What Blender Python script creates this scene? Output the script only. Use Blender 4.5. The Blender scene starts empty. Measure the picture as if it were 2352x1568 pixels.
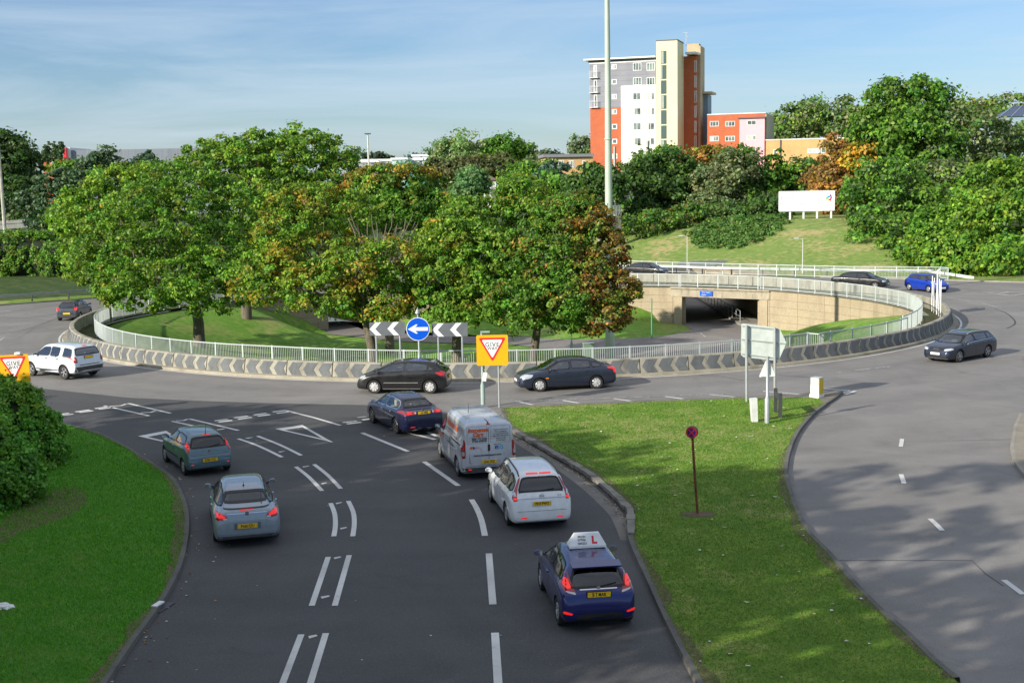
import bpy, bmesh, math, random
import numpy as np
from mathutils import Vector, Matrix
from mathutils.bvhtree import BVHTree
PI = math.pi
scene = bpy.context.scene
COL = scene.collection
random.seed(3)
# ------------------------------------------------------------------ survey of the place
# the camera stands 9.6 m above the road; U turns a sight line into a point at height z, or at distance y
CH, CF, CP, CR = 9.6, 2897.6, .1255, .0181
def U(px, py, z=0.0, y=None):
    x = px-1176; v0 = -(py-784); c, s = math.cos(CR), math.sin(CR)
    u = x*c+v0*s; v = -x*s+v0*c
    cp, sp = math.cos(CP), math.sin(CP)
    dx, dy, dz = u, CF*cp+v*sp, -CF*sp+v*cp
    t = (z-CH)/dz if y is None else y/dy
    return Vector((dx*t, dy*t, CH+dz*t))
def U2(px, py, z=0.0):
    p = U(px, py, z); return (p.x, p.y)
CX, CY = -0.1, 91.3            # centre of the roundabout
def onplane(px, py, P0, d):
    """where the sight line meets the vertical plane through P0 along d: (distance along d, height)"""
    a = U(px, py, y=100.0); o = Vector((0, 0, CH)); r = a-o
    n = Vector((-d[1], d[0], 0)); t = (Vector((P0[0], P0[1], 0))-o).dot(n)/r.dot(n)
    p = o+r*t
    return (p.x-P0[0])*d[0]+(p.y-P0[1])*d[1], p.z

def sm(a, b, x):
    t = np.clip((x-a)/(b-a), 0, 1); return t*t*(3-2*t)
def segd(px, py, a, b):
    ax, ay = a; bx, by = b; l2 = (bx-ax)**2+(by-ay)**2
    t = np.clip(((px-ax)*(bx-ax)+(py-ay)*(by-ay))/l2, 0, 1)
    return np.hypot(px-ax-t*(bx-ax), py-ay-t*(by-ay))
def hz(x, y):
    d = (x-11)*.553+(y-135)*.833
    h = 4.6*sm(3, 31, d)+1.6*sm(30, 120, d)
    h = h*sm(-2, 9, x)*(1-sm(60, 140, d)*.4)
    d2 = -(x+40)*.55+(y-108)*.83       # low bank far left
    h2 = 1.3*sm(2, 16, d2)*sm(-20, -32, -(-x-2))*(x < -20)
    return h+h2-.07

# ------------------------------------------------------------------ objects, tags
def tag(o, label=None, cat=None, group=None, kind=None):
    if label: o['label'] = label
    if cat: o['category'] = cat
    if group: o['group'] = group
    if kind: o['kind'] = kind
    return o
def empty(name, loc=(0, 0, 0), rz=0, label=None, cat=None, group=None):
    o = bpy.data.objects.new(name, None); o.empty_display_size = .2
    o.location = loc; o.rotation_euler.z = rz; COL.objects.link(o)
    return tag(o, label, cat, group)
def link(name, me, parent=None, mats=None):
    o = bpy.data.objects.new(name, me); COL.objects.link(o)
    if mats and not me.materials:
        for m in (mats if isinstance(mats, (list, tuple)) else [mats]): me.materials.append(m)
    if parent: o.parent = parent
    return o
def copy_tree(o, parent=None):
    c = o.copy(); COL.objects.link(c); c.parent = parent
    for ch in list(o.children): copy_tree(ch, c)
    return c
class MB:
    """collects shapes into one mesh"""
    def __init__(s): s.v = []; s.f = []; s.m = []; s.cur = 0
    def add(s, vs, fs):
        n = len(s.v); s.v.extend([tuple(v) for v in vs]); s.f.extend([tuple(i+n for i in f) for f in fs]); s.m.extend([s.cur]*len(fs)); return s
    def box(s, c, d, rz=0, M=None):
        hx, hy, hz_ = d[0]/2, d[1]/2, d[2]/2
        vs = [Vector((sx*hx, sy*hy, sz*hz_)) for sz in (-1, 1) for sx, sy in ((-1, -1), (1, -1), (1, 1), (-1, 1))]
        R = M if M is not None else Matrix.Rotation(rz, 3, 'Z')
        vs = [R@v+Vector(c) for v in vs]
        return s.add(vs, [(3, 2, 1, 0), (4, 5, 6, 7), (0, 1, 5, 4), (1, 2, 6, 5), (2, 3, 7, 6), (3, 0, 4, 7)])
    def bx(s, x0, x1, y0, y1, z0, z1):
        return s.box(((x0+x1)/2, (y0+y1)/2, (z0+z1)/2), (abs(x1-x0), abs(y1-y0), abs(z1-z0)))
    def bar(s, a, b, w, h=None):
        a, b = Vector(a), Vector(b); d = b-a; L = d.length
        if L < 1e-6: return s
        x = d/L; up = Vector((0, 0, 1)) if abs(x.z) < .95 else Vector((0, 1, 0))
        y = up.cross(x).normalized(); z = x.cross(y)
        M = Matrix((x, y, z)).transposed()
        return s.box((a+b)/2, (L, w, h or w), M=M)
    def tube(s, pts, r, n=8, cap=True):
        pts = [Vector(p) for p in pts]; rs = r if isinstance(r, (list, tuple)) else [r]*len(pts)
        b = len(s.v); vs = []; fs = []
        prev = None
        for i, p in enumerate(pts):
            t = (pts[min(i+1, len(pts)-1)]-pts[max(i-1, 0)]).normalized()
            if prev is None:
                a = Vector((1, 0, 0)) if abs(t.x) < .8 else Vector((0, 1, 0))
                u = t.cross(a).normalized()
            else: u = (prev-t*prev.dot(t)).normalized()
            prev = u; w = t.cross(u)
            for k in range(n):
                a = 2*PI*k/n; vs.append(p+(u*math.cos(a)+w*math.sin(a))*rs[i])
        for i in range(len(pts)-1):
            for k in range(n):
                k2 = (k+1) % n; fs.append((i*n+k, i*n+k2, (i+1)*n+k2, (i+1)*n+k))
        if cap:
            fs.append(tuple(range(n-1, -1, -1))); m = (len(pts)-1)*n; fs.append(tuple(m+k for k in range(n)))
        return s.add(vs, fs)
    def lathe(s, prof, c=(0, 0, 0), n=20, axis='z'):
        vs = []; fs = []
        for r, z in prof:
            for k in range(n):
                a = 2*PI*k/n
                p = (r*math.cos(a), r*math.sin(a), z) if axis == 'z' else (r*math.cos(a), z, r*math.sin(a))
                vs.append((p[0]+c[0], p[1]+c[1], p[2]+c[2]))
        for i in range(len(prof)-1):
            for k in range(n):
                k2 = (k+1) % n; fs.append((i*n+k, i*n+k2, (i+1)*n+k2, (i+1)*n+k))
        return s.add(vs, fs)
    def prism(s, poly, z0, z1):
        """poly: xy outline; z may be given per height"""
        n = len(poly); vs = [(x, y, z0) for x, y in poly]+[(x, y, z1) for x, y in poly]
        fs = [tuple(range(n-1, -1, -1)), tuple(range(n, 2*n))]+[(i, (i+1) % n, n+(i+1) % n, n+i) for i in range(n)]
        return s.add(vs, fs)
    def plate(s, poly, M, t):
        """poly in local xz drawn as a plate of thickness t along local y, placed by matrix M (front at y=-t/2)"""
        n = len(poly); vs = [M@Vector((x, -t/2, z)) for x, z in poly]+[M@Vector((x, t/2, z)) for x, z in poly]
        fs = [tuple(range(n)), tuple(range(2*n-1, n-1, -1))]+[(i, n+i, n+(i+1) % n, (i+1) % n) for i in range(n)]
        return s.add(vs, fs)
    def build(s, name, mats, parent=None, smooth=False, loc=None):
        me = bpy.data.meshes.new(name); me.from_pydata(s.v, [], s.f)
        mats = mats if isinstance(mats, (list, tuple)) else [mats]
        for m in mats: me.materials.append(m)
        if len(mats) > 1: me.polygons.foreach_set('material_index', s.m)
        if smooth:
            me.polygons.foreach_set('use_smooth', [True]*len(me.polygons)); me.set_sharp_from_angle(angle=math.radians(38))
        me.validate(); me.update()
        o = bpy.data.objects.new(name, me); COL.objects.link(o)
        if parent: o.parent = parent
        if loc is not None: o.location = loc
        return o

# ------------------------------------------------------------------ materials
MATS = {}
class N:
    def __init__(s, name):
        s.m = bpy.data.materials.new(name); s.m.use_nodes = True; s.t = s.m.node_tree; s.t.nodes.clear()
        s.out = s.t.nodes.new('ShaderNodeOutputMaterial')
    def n(s, t, **k):
        nd = s.t.nodes.new('ShaderNode'+t)
        for a, b in k.items():
            if a in nd.inputs.keys(): 
                nd.inputs[a].default_value = b
            else: setattr(nd, a, b)
        return nd
    def l(s, a, b): s.t.links.new(a, b)
    def noise(s, scale, detail=4, rough=.55, vec=None, dist=0):
        nd = s.n('TexNoise'); nd.inputs['Scale'].default_value = scale; nd.inputs['Detail'].default_value = detail
        nd.inputs['Roughness'].default_value = rough; nd.inputs['Distortion'].default_value = dist
        if vec is not None: s.l(vec, nd.inputs['Vector'])
        return nd.outputs['Fac']
    def ramp(s, fac, stops):
        r = s.n('ValToRGB'); e = r.color_ramp.elements
        while len(e) < len(stops): e.new(.5)
        for i, (p, c) in enumerate(stops):
            e[i].position = p; e[i].color = (*c, 1) if not isinstance(c, (int, float)) else (c, c, c, 1)
        s.l(fac, r.inputs['Fac']); return r.outputs['Color']
    def mix(s, fac, a, b, mode='MIX'):
        m = s.n('MixRGB'); m.blend_type = mode
        for sock, v in (('Fac', fac), ('Color1', a), ('Color2', b)):
            if isinstance(v, (int, float)): m.inputs[sock].default_value = v if sock == 'Fac' else (v, v, v, 1)
            elif isinstance(v, tuple): m.inputs[sock].default_value = (*v[:3], 1)
            else: s.l(v, m.inputs[sock])
        return m.outputs['Color']
    def pos(s, obj=False):
        return s.n('TexCoord').outputs['Object'] if obj else s.n('NewGeometry').outputs['Position']
    def mapv(s, vec, sc):
        m = s.n('Mapping'); m.inputs['Scale'].default_value = sc; s.l(vec, m.inputs['Vector']); return m.outputs['Vector']
    def bsdf(s, col, rough=.6, metal=0, coat=0, bump=None, bd=.02, bs=.5, **k):
        b = s.n('BsdfPrincipled'); b.inputs['Roughness'].default_value = rough if isinstance(rough, (int, float)) else .5
        if not isinstance(rough, (int, float)): s.l(rough, b.inputs['Roughness'])
        b.inputs['Metallic'].default_value = metal; b.inputs['Coat Weight'].default_value = coat
        b.inputs['Coat Roughness'].default_value = .04
        if isinstance(col, tuple): b.inputs['Base Color'].default_value = (*col, 1)
        else: s.l(col, b.inputs['Base Color'])
        for kk, v in k.items():
            kk = kk.replace('_', ' '); b.inputs[kk].default_value = (*v, 1) if isinstance(v, tuple) else v
        if bump is not None:
            bm_ = s.n('Bump'); bm_.inputs['Strength'].default_value = bs; bm_.inputs['Distance'].default_value = bd
            s.l(bump, bm_.inputs['Height']); s.l(bm_.outputs['Normal'], b.inputs['Normal'])
        s.l(b.outputs['BSDF'], s.out.inputs['Surface']); return b
def mk(name, fn):
    if name not in MATS:
        g = N(name); fn(g); MATS[name] = g.m
    return MATS[name]
def plain(name, c, rough=.6, metal=0, coat=0, vary=.12, sc=3.0, **k):
    def f(g):
        f1 = g.noise(sc, 5, .6, g.pos(True))
        a = tuple(x*(1-vary) for x in c); b = tuple(min(1, x*(1+vary)) for x in c)
        g.bsdf(g.ramp(f1, [(.3, a), (.7, b)]), rough, metal, coat, **k)
    return mk(name, f)
def emis(name, c, st, base=None):
    return mk(name, lambda g: g.bsdf(base or c, .25, 0, .5, Emission_Color=c, Emission_Strength=st))

def grass_mat(name, dark, mid, light, dry, drya=.5, sc=1.0):
    def f(g):
        p = g.pos()
        big = g.noise(.12*sc, 3, .5, p); medn = g.noise(.9*sc, 5, .65, p); fine = g.noise(14, 4, .75, p); vf = g.noise(55, 2, .6, p)
        c = g.ramp(medn, [(.28, dark), (.5, mid), (.72, light)])
        c2 = g.mix(g.ramp(fine, [(.34, 0.0), (.66, 1.0)]), g.mix(.5, c, dark), c)
        dm = g.mix(.5, big, medn)
        c3 = g.mix(g.ramp(dm, [(.5, 0.0), (.62, drya)]), c2, g.mix(fine, dry, tuple(x*.6 for x in dry)))
        h = g.mix(.5, fine, vf)
        g.bsdf(c3, .85, bump=h, bd=.06, bs=.9, Specular_IOR_Level=.25)
    return mk(name, f)
def asphalt(name, c, spk=.35, tint=(1, 1, 1), crack=True, rough=.75):
    def f(g):
        p = g.pos()
        big = g.noise(.16, 4, .6, p, 1.2); med = g.noise(1.3, 5, .6, p); fine = g.noise(38, 3, .8, p); vf = g.noise(16, 2, .7, p)
        a = tuple(c*.8*t for t in tint); b = tuple(c*1.2*t for t in tint)
        base = g.ramp(big, [(.3, a), (.7, b)])
        base = g.mix(g.ramp(med, [(.35, 0.0), (.7, .35)]), base, tuple(c*1.35*t for t in tint))
        base = g.mix(g.ramp(fine, [(.35, spk), (.5, 0.0)]), base, tuple(c*.35*t for t in tint))
        base = g.mix(g.ramp(vf, [(.58, 0.0), (.8, spk)]), base, tuple(c*2.1*t for t in tint))
        # worn tyre bands run round the island
        sx = g.n('SeparateXYZ'); g.l(p, sx.inputs[0])
        dx = g.n('Math', operation='SUBTRACT'); g.l(sx.outputs[0], dx.inputs[0]); dx.inputs[1].default_value = CX
        dy = g.n('Math', operation='SUBTRACT'); g.l(sx.outputs[1], dy.inputs[0]); dy.inputs[1].default_value = CY
        q1 = g.n('Math', operation='MULTIPLY'); g.l(dx.outputs[0], q1.inputs[0]); g.l(dx.outputs[0], q1.inputs[1])
        q2 = g.n('Math', operation='MULTIPLY'); g.l(dy.outputs[0], q2.inputs[0]); g.l(dy.outputs[0], q2.inputs[1])
        ad = g.n('Math', operation='ADD'); g.l(q1.outputs[0], ad.inputs[0]); g.l(q2.outputs[0], ad.inputs[1])
        rr = g.n('Math', operation='SQRT'); g.l(ad.outputs[0], rr.inputs[0])
        cv = g.n('CombineXYZ'); g.l(rr.outputs[0], cv.inputs[0])
        band = g.noise(.55, 2, .5, cv.outputs[0])
        base = g.mix(g.ramp(band, [(.42, .0), (.62, .22)]), base, tuple(c*.55*t for t in tint))
        blot = g.noise(.45, 6, .72, p, .6)
        base = g.mix(g.ramp(blot, [(.58, 0.0), (.66, .28)]), base, tuple(c*.5*t for t in tint))
        base = g.mix(g.ramp(g.noise(3.1, 6, .8, p), [(.60, 0.0), (.70, .30)]), base, tuple(c*1.7*t for t in tint))
        if crack:
            v = g.n('TexVoronoi'); v.feature = 'DISTANCE_TO_EDGE'; v.inputs['Scale'].default_value = .09
            w = g.mix(.12, p, g.n('TexNoise', Scale=.6).outputs['Color']); g.l(w, v.inputs['Vector'])
            m1 = g.ramp(v.outputs['Distance'], [(0.0, .55), (.006, 0.0)])
            m2 = g.ramp(g.noise(.07, 2, .5, p), [(.5, 0.0), (.62, 1.0)])
            base = g.mix(g.mix(1.0, m1, m2, 'MULTIPLY'), base, tuple(c*.3*t for t in tint))
        g.bsdf(base, rough, bump=fine, bd=.008, bs=.6, Specular_IOR_Level=.35)
    return mk(name, f)
def concrete(name, c, stain=.5, c2=None, vs=(.6, .6, .12)):
    def f(g):
        p = g.pos(); med = g.noise(1.2, 6, .65, p); fine = g.noise(18, 4, .7, p)
        st = g.noise(1.6, 4, .6, g.mapv(p, vs))
        d = c2 or tuple(x*.45 for x in c)
        base = g.ramp(med, [(.25, tuple(x*.78 for x in c)), (.75, tuple(min(1, x*1.18) for x in c))])
        base = g.mix(g.ramp(st, [(.48, 0.0), (.72, stain)]), base, d)
        base = g.mix(g.ramp(fine, [(.35, .3), (.55, 0.0)]), base, d)
        g.bsdf(base, .85, bump=fine, bd=.01, bs=.5)
    return mk(name, f)
def brick(name, c1, c2, mortar, bw=.225, bh=.075, axis='xz', ms=.012):
    def f(g):
        co = g.pos(True); sx = g.n('SeparateXYZ'); g.l(co, sx.inputs[0]); cv = g.n('CombineXYZ')
        g.l(sx.outputs[0], cv.inputs[0]); g.l(sx.outputs[2], cv.inputs[1])
        b = g.n('TexBrick'); g.l(cv.outputs[0], b.inputs['Vector']); b.inputs['Scale'].default_value = 1
        b.inputs['Brick Width'].default_value = bw; b.inputs['Row Height'].default_value = bh; b.inputs['Mortar Size'].default_value = ms
        b.inputs['Color1'].default_value = (*c1, 1); b.inputs['Color2'].default_value = (*c2, 1); b.inputs['Mortar'].default_value = (*mortar, 1)
        col = g.mix(.25, b.outputs['Color'], g.ramp(g.noise(.8, 5, .6, co), [(.3, tuple(x*.6 for x in c1)), (.7, tuple(min(1, x*1.3) for x in c1))]))
        g.bsdf(col, .85)
    return mk(name, f)
def paint(name, c, metal=.35):
    def f(g):
        fl = g.noise(6, 3, .5, g.pos(True))
        g.bsdf(g.ramp(fl, [(.3, tuple(x*.93 for x in c)), (.7, tuple(min(1, x*1.06) for x in c))]), g.ramp(g.noise(3, 4, .6, g.pos(True)), [(.3, .26), (.7, .4)]), metal, 1.0)
    return mk(name, f)
def leafmat(name, trans=.3):
    def f(g):
        a = g.n('Attribute'); a.attribute_name = 'Col'
        b = g.n('BsdfPrincipled'); b.inputs['Roughness'].default_value = .5; b.inputs['Specular IOR Level'].default_value = .3
        g.l(a.outputs['Color'], b.inputs['Base Color'])
        t = g.n('BsdfTranslucent'); g.l(g.mix(1.0, a.outputs['Color'], (1.35, 1.5, .5), 'MULTIPLY'), t.inputs['Color'])
        m = g.n('MixShader'); m.inputs[0].default_value = trans; g.l(b.outputs[0], m.inputs[1]); g.l(t.outputs[0], m.inputs[2])
        g.l(m.outputs[0], g.out.inputs['Surface'])
    return mk(name, f)
LEAF = leafmat('leaf')
BARK = mk('bark', lambda g: (lambda n1: g.bsdf(g.ramp(n1, [(.3, (.05, .04, .03)), (.7, (.2, .17, .12))]), .9, bump=n1, bd=.03, bs=.8))(g.noise(3, 6, .7, g.mapv(g.pos(), (4, 4, .7)))))
STEEL = plain('galvanised_steel', (.42, .45, .46), .45, .5, sc=2)
RAILP = plain('pale_rail_paint', (.50, .55, .54), .5, 0, 0, .1, 1.2)
WHITE = plain('white_paint', (.8, .8, .78), .45)
BLACK = plain('black_plastic', (.012, .012, .013), .5)
DKGREY = plain('dark_grey', (.05, .052, .055), .55)
RUBBER = plain('tyre_rubber', (.018, .018, .018), .8)
CHROME = mk('chrome', lambda g: g.bsdf((.75, .76, .78), .12, 1))
ALLOY = plain('alloy', (.55, .55, .56), .3, .7)
LINE = mk('line_paint', lambda g: (lambda n1, n2: g.bsdf(g.mix(g.ramp(n1, [(.28, .75), (.42, 0.0)]), g.ramp(n2, [(.3, (.5, .5, .48)), (.7, (.72, .72, .69))]), (.2, .2, .2)), .6))(g.noise(7, 5, .75, g.pos()), g.noise(.6, 3, .5, g.pos())))
WORN = mk('worn_line_paint', lambda g: (lambda n1: g.bsdf(g.mix(g.ramp(n1, [(.42, 1.0), (.55, 0.0)]), (.5, .5, .48), (.17, .17, .165)), .7))(g.noise(5, 5, .8, g.pos())))
def glass_mat(name, tint, refl=.09, op=.5):
    def f(g):
        tr = g.n('BsdfTransparent'); tr.inputs[0].default_value = (*tint, 1)
        gl = g.n('BsdfGlossy'); gl.inputs['Roughness'].default_value = .03; gl.inputs['Color'].default_value = (.9, .95, 1, 1)
        fr = g.n('Fresnel'); fr.inputs[0].default_value = 1.5
        ad = g.n('Math', operation='ADD'); g.l(fr.outputs[0], ad.inputs[0]); ad.inputs[1].default_value = refl
        m = g.n('MixShader'); g.l(ad.outputs[0], m.inputs[0]); g.l(tr.outputs[0], m.inputs[1]); g.l(gl.outputs[0], m.inputs[2])
        g.l(m.outputs[0], g.out.inputs['Surface'])
    return mk(name, f)
CARGLASS = glass_mat('car_glass', (.3, .36, .36), .15)
TINTGLASS = glass_mat('tinted_car_glass', (.03, .035, .035), .05)
BGLASS = mk('building_glass', lambda g: g.bsdf(g.ramp(g.noise(.7, 2, .5, g.pos()), [(.35, (.04, .06, .06)), (.65, (.2, .26, .24))]), .08, 0, 0, Specular_IOR_Level=.9))
REDLENS = mk('red_lens', lambda g: g.bsdf((.38, .006, .008), .18, 0, 1))
BRAKE = emis('lit_brake_lamp', (1, .03, .015), .45, (.6, .01, .01))
CLEAR = mk('clear_lens', lambda g: g.bsdf((.5, .53, .56), .12, .3, 1))
AMBER = mk('amber_lens', lambda g: g.bsdf((.8, .25, .02), .2, 0, 1))
PLATEY = mk('yellow_plate', lambda g: g.bsdf((.85, .53, .012), .4))
PLATEW = mk('white_plate', lambda g: g.bsdf((.75, .75, .75), .4))
INK = mk('black_ink', lambda g: g.bsdf((.01, .01, .01), .6))

def text_mesh(body, size, shear=0, bold=0, xs=1.0, sp=1.0):
    cu = bpy.data.curves.new('t', 'FONT'); cu.body = body; cu.size = size; cu.align_x = 'CENTER'; cu.align_y = 'CENTER'
    cu.shear = shear; cu.offset = bold; cu.space_character = sp; cu.resolution_u = 2
    ob = bpy.data.objects.new('t', cu); COL.objects.link(ob)
    dg = bpy.context.evaluated_depsgraph_get(); dg.update()
    me = bpy.data.meshes.new_from_object(ob.evaluated_get(dg)); bpy.data.objects.remove(ob)
    me.materials.clear()
    if xs != 1: me.transform(Matrix.Diagonal((xs, 1, 1, 1)))
    return me
def text_on(body, size, parent, mat, M, name='lettering', **k):
    """lettering drawn in local xy, placed by matrix M"""
    me = text_mesh(body, size, **k); me.transform(M); o = link(name, me, parent, mat); return o
def frame_M(origin, x, y):
    x, y = Vector(x).normalized(), Vector(y).normalized(); z = x.cross(y)
    M = Matrix((x, y, z)).transposed().to_4x4(); M.translation = Vector(origin); return M
# ------------------------------------------------------------------ ground, roads, basin
G_ISLAND = grass_mat('grass_lawn', (.09, .18, .022), (.18, .29, .032), (.30, .38, .06), (.50, .43, .20), .7)
G_LEFT = grass_mat('grass_lush', (.045, .18, .014), (.08, .26, .02), (.13, .33, .03), (.22, .27, .07), .65)
G_HILL = grass_mat('grass_dry_bank', (.11, .20, .035), (.20, .28, .065), (.31, .34, .11), (.55, .43, .21), .8, 1.8)
G_FAR = grass_mat('grass_far', (.03, .06, .015), (.05, .09, .02), (.08, .12, .03), (.14, .13, .06), .5)
A_RING = asphalt('asphalt_ring', .200, .5, (1.05, 1, .945))
A_APP = asphalt('asphalt_approach', .077, .85, (1.0, 1, 1.02), False)
A_PATH = asphalt('asphalt_path', .19, .3, (1.1, 1, .92))
KERB = concrete('kerb_stone', (.30, .28, .24), .5)
KERBD = concrete('kerb_dirty', (.13, .125, .11), .5, (.03, .03, .025))
CONC = concrete('barrier_concrete', (.34, .32, .255), .8, (.07, .068, .06), (.9, .9, .25))
CONCD = concrete('barrier_dark_paint', (.135, .145, .15), .6, (.05, .055, .06), (1.2, 1.2, .3))
AGG = mk('aggregate_wall', lambda g: (lambda p, n1, n2, n3: g.bsdf(g.mix(g.ramp(n3, [(.5, 0.0), (.75, .55)]), g.mix(g.ramp(n1, [(.4, .5), (.6, 0.0)]), g.ramp(n2, [(.3, (.35, .29, .20)), (.7, (.46, .385, .275))]), (.26, .19, .11)), (.2, .16, .11)), .9, bump=n1, bd=.015, bs=.6))(g.pos(), g.noise(11, 3, .7, g.pos()), g.noise(.5, 4, .6, g.pos()), g.noise(1.1, 4, .6, g.mapv(g.pos(), (.5, .5, .2)))))
SOIL2 = mk('dirt_and_leaf_litter', lambda g: (lambda n1: g.bsdf(g.ramp(n1, [(.3, (.05, .06, .02)), (.5, (.12, .095, .05)), (.7, (.22, .15, .08))]), .95, bump=n1, bd=.03))(g.noise(9, 5, .75, g.pos())))
def chaik_(p):
    for _ in range(3): p = [q for a, b in zip(p, p[1:]+p[:1]) for q in (a.lerp(b, .25), a.lerp(b, .75))]
    return [(q.x, q.y) for q in p]
SOIL = plain('bare_soil', (.12, .085, .05), .95, vary=.35, sc=4)

RAD = [(-180, 29.0), (-167, 28.8), (-156, 28.55), (-142, 28.4), (-127, 28.2), (-117, 27.9), (-108, 28.0), (-90, 28.25), (-70, 28.45), (-30, 28.5), (-3, 28.5), (10, 28.1), (25, 27.4), (38.5, 27.0), (53, 25.9), (63, 25.2), (90, 25.2), (120, 26.0), (150, 27.6), (163, 28.3), (172, 28.8), (180, 29.0)]
EDG = [(-180, -.12), (-30, -.12), (-3, -.35), (15.7, -1.6), (30, -3.1), (38, -3.2), (53, -3.2), (58, -2.6), (63, -1.8), (80, -1.0), (105, -1.5), (115, -3.2), (128, -3.2), (137, -1.2), (152, -.12), (180, -.12)]
def lut(t, tab):
    t = (t+180) % 360-180
    return np.interp(t, [a for a, b in tab], [b for a, b in tab])
PATHA = [(18.6, 116), (18.0, 108), (15, 99), (11, 91), (9, 80), (10, 66)]
PATHB = [(15, 97), (8, 98.6), (3, 100.3), (-4, 102), (-14, 108), (-18, 118)]
def basin_z(x, y):
    x = np.asarray(x, float); y = np.asarray(y, float)
    r = np.hypot(x-CX, y-CY); th = np.degrees(np.arctan2(y-CY, x-CX)); R = lut(th, RAD); e = lut(th, EDG)
    w = np.where(e < -.5, 7.0, 13.0); t = sm(0, 1, (R-r)/w); z = e+(-2.7-e)*t
    dp = np.minimum.reduce([segd(x, y, PATHA[i], PATHA[i+1]) for i in range(len(PATHA)-1)]+[segd(x, y, PATHB[i], PATHB[i+1])+1.2 for i in range(len(PATHB)-1)])
    k = 1-sm(4.2, 9.0, dp)
    return z+(-3.22-z)*k*sm(-.5, 3, R-r+np.where(e < -2.5, 6, 0))
def gh(x, y):
    r = math.hypot(x-CX, y-CY)
    return float(basin_z(x, y)) if r < lut(math.degrees(math.atan2(y-CY, x-CX)), RAD) else float(hz(np.array(x), np.array(y)))

def grid_mesh(name, P, wrap, mats, keep=None, smooth=True):
    """P: (n, m, 3) array of points"""
    n, m = P.shape[:2]; vs = P.reshape(-1, 3); fs = []
    for i in range(n-1):
        for j in range(m if wrap else m-1):
            j2 = (j+1) % m; q = (i*m+j, i*m+j2, (i+1)*m+j2, (i+1)*m+j)
            if keep is None or keep(vs[list(q)].mean(0)): fs.append(q)
    me = bpy.data.meshes.new(name); me.from_pydata(vs.tolist(), [], fs)
    if smooth: me.polygons.foreach_set('use_smooth', [True]*len(me.polygons))
    me.update(); return link(name, me, None, mats)
# the land: one sheet out to the horizon, open over the sunken middle and the cutting beyond the underpass
NT = 240; TH = np.linspace(-PI, PI, NT, endpoint=False)
rad = [None, 29.9, 32, 34, 36, 38, 40, 42, 44, 46, 48, 50, 53, 56, 60, 64, 68, 73, 79, 86, 95, 108, 125, 150, 190, 250, 400, 800, 1600, 4000]
P = np.zeros((len(rad), NT, 3))
for i, r in enumerate(rad):
    rr = lut(np.degrees(TH), RAD)+.25 if r is None else np.full(NT, float(r))
    P[i, :, 0] = CX+rr*np.cos(TH); P[i, :, 1] = CY+rr*np.sin(TH)
    P[i, :, 2] = hz(P[i, :, 0], P[i, :, 1]) if r is not None and r > 30.5 else -.07
def in_trench(c): return 14 < c[0] < 23.5 and 127 < c[1] < 139.5
go = grid_mesh('ground', P, True, [G_FAR, G_HILL], keep=lambda c: not in_trench(c))
for p in go.data.polygons:
    c = p.center
    if c.x > 4 and c.y > 108: p.material_index = 1
tag(go, kind='structure')
# sunken middle
ri = np.linspace(0, 1, 40)**.8; B = np.zeros((40, NT, 3))
Rt = lut(np.degrees(TH), RAD)+.3
for i, t in enumerate(ri):
    B[i, :, 0] = CX+Rt*t*np.cos(TH); B[i, :, 1] = CY+Rt*t*np.sin(TH); B[i, :, 2] = basin_z(B[i, :, 0], B[i, :, 1])
B[:, :, 2] += 0
G_BAS = grass_mat('grass_basin', (.09, .22, .02), (.16, .32, .035), (.24, .38, .06), (.44, .38, .16), .6, 2.0)
tag(grid_mesh('sunken_lawn', B, True, [G_BAS]), kind='structure')
def sheet(name, poly, z, mat, kind='structure'):
    bm = bmesh.new(); bm.faces.new([bm.verts.new((x, y, z)) for x, y in poly]); bmesh.ops.triangulate(bm, faces=bm.faces[:])
    if bm.faces[:][0].normal.z < 0: bmesh.ops.reverse_faces(bm, faces=bm.faces[:])
    me = bpy.data.meshes.new(name); bm.to_mesh(me); bm.free(); return tag(link(name, me, None, mat), kind=kind)
def ribbon(mb, pts, w, z=None, zf=None):
    """flat strip along a polyline of ground points"""
    pts = [Vector((p[0], p[1], 0)) for p in pts]; L = []; Rr = []
    for i, p in enumerate(pts):
        t = (pts[min(i+1, len(pts)-1)]-pts[max(0, i-1)]).normalized(); nrm = Vector((-t.y, t.x, 0))
        for lst, sgn in ((L, 1), (Rr, -1)):
            q = p+nrm*w/2*sgn; lst.append((q.x, q.y, z if zf is None else zf(q.x, q.y)))
    n = len(pts); mb.add(Rr+L, [(i, i+1, n+i+1, n+i) for i in range(n-1)])
def smooth_line(pts, k=4):
    out = []; n = len(pts)
    for i in range(n-1):
        p0, p1, p2, p3 = pts[max(i-1, 0)], pts[i], pts[i+1], pts[min(i+2, n-1)]
        for j in range(k):
            t = j/k
            out.append(tuple(.5*((2*b)+(-a+c)*t+(2*a-5*b+4*c-d)*t*t+(-a+3*b-3*c+d)*t**3) for a, b, c, d in zip(p0, p1, p2, p3)))
    out.append(tuple(pts[-1])); return out
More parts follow.
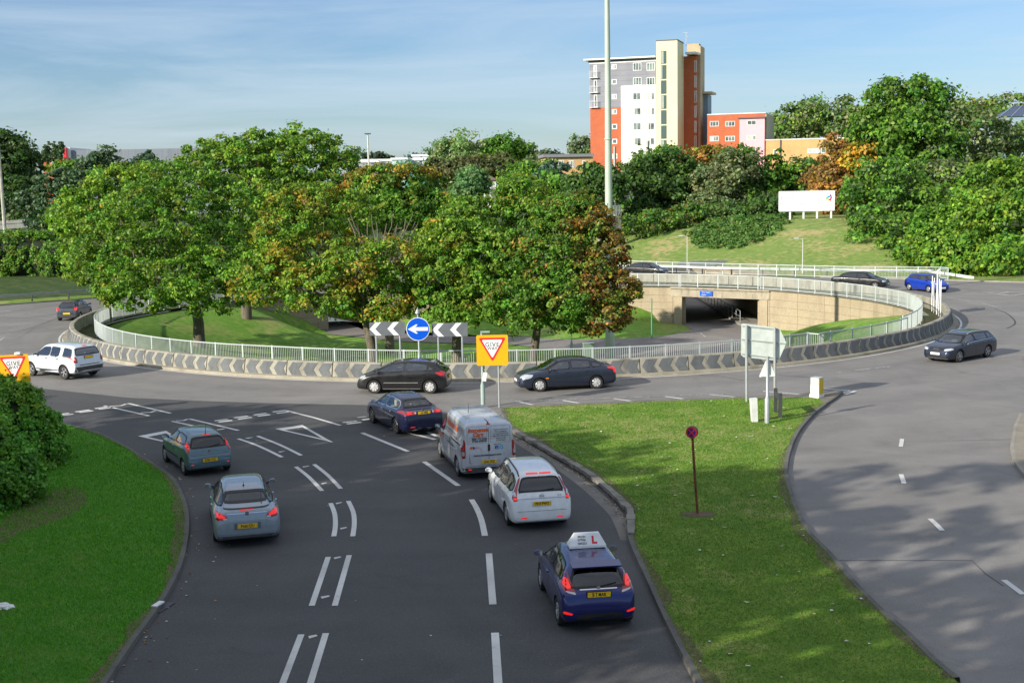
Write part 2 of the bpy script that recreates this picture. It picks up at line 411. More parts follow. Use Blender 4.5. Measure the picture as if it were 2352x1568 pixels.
# asphalt of the ring: an annulus whose outer edge follows the far kerb, with everything nearer the camera paved
road = []
outer = [(-75, 78), (-60, 94), (-50, 101.5), (-43.3, 106.5), (-40.3, 109.1), (-36.6, 112.3), (-31, 119), (-22, 126), (-10, 130.5), (3, 131.5), (12, 130.5), (16.3, 128.2), (19.97, 126.0), (25.75, 123.0), (29.7, 120.8), (35.68, 117.6), (39.86, 114.4), (45.1, 110.9), (60, 100), (80, 84)]
inner = [(CX+30.3*math.cos(a), CY+30.3*math.sin(a)) for a in np.linspace(PI+.75, -.75+0, 90)]
A_ = outer+[(CX+30.3*math.cos(a), CY+30.3*math.sin(a)) for a in np.linspace(-.2, PI+.2, 90)]
sheet('ring_road', A_, 0.0, A_RING)
south = [(-75, 78)]+[(CX+30.3*math.cos(a), CY+30.3*math.sin(a)) for a in np.linspace(PI+.2, 2*PI-.2, 90)]+[(80, 84), (70, -40), (-75, -40)]
sheet('roundabout_road', south, 0.0, A_RING)
# darker, newer asphalt of the approach
app = [U2(-260, 850), U2(67, 889), U2(295, 913), U2(470, 921), U2(631, 926), U2(846, 930), U2(1000, 948), U2(1165, 965), U2(1240, 1005), U2(1330, 1060), U2(1430, 1130), U2(1470, 1230), U2(1500, 1330), U2(1560, 1450), U2(1640, 1600)]
app += [(6, 10), (8, -30), (-60, -30), (-60, 60)]
sheet('approach_road', app, .004, A_APP)
# grass verges with kerbs
def verge(name, px, extra, z, mat, kerb_mat, kw=.13, kz=.11, kerb_n=None):
    line = [U2(*p) for p in px]; line = smooth_line(line, 4); poly = line+extra
    o = sheet(name, poly, z, mat)
    mb = MB(); kl = line if kerb_n is None else line[:kerb_n*4+1]
    n = len(kl); sgn = 1
    a = sum((poly[i][0]*poly[(i+1) % len(poly)][1]-poly[(i+1) % len(poly)][0]*poly[i][1]) for i in range(len(poly)))
    sgn = -1 if a > 0 else 1
    prof = [(0.0, z-.004), (0.0, kz), (kw, kz), (kw+.015, 0.0)]
    rows = []
    for off, hh in prof:
        row = []
        for i, p in enumerate(kl):
            t = Vector((kl[min(i+1, n-1)][0]-kl[max(i-1, 0)][0], kl[min(i+1, n-1)][1]-kl[max(i-1, 0)][1], 0)).normalized(); nr = Vector((-t.y, t.x, 0))*sgn
            row.append((p[0]+nr.x*(off-.02), p[1]+nr.y*(off-.02), hh))
        rows.append(row)
    for a_, b_ in zip(rows[:-1], rows[1:]): mb.add(a_+b_, [(i, i+1, n+i+1, n+i) for i in range(n-1)])
    tag(mb.build('kerb', kerb_mat), kind='structure')
    return o
left_px = [(-60, 940), (60, 958), (137, 976), (188, 989.5), (228, 1001.6), (287, 1031.6), (323.8, 1056), (355.7, 1076), (392, 1104), (411.9, 1138.9), (423.8, 1176.4), (425.5, 1221), (415, 1282.4), (398, 1326.8), (369, 1381.5), (333, 1432.8), (297, 1480.7), (239, 1568), (170, 1680)]
verge('left_verge', left_px, [(-9.5, 12), (-30, 5), (-50, 20), (-50, 50)], .09, G_LEFT, KERBD)
isl_l = [(1155, 941.5), (1164, 962), (1179.4, 986), (1229.7, 1013), (1271.4, 1040), (1315.6, 1066), (1364.7, 1098), (1408.8, 1134), (1438.3, 1164), (1450, 1190), (1450.5, 1235), (1469.6, 1285), (1499, 1346.5), (1523, 1400), (1550, 1456.3), (1576.7, 1507), (1608.9, 1568), (1650, 1650)]
isl_r = [(2240, 1640), (2191.4, 1568), (2136.8, 1521), (2078.9, 1463.2), (2010.7, 1401.8), (1945.9, 1333.6), (1901.6, 1279), (1850.4, 1224.5), (1819.7, 1159.8), (1802.7, 1101), (1801.2, 1078.7), (1807, 1046.5), (1818.8, 1014), (1836.4, 985), (1865.7, 952.7), (1893, 932)]
isl_t = [(1884, 921), (1860, 917.7), (1693.4, 919.5), (1518.9, 926.2), (1398, 931.6), (1250.3, 937)]
verge('central_verge', isl_l, [U2(*p) for p in isl_r+isl_t], .10, G_ISLAND, KERBD)
mb = MB()
for rng in (isl_r[1:],):
    kl = smooth_line([U2(*p) for p in rng], 4); n = len(kl)
    rows = []
    for off, hh in [(-.02, .096), (-.02, .115), (.11, .115), (.13, 0)]:
        row = []
        for i, p in enumerate(kl):
            t = Vector((kl[min(i+1, n-1)][0]-kl[max(i-1, 0)][0], kl[min(i+1, n-1)][1]-kl[max(i-1, 0)][1], 0)).normalized()
            row.append((p[0]+t.y*off, p[1]-t.x*off, hh))
        rows.append(row)
    for a_, b_ in zip(rows[:-1], rows[1:]): mb.add(a_+b_, [(i, i+1, n+i+1, n+i) for i in range(n-1)])
tag(mb.build('kerb', KERBD), kind='structure')
# paved margin and nose of the verge, slightly raised
nose = [U2(*p) for p in [(1155, 942), (1250, 937.8), (1398, 932.4), (1519, 927), (1693, 920.3), (1860, 918.5), (1884, 921.8), (1893, 932.8), (1912, 921), (1934, 904.5), (1915, 902.5), (1870, 909.5), (1700, 917), (1520, 923.5), (1398, 929), (1250, 934.3), (1156, 938)]]
sheet('paved_margin', nose, .104, concrete('old_paving', (.2, .175, .14), .5, (.07, .065, .055)))
mb = MB(); kl = [U2(*p) for p in [(1893, 932.8), (1912, 921), (1934, 904.5), (1915, 902.3), (1870, 909.2), (1700, 916.8), (1520, 923.2), (1398, 928.7), (1250, 934), (1156, 937.7)]]
for a_, b_ in zip(kl[:-1], kl[1:]): mb.bar((*a_, .05), (*b_, .05), .1, .112)
tag(mb.build('kerb', KERBD), kind='structure')
# tall rough stone kerb and gutter beside the queue of cars
sk = smooth_line([U2(*p) for p in [(1179.4, 995.5), (1229.7, 1022.5), (1271.4, 1047), (1315.6, 1071.6), (1364.7, 1103.5), (1408.8, 1140.3), (1438.3, 1169.8), (1448, 1184.5), (1449.3, 1236)]], 5)
mb = MB(); rnd = random.Random(5)
for i, (a_, b_) in enumerate(zip(sk[:-1], sk[1:])):
    a_ = Vector((*a_, .1)); b_ = Vector((*b_, .1)); d = (b_-a_)*.49; c = (a_+b_)/2
    mb.bar(c-d*1.02, c+d*1.02, .22+rnd.uniform(-.04, .04), .11+rnd.uniform(-.02, .03))
tag(mb.build('stone_kerb', concrete('rough_kerb', (.25, .235, .20), .9, (.09, .085, .07))), kind='structure')
mb = MB(); gl = smooth_line([U2(*p) for p in [(1172, 1003), (1215, 1028), (1260, 1056), (1300, 1082), (1345, 1115), (1390, 1155), (1418, 1185), (1432, 1212), (1443, 1240)]], 4)
ribbon(mb, gl, .42, .007); tag(mb.build('gutter', concrete('gutter_conc', (.19, .18, .16), .6)), kind='structure')
# ragged dirty edge where grass meets kerb
mb = MB(); rnd = random.Random(12)
for px_l, sg in ((left_px, 1), (isl_l, -1), (isl_r[1:], -1)):
    kl = smooth_line([U2(*p) for p in px_l], 14); n = len(kl); A1, A2 = [], []
    a_ = sum((kl[i][0]*kl[(i+1) % n][1]-kl[(i+1) % n][0]*kl[i][1]) for i in range(n)); ww = .1
    for i, p in enumerate(kl):
        t = Vector((kl[min(i+1, n-1)][0]-kl[max(i-1, 0)][0], kl[min(i+1, n-1)][1]-kl[max(i-1, 0)][1], 0)).normalized(); nr = Vector((-t.y, t.x, 0))*(-sg)
        ww = max(.01, min(.32, ww+rnd.uniform(-.06, .06))); A1.append((p[0]+nr.x*.02, p[1]+nr.y*.02, .104)); A2.append((p[0]+nr.x*(.02+ww), p[1]+nr.y*(.02+ww), .104))
    mb.add(A1+A2, [(i, i+1, n+i+1, n+i) for i in range(n-1)])
tag(mb.build('bare_edge', SOIL2), kind='structure')
sp = [U2(x, y, .09) for x, y in [(40, 1225), (75, 1215), (120, 1200), (170, 1180), (205, 1150), (195, 1125), (150, 1118), (100, 1135), (50, 1160), (0, 1200), (-30, 1260), (10, 1250)]]
sheet('bare_soil', chaik_([Vector(p) for p in sp]), .096, SOIL2)
# strip of footway at the right edge
fp = [U2(*p) for p in [(2345, 955), (2332, 985), (2324.5, 1030), (2331, 1064), (2352, 1092), (2500, 1220), (2700, 1100), (2600, 960)]]
fo = sheet('side_footway', fp, .11, concrete('footway', (.27, .24, .19), .4))
mb = MB()
for a_, b_ in zip(fp[:5], fp[1:6]): mb.bar((*a_, .055), (*b_, .055), .12, .12)
tag(mb.build('kerb', KERB), kind='structure')
# far right and far left verges
sheet('far_right_verge', [(39.9, 114.5), (45.1, 111.0), (60, 100.2), (80, 84.2), (100, 110), (60, 140), (41.5, 118)], .08, G_HILL)
sheet('far_left_verge', [(-75, 78.2), (-60, 94.2), (-50, 101.7), (-43.3, 106.7), (-40.3, 109.3), (-36.6, 112.5), (-31, 119.2), (-34, 123), (-48, 118), (-62, 112), (-85, 100)], .07, G_ISLAND)
mb = MB()
for pl in ([(-60, 94), (-50, 101.5), (-43.3, 106.5), (-40.3, 109.1), (-36.6, 112.3), (-31, 119), (-22, 126)], [(29.7, 120.8), (35.68, 117.6), (39.86, 114.4), (45.1, 110.9), (60, 100), (80, 84)]):
    for a_, b_ in zip(pl[:-1], pl[1:]): mb.bar((*a_, .05), (*b_, .05), .14, .11)
tag(mb.build('kerb', KERB), kind='structure')
# ring: verge strip behind the barrier, ledge in front of it, edge line
def ring(name, prof, mat, n=300, a0=-PI, a1=PI, kind='structure', smooth=False):
    P = np.zeros((len(prof), n, 3)); t = np.linspace(a0, a1, n, endpoint=False)
    for i, (r, z) in enumerate(prof): P[i, :, 0] = CX+r*np.cos(t); P[i, :, 1] = CY+r*np.sin(t); P[i, :, 2] = z
    return tag(grid_mesh(name, P, True, [mat], smooth=smooth), kind=kind)
P = np.zeros((2, NT, 3))
for i, off in enumerate((-.15, None)):
    rr = lut(np.degrees(TH), RAD)+off if off is not None else np.full(NT, 30.0)
    P[i, :, 0] = CX+rr*np.cos(TH); P[i, :, 1] = CY+rr*np.sin(TH); P[i, :, 2] = .1
tag(grid_mesh('inner_verge', P, True, [grass_mat('grass_verge', (.04, .05, .02), (.07, .09, .025), (.11, .13, .04), (.17, .12, .07), .8, 3)]), kind='structure')
ring('ledge', [(30.2, .15), (30.72, .15), (30.76, 0.0)], concrete('ledge_conc', (.34, .31, .24), .6, (.12, .11, .07)))
mb = MB(); ribbon(mb, [(CX+30.93*math.cos(a), CY+30.93*math.sin(a)) for a in np.linspace(-PI, PI, 361)], .13, .008)
tag(mb.build('edge_line', LINE), kind='structure')
# painted markings
mb = MB(); mw = MB()
def mark(pts, w, z=.012, m=None, k=1):
    g = [U2(*p) for p in pts]
    if len(g) > 2 and k > 1: g = smooth_line(g, k)
    ribbon(m or mb, g, w, z)
zA = lambda *q: [(x/3.7235, y/3.7235+620.2) for x, y in q]
zB = lambda *q: [(x/3.7235+631.6, y/3.7235+660.3) for x, y in q]
zC = lambda *q: [(x/3.7235+1062.3, y/3.7235+660.3) for x, y in q]
zD = lambda *q: [(x/4.0758+1780, y/4.0758+545.5) for x, y in q]
z4 = lambda *q: [(x/4.075+287, y/4.075+918.7) for x, y in q]
z5 = lambda *q: [(x/4.075+947.5, y/4.075+890) for x, y in q]
z7 = lambda *q: [(x/2.9257, y/2.9257+1091) for x, y in q]
z8 = lambda *q: [(x/2.933+1550.4, y/2.933+1033.6) for x, y in q]
zN = lambda *q: [(x/3.413+1320.7, y/3.413+689) for x, y in q]
for a, b in [((480, 1240), (590, 1225)), ((512, 1248), (628, 1232)), ((645, 1213), (768, 1196)), ((678, 1218), (795, 1203)), ((812, 1185), (935, 1168)), ((845, 1190), (965, 1174)),
             ((1835, 1290), (1950, 1275)), ((1868, 1300), (1985, 1285)), ((2000, 1265), (2120, 1248)), ((2035, 1276), (2155, 1260)), ((2170, 1240), (2280, 1224)), ((2205, 1250), (2310, 1237))]: mark(zA(a, b), .22)
for a, b in [((-20, 1065), (95, 1050)), ((15, 1077), (130, 1063)), ((612, 1167), (738, 1152)), ((748, 1133), (815, 1125))]: mark(zB(a, b), .22)
for a, b in [((580, 1155), (700, 1142)), ((705, 1113), (785, 1105))]: mark(zB(a, b), .2, m=mw)
mark(zA((890, 1160), (1275, 1247)), .14); mark(zA((1095, 1140), (1460, 1225)), .14)
mark(zA((1620, 1273), (2040, 1372)), .14); mark(zA((1470, 1293), (1650, 1332), (1800, 1366)), .14)
def stud(a, b, c, w=.2):
    m_ = ((a[0]+c[0])/2, (a[1]+b[1]+c[1])/3); sh = lambda q, f: (m_[0]+(q[0]-m_[0])*f, m_[1]+(q[1]-m_[1])*f)
    g = [U(*sh(a, .72)), U(*sh(b, .72)), U(*sh(c, .72))]; mb.add([(g[0].x, g[0].y, .012), (g[1].x-.05, g[1].y-w*.6, .012), (g[2].x, g[2].y-.03, .012), (g[2].x, g[2].y+.03, .012), (g[1].x+.05, g[1].y+w*.6, .012), (g[0].x, g[0].y+.04, .012)], [(0, 1, 2, 3, 4, 5)])
Z = lambda a, b, c: mark([a, b, c], .16)
Z(*zA((940, 1165), (1035, 1160), (1080, 1145))); Z(*zA((1205, 1220), (1290, 1217), (1330, 1203))); Z(*zA((1505, 1290), (1570, 1287), (1605, 1275))); Z(*zA((1855, 1366), (1880, 1364), (1918, 1357)))
def tri(p, w):
    g = [Vector((*U2(*q), 0)) for q in p]; c = sum(g, Vector())/3
    for i in range(3):
        a, b = g[i], g[(i+1) % 3]; ai = a+(c-a).normalized()*w*1.6; bi = b+(c-b).normalized()*w*1.6
        ai = a.lerp(c, .34); bi = b.lerp(c, .34)
        mb.add([(a.x, a.y, .012), (b.x, b.y, .012), (bi.x, bi.y, .012), (ai.x, ai.y, .012)], [(0, 1, 2, 3)])
tri(z4((1405, 270), (1660, 233), (1950, 398)), .2)
tri(z4((122, 338), (385, 288), (680, 465)), .2)
mark(zB((95, 1053), (330, 1112), (560, 1180)), .14)
mark(zB((745, 1243), (1140, 1403)), .17); mark(zB((985, 1203), (1370, 1300)), .17); mark(zB((1305, 1235), (1385, 1272)), .17)
mark(z5((110, 695), (430, 920)), .17); mark(z5((552, 1048), (600, 1130), (645, 1240), (678, 1388)), .17, k=4)
mark([(1123, 1271), (1132, 1388)], .17); mark([(1137, 1453), (1146, 1600)], .17)
for q in [((1060, 362), (1250, 430), (1470, 535)), ((1240, 337), (1450, 420), (1650, 518)), ((1600, 625), (1720, 720), (1845, 850)), ((1770, 602), (1900, 705), (2020, 830)), ((1925, 965), (1962, 1060), (1970, 1170), (1955, 1275)), ((2090, 945), (2137, 1050), (2147, 1160), (2132, 1275))]: mark(z4(*q), .14, k=4)
mark([(754, 1279), (716, 1391)], .14); mark([(802, 1275), (769, 1391)], .14); mark([(692, 1457), (643, 1585)], .14); mark([(748.5, 1454), (708, 1585)], .14)
for q in [((1110, 358), (1180, 355), (1212, 347)), ((1422, 487), (1470, 486), (1512, 475)), ((1648, 627), (1690, 624), (1738, 616)), ((1826, 783), (1864, 781), (1902, 773)), ((1960, 969), (2000, 966), (2044, 956)), ((2000, 1204), (2044, 1201), (2090, 1191))]: stud(*z4(*q))
for q in [((2233, 558), (2265, 556), (2303, 550)), ((2143, 822), (2185, 820), (2227, 812)), ((2060, 1087), (2100, 1086), (2144, 1078))]: stud(*z7(*q))
for q in [((1523, 163), (1543, 225)), ((1718, 462), (1760, 500), (1800, 542)), ((2215, 875), (2345, 972))]: mark(z8(*q), .15)
mark([(2072, 1008), (2069, 1026)], .15)
for a, b in [((460, 973), (685, 1022)), ((855, 965), (1115, 1010)), ((1290, 950), (1565, 990)), ((1735, 933), (2030, 972)), ((2110, 915), (2352, 940))]: mark(zC(a, b), .15)
for i in range(13): mark(zC((460+i*140, 973-i*4.9), (460+i*140+105, 973-i*4.9-3.7)), .09, m=mw)
mark(zN((1475, 715), (1825, 745)), .15); mark(zN((1950, 697), (2155, 710)), .15); mark(zN((2120, 742), (2200, 713)), .15)
mark(zD((1610, 560), (1830, 595)), .13, m=mw); mark(zD((1950, 620), (2120, 662)), .13, m=mw); mark(zD((750, 1245), (1080, 1208)), .12, m=mw); mark(zD((560, 1268), (620, 1262)), .12, m=mw)
mark(zD((1940, 508), (2420, 511)), .13); mark(zD((1990, 516), (2205, 545)), .13); mark(zD((2205, 545), (2400, 520)), .13); mark(zD((2090, 525), (2190, 511)), .13)
mark(zA((0, 605), (35, 575)), .12, m=mw); mark([(0, 716), (26, 714)], .3, m=mw); mark([(0, 726), (70, 719)], .2, m=mw)
tag(mb.build('road_markings', LINE), kind='structure'); tag(mw.build('worn_road_markings', WORN), kind='structure')
# old tar joints and skid marks
mt = MB()
for q, w in [(((2050, 670), (2150, 700), (2230, 760), (2245, 810), (2170, 850)), .1), ((zD((20, 1285), (330, 1310))[0], zD((20, 1285), (330, 1310))[1]), .05)]:
    pts = zD(*q) if q[0][0] > 1900 and q[0][1] > 600 and w == .1 else list(q)
    mark(pts, w, .006, mt, 4)
mark([(0, 730), (70, 729), (160, 717)], .06, .006, mt, 3); mark(zN((980, 588), (1150, 600), (1320, 630)), .05, .006, mt, 3); mark(z8((1060, 742), (2000, 742), (2090, 830), (2215, 915)), .03, .006, mt)
mark([(0, 765), (67, 755), (150, 725), (260, 700)], .05, .006, mt, 3)
tag(mt.build('tar_joints', plain('tar', (.04, .04, .042), .6)), kind='structure')
# newer patch of asphalt at the far right exit
# ------------------------------------------------------------------ sunken paths
def path_sheet(name, poly, z, mat): return sheet(name, poly, z, mat)
pa = [U2(*p, -3.17) for p in [(1578, 741.7), (1597.6, 749), (1584, 759.5), (1525.8, 771), (1446.7, 777), (1320, 779.8), (1250, 777), (1205, 772)]]
pb = [U2(*p, -3.17) for p in [(1165, 789), (1223, 797), (1300, 822)]]
PW = pa+[(-8, 107), (-13, 114.5), (-16, 119), (-20, 118), (-16, 110), (-8, 103.2)]+pb+[(4.5, 84), (5, 70), (12, 66), (14, 84), (17.5, 97), (22.0, 107.5), (22.2, 111.5), (16, 114)]
path_sheet('sunken_path', [(16, 113)]+pa[1:]+[(-6, 105.5), (-13, 111), (-16, 119), (-20, 118), (-17.5, 110), (-9, 102.6), (-3, 100.2)]+pb+[(4.5, 84), (5, 76), (13, 76), (14.5, 84), (17.8, 97), (21.6, 106.5), (22.6, 113)], -3.17, A_PATH)
mb = MB()
for q in [((980, 255), (1025, 290)), ((1055, 187), (1270, 212)), ((780, 272), (850, 270)), ((700, 285), (740, 281)), ((855, 285), (915, 290)), ((310, 335), (360, 345)), ((500, 403), (720, 428)), ((900, 240), (975, 262))]:
    ribbon(mb, [U2(*p, -3.16) for p in zN(*q)], .1, -3.155)
for q in [((640, 463), (810, 483)), ((740, 438), (800, 445)), ((1130, 478), (1200, 478)), ((1300, 475), (1360, 483))]: ribbon(mb, [U2(*p, -3.16) for p in zC(*q)], .1, -3.155)
tag(mb.build('path_markings', WORN), kind='structure')
# underpass: floor, cheek walls, roof slab, open cutting beyond
mb = MB(); mb.add([(15.3, 108, -3.18), (22.9, 108, -3.18), (22.9, 150, -3.18), (15.3, 150, -3.18)], [(0, 1, 2, 3)])
tag(mb.build('underpass_floor', A_PATH), kind='structure')
up = empty('underpass', (18.9, 112, -3.2), 0, 'concrete underpass with a wide dark opening and a blue sign on its lintel', 'underpass')
def local(root, mb, name, mats, **k):
    o = mb.build(name, mats, root, **k); o.matrix_parent_inverse = Matrix.Translation(root.location).inverted() if False else Matrix.Identity(4)
    for v in o.data.vertices: v.co -= root.location
    return o
m = MB(); m.box((15.25, 125.8, -1.85), (.6, 27.6, 2.8)); m.box((22.75, 124.6, -1.85), (.6, 30.0, 2.8)); local(up, m, 'cheek_wall', AGG)
m = MB(); m.prism([(14.95, 112.9), (22.2, 108.2), (23.05, 109.6), (23.05, 127.3), (14.95, 127.3)], -.72, -.1); local(up, m, 'roof_slab', CONC)
dfp = (Vector((21.45, 107.75, 0))-Vector((15.2, 111.9, 0))); ff = dfp.normalized(); fn_ = Vector((ff.y, -ff.x, 0))
m = MB(); a = Vector((14.4, 112.45, -.40))+fn_*.12; b = Vector((22.2, 107.3, -.40))+fn_*.12; m.bar(a, b, .45, .68)
a2 = a+Vector((0, 0, .42)); b2 = b+Vector((0, 0, .42)); m.bar(a2-fn_*-.06, b2-fn_*-.06, .6, .14); local(up, m, 'lintel', concrete('lintel_conc', (.40, .35, .26), .8, (.10, .09, .07), (1.5, 1.5, .25)))
for s, (x, y) in (('l', (15.05, 112.1)), ('r', (21.75, 107.7))):
    m = MB(); m.box((x, y, -1.98), (.75, .75, 2.5), math.atan2(ff.y, ff.x)); local(up, m, 'pier', AGG)
m = MB(); m.box((17.75, 110.2, -2.92), (.001, .001, .001))
# raised walkway with handrail through the underpass
m = MB(); m.bx(19.9, 22.45, 109.2, 150, -3.2, -2.98); local(up, m, 'raised_walkway', KERB)
hr = empty('handrail', (20.0, 117, -3), 0, 'thin grey handrail running into the dark underpass along the raised walkway', 'handrail')
m = MB(); q = [(20.05, y, -2.98) for y in range(110, 136, 2)]
for p in q: m.tube([p, (p[0], p[1], -1.95)], .03, 6)
m.tube([(20.05, 110, -1.95), (20.05, 134, -1.95)], .03, 6); m.tube([(20.05, 110, -2.45), (20.05, 134, -2.45)], .025, 6); local(hr, m, 'rail', STEEL)
# slabs round the open cutting
m = MB(); m.bx(9, 15.0, 127.6, 141.5, -3.4, .0); m.bx(23.0, 26.5, 125.5, 141.5, -3.4, .0); m.bx(9, 26.5, 141.5, 143, -3.4, -.4)
tag(m.build('cutting_sides', AGG), kind='structure')
# retaining walls
def pt(th, off=0, z=0):
    r = float(lut(th, RAD))+off; return (CX+r*math.cos(math.radians(th)), CY+r*math.sin(math.radians(th)), z)
def wallarc(name, label, a0, a1, step=1.5, cat='wall', mat=AGG):
    root = empty(name, pt((a0+a1)/2, .2, -3.2), 0, label, cat); m = MB(); cop = MB(); gro = MB()
    ths = np.arange(a0, a1+.01, (a1-a0)/max(1, round((a1-a0)/step)))
    for a, b in zip(ths[:-1], ths[1:]):
        A, B_ = pt(a, .1), pt(b, .1); A2, B2 = pt(a, .45), pt(b, .45)
        m.prism([A[:2], B_[:2], B2[:2], A2[:2]], -3.6, .02); A, B_ = pt(a, -.02), pt(b, -.02); A2, B2 = pt(a, .6), pt(b, .6)
        cop.prism([A[:2], B_[:2], B2[:2], A2[:2]], .022, .13)
        for zz in (-.72, -1.35, -1.98, -2.6):
            A, B_ = pt(a, .093), pt(b, .093); gro.add([(A[0], A[1], zz), (B_[0], B_[1], zz), (B_[0], B_[1], zz+.022), (A[0], A[1], zz+.022)], [(0, 1, 2, 3)])
    for th in np.arange(a0+2, a1, 6.5):
        A, B_ = pt(th, .092), pt(th+.06, .092); gro.add([(A[0], A[1], -3.5), (B_[0], B_[1], -3.5), (B_[0], B_[1], 0), (A[0], A[1], 0)], [(0, 1, 2, 3)])
    local(root, m, 'wall_face', mat); local(root, cop, 'coping', KERB); local(root, gro, 'joints', plain('wall_joint', (.16, .125, .085), .9))
    return root
wallarc('retaining_wall', 'long curved buff retaining wall right of the underpass opening', -12, 38.2)
wallarc('retaining_wall', 'short buff retaining wall left of the underpass opening with grass below', 53.6, 76)
wallarc('retaining_wall', 'low concrete wall with a dark opening glimpsed under the trees', 100, 117); 
wallarc('retaining_wall', 'low concrete wall half hidden behind the leaning trunks', 128, 150)
u2 = empty('underpass', (pt(122)[0], pt(122)[1], -3.2), 0, 'dark second underpass mouth glimpsed beneath the maples', 'underpass')
m = MB(); a, b = Vector(pt(116.5, .1, -.5)), Vector(pt(128.5, .1, -.5)); m.bar(a, b, .4, .8); local(u2, m, 'lintel', CONC)
m = MB(); d = Vector((math.cos(math.radians(122)), math.sin(math.radians(122)), 0))
for th in (116.8, 128.2):
    p = Vector(pt(th, .3, -2)); m.bar(p, p+d*14, .5, 2.6)
local(u2, m, 'cheek_wall', AGG); m = MB(); p = Vector(pt(122, 7.5, -.5)); m.box(p, (15, 6.2, .5), math.radians(122)); p = Vector(pt(122, 14, -1.7)); m.box(p, (.4, 6, 3), math.radians(122)); local(u2, m, 'roof_slab', CONC)
# ------------------------------------------------------------------ concrete barrier, 74 panels with chevron recesses
bar = empty('crash_barrier', (CX, CY, 0), 0, 'low concrete barrier ringing the roundabout, moulded with white and grey chevrons', 'barrier')
NB = 74; wseg = 2*PI*30.35/NB
m = MB(); prof = [(29.95, .1), (29.95, .84), (30.0, .87), (30.22, .87), (30.27, .84), (30.43, .14)]
def rp(r, a, z): return (r*math.cos(a), r*math.sin(a), z)
da = 2*PI/NB; g_ = .0009; k = 4
for i, (r, z) in enumerate(prof[:-1]):
    r2, z2 = prof[i+1]
    for j in range(k):
        a0 = g_+(da-2*g_)*j/k; a1 = g_+(da-2*g_)*(j+1)/k
        m.add([rp(r, a0, z), rp(r, a1, z), rp(r2, a1, z2), rp(r2, a0, z2)], [(0, 1, 2, 3)])
for a in (g_, da-g_): m.add([rp(r, a, z) for r, z in prof], [tuple(range(len(prof)))])
m.cur = 1
# raised dark fields between the pale chevrons (which all point clockwise); field: s from 0 to w, notch left
def onface(s, h, off=.018):   # s metres along, h height: on the battered outer face
    r = 30.27+(30.43-30.27)*(.84-h)/.70+off; return rp(r, s/30.4, h)
pitch = wseg/3
for q in range(3):
    s0 = q*pitch+.10; tip = .23; wf = pitch*.67
    top_, mid, bot = .80, .47, .17
    cells = []
    outl = [(s0+tip, top_), (s0+wf+tip, top_), (s0+wf, mid), (s0+wf+tip, bot), (s0+tip, bot), (s0, mid)]
    outl = [(min(max(s, .012), wseg-.012), h) for s, h in outl]
    f = [onface(*p) for p in outl]; bk = [onface(p[0], p[1], -.01) for p in outl]
    n0 = len(f); m.add(f+bk, [(0, 1, 2, 5), (5, 2, 3, 4)]+[(i, (i+1) % n0, n0+(i+1) % n0, n0+i) for i in range(n0)])
o0 = m.build('barrier_panel', [CONC, CONCD], bar)
for i in range(1, NB):
    c = o0.copy(); COL.objects.link(c); c.parent = bar; c.rotation_euler.z = da*i
# ------------------------------------------------------------------ railings
def railing(label, pts, h=1.1, post_gap=1.93, bar_gap=.115, mat=RAILP, cat='railing', name='metal_railing', barw=.019):
    pts = [Vector(p) for p in pts]; root = empty(name, pts[0], 0, label, cat, None)
    top, infill, low = MB(), MB(), MB(); up_ = Vector((0, 0, 1))
    for a, b in zip(pts[:-1], pts[1:]):
        top.bar(a+up_*h, b+up_*h, .06, .05)
        low.bar(a+up_*.12, b+up_*.12, .03, .04)
    L = 0; nxt = 0; nb = 0; posts = []
    for a, b in zip(pts[:-1], pts[1:]):
        d = (b-a).length
        while nb < L+d:
            p = a.lerp(b, (nb-L)/d); infill.box(p+up_*(h/2+.06), (barw, barw, h-.14)); nb += bar_gap
        while nxt < L+d-1e-6:
            posts.append((a.lerp(b, (nxt-L)/d), math.atan2(b.y-a.y, b.x-a.x))); nxt += post_gap
        L += d
    posts.append((pts[-1], 0))
    local(root, top, 'top_rail', mat); local(root, low, 'bottom_rail', mat); local(root, infill, 'bars', mat)
    pm = MB(); pm.box((0, 0, h/2+.02), (.075, .05, h+.06)); p0 = None
    for p, a in posts[:100]:
        if p0 is None: p0 = pm.build('post', mat, root); o = p0
        else: o = p0.copy(); COL.objects.link(o); o.parent = root
        o.location = p-root.location; o.rotation_euler.z = a
    return root
arc = lambda a0, a1, off, step=2.5, z=.1: [pt(t, off, z) for t in np.linspace(a0, a1, max(2, round(abs(a1-a0)/step)+1))]
railing('long pale grey railing curving round the near side of the sunken lawn behind the barrier', arc(-179, -55.6, 0))
railing('pale railing section stepped forward at the right front of the roundabout', [pt(-55.4, 0, .1), pt(-55.2, .65, .1)]+arc(-54, -35.2, .45))
railing('pale railing sweeping round the right end of the roundabout', arc(-34, 37.5, 0))
railing('straight pale railing on top of the underpass lintel', [pt(37.7, -.15, .12), pt(45, -.25, .12), pt(53.8, -.1, .12)])
railing('pale railing along the short wall left of the underpass', arc(54.2, 78, 0))
railing('pale railing on the far side seen under the left maple', arc(128, 179.5, 0))
fl = [U(1409, 597.7, 1.08), U(1514, 601.7, 1.08), U(1710, 607, 1.08), U(1951.8, 612.5, 1.08), U(2162.7, 614, 1.08)]
fl = [Vector((p.x, p.y, 0.0)) for p in fl]; railing('straight pale pedestrian railing at the foot of the dry grass bank', fl+[fl[-1]+Vector((.3, -.9, 0))], bar_gap=.13)
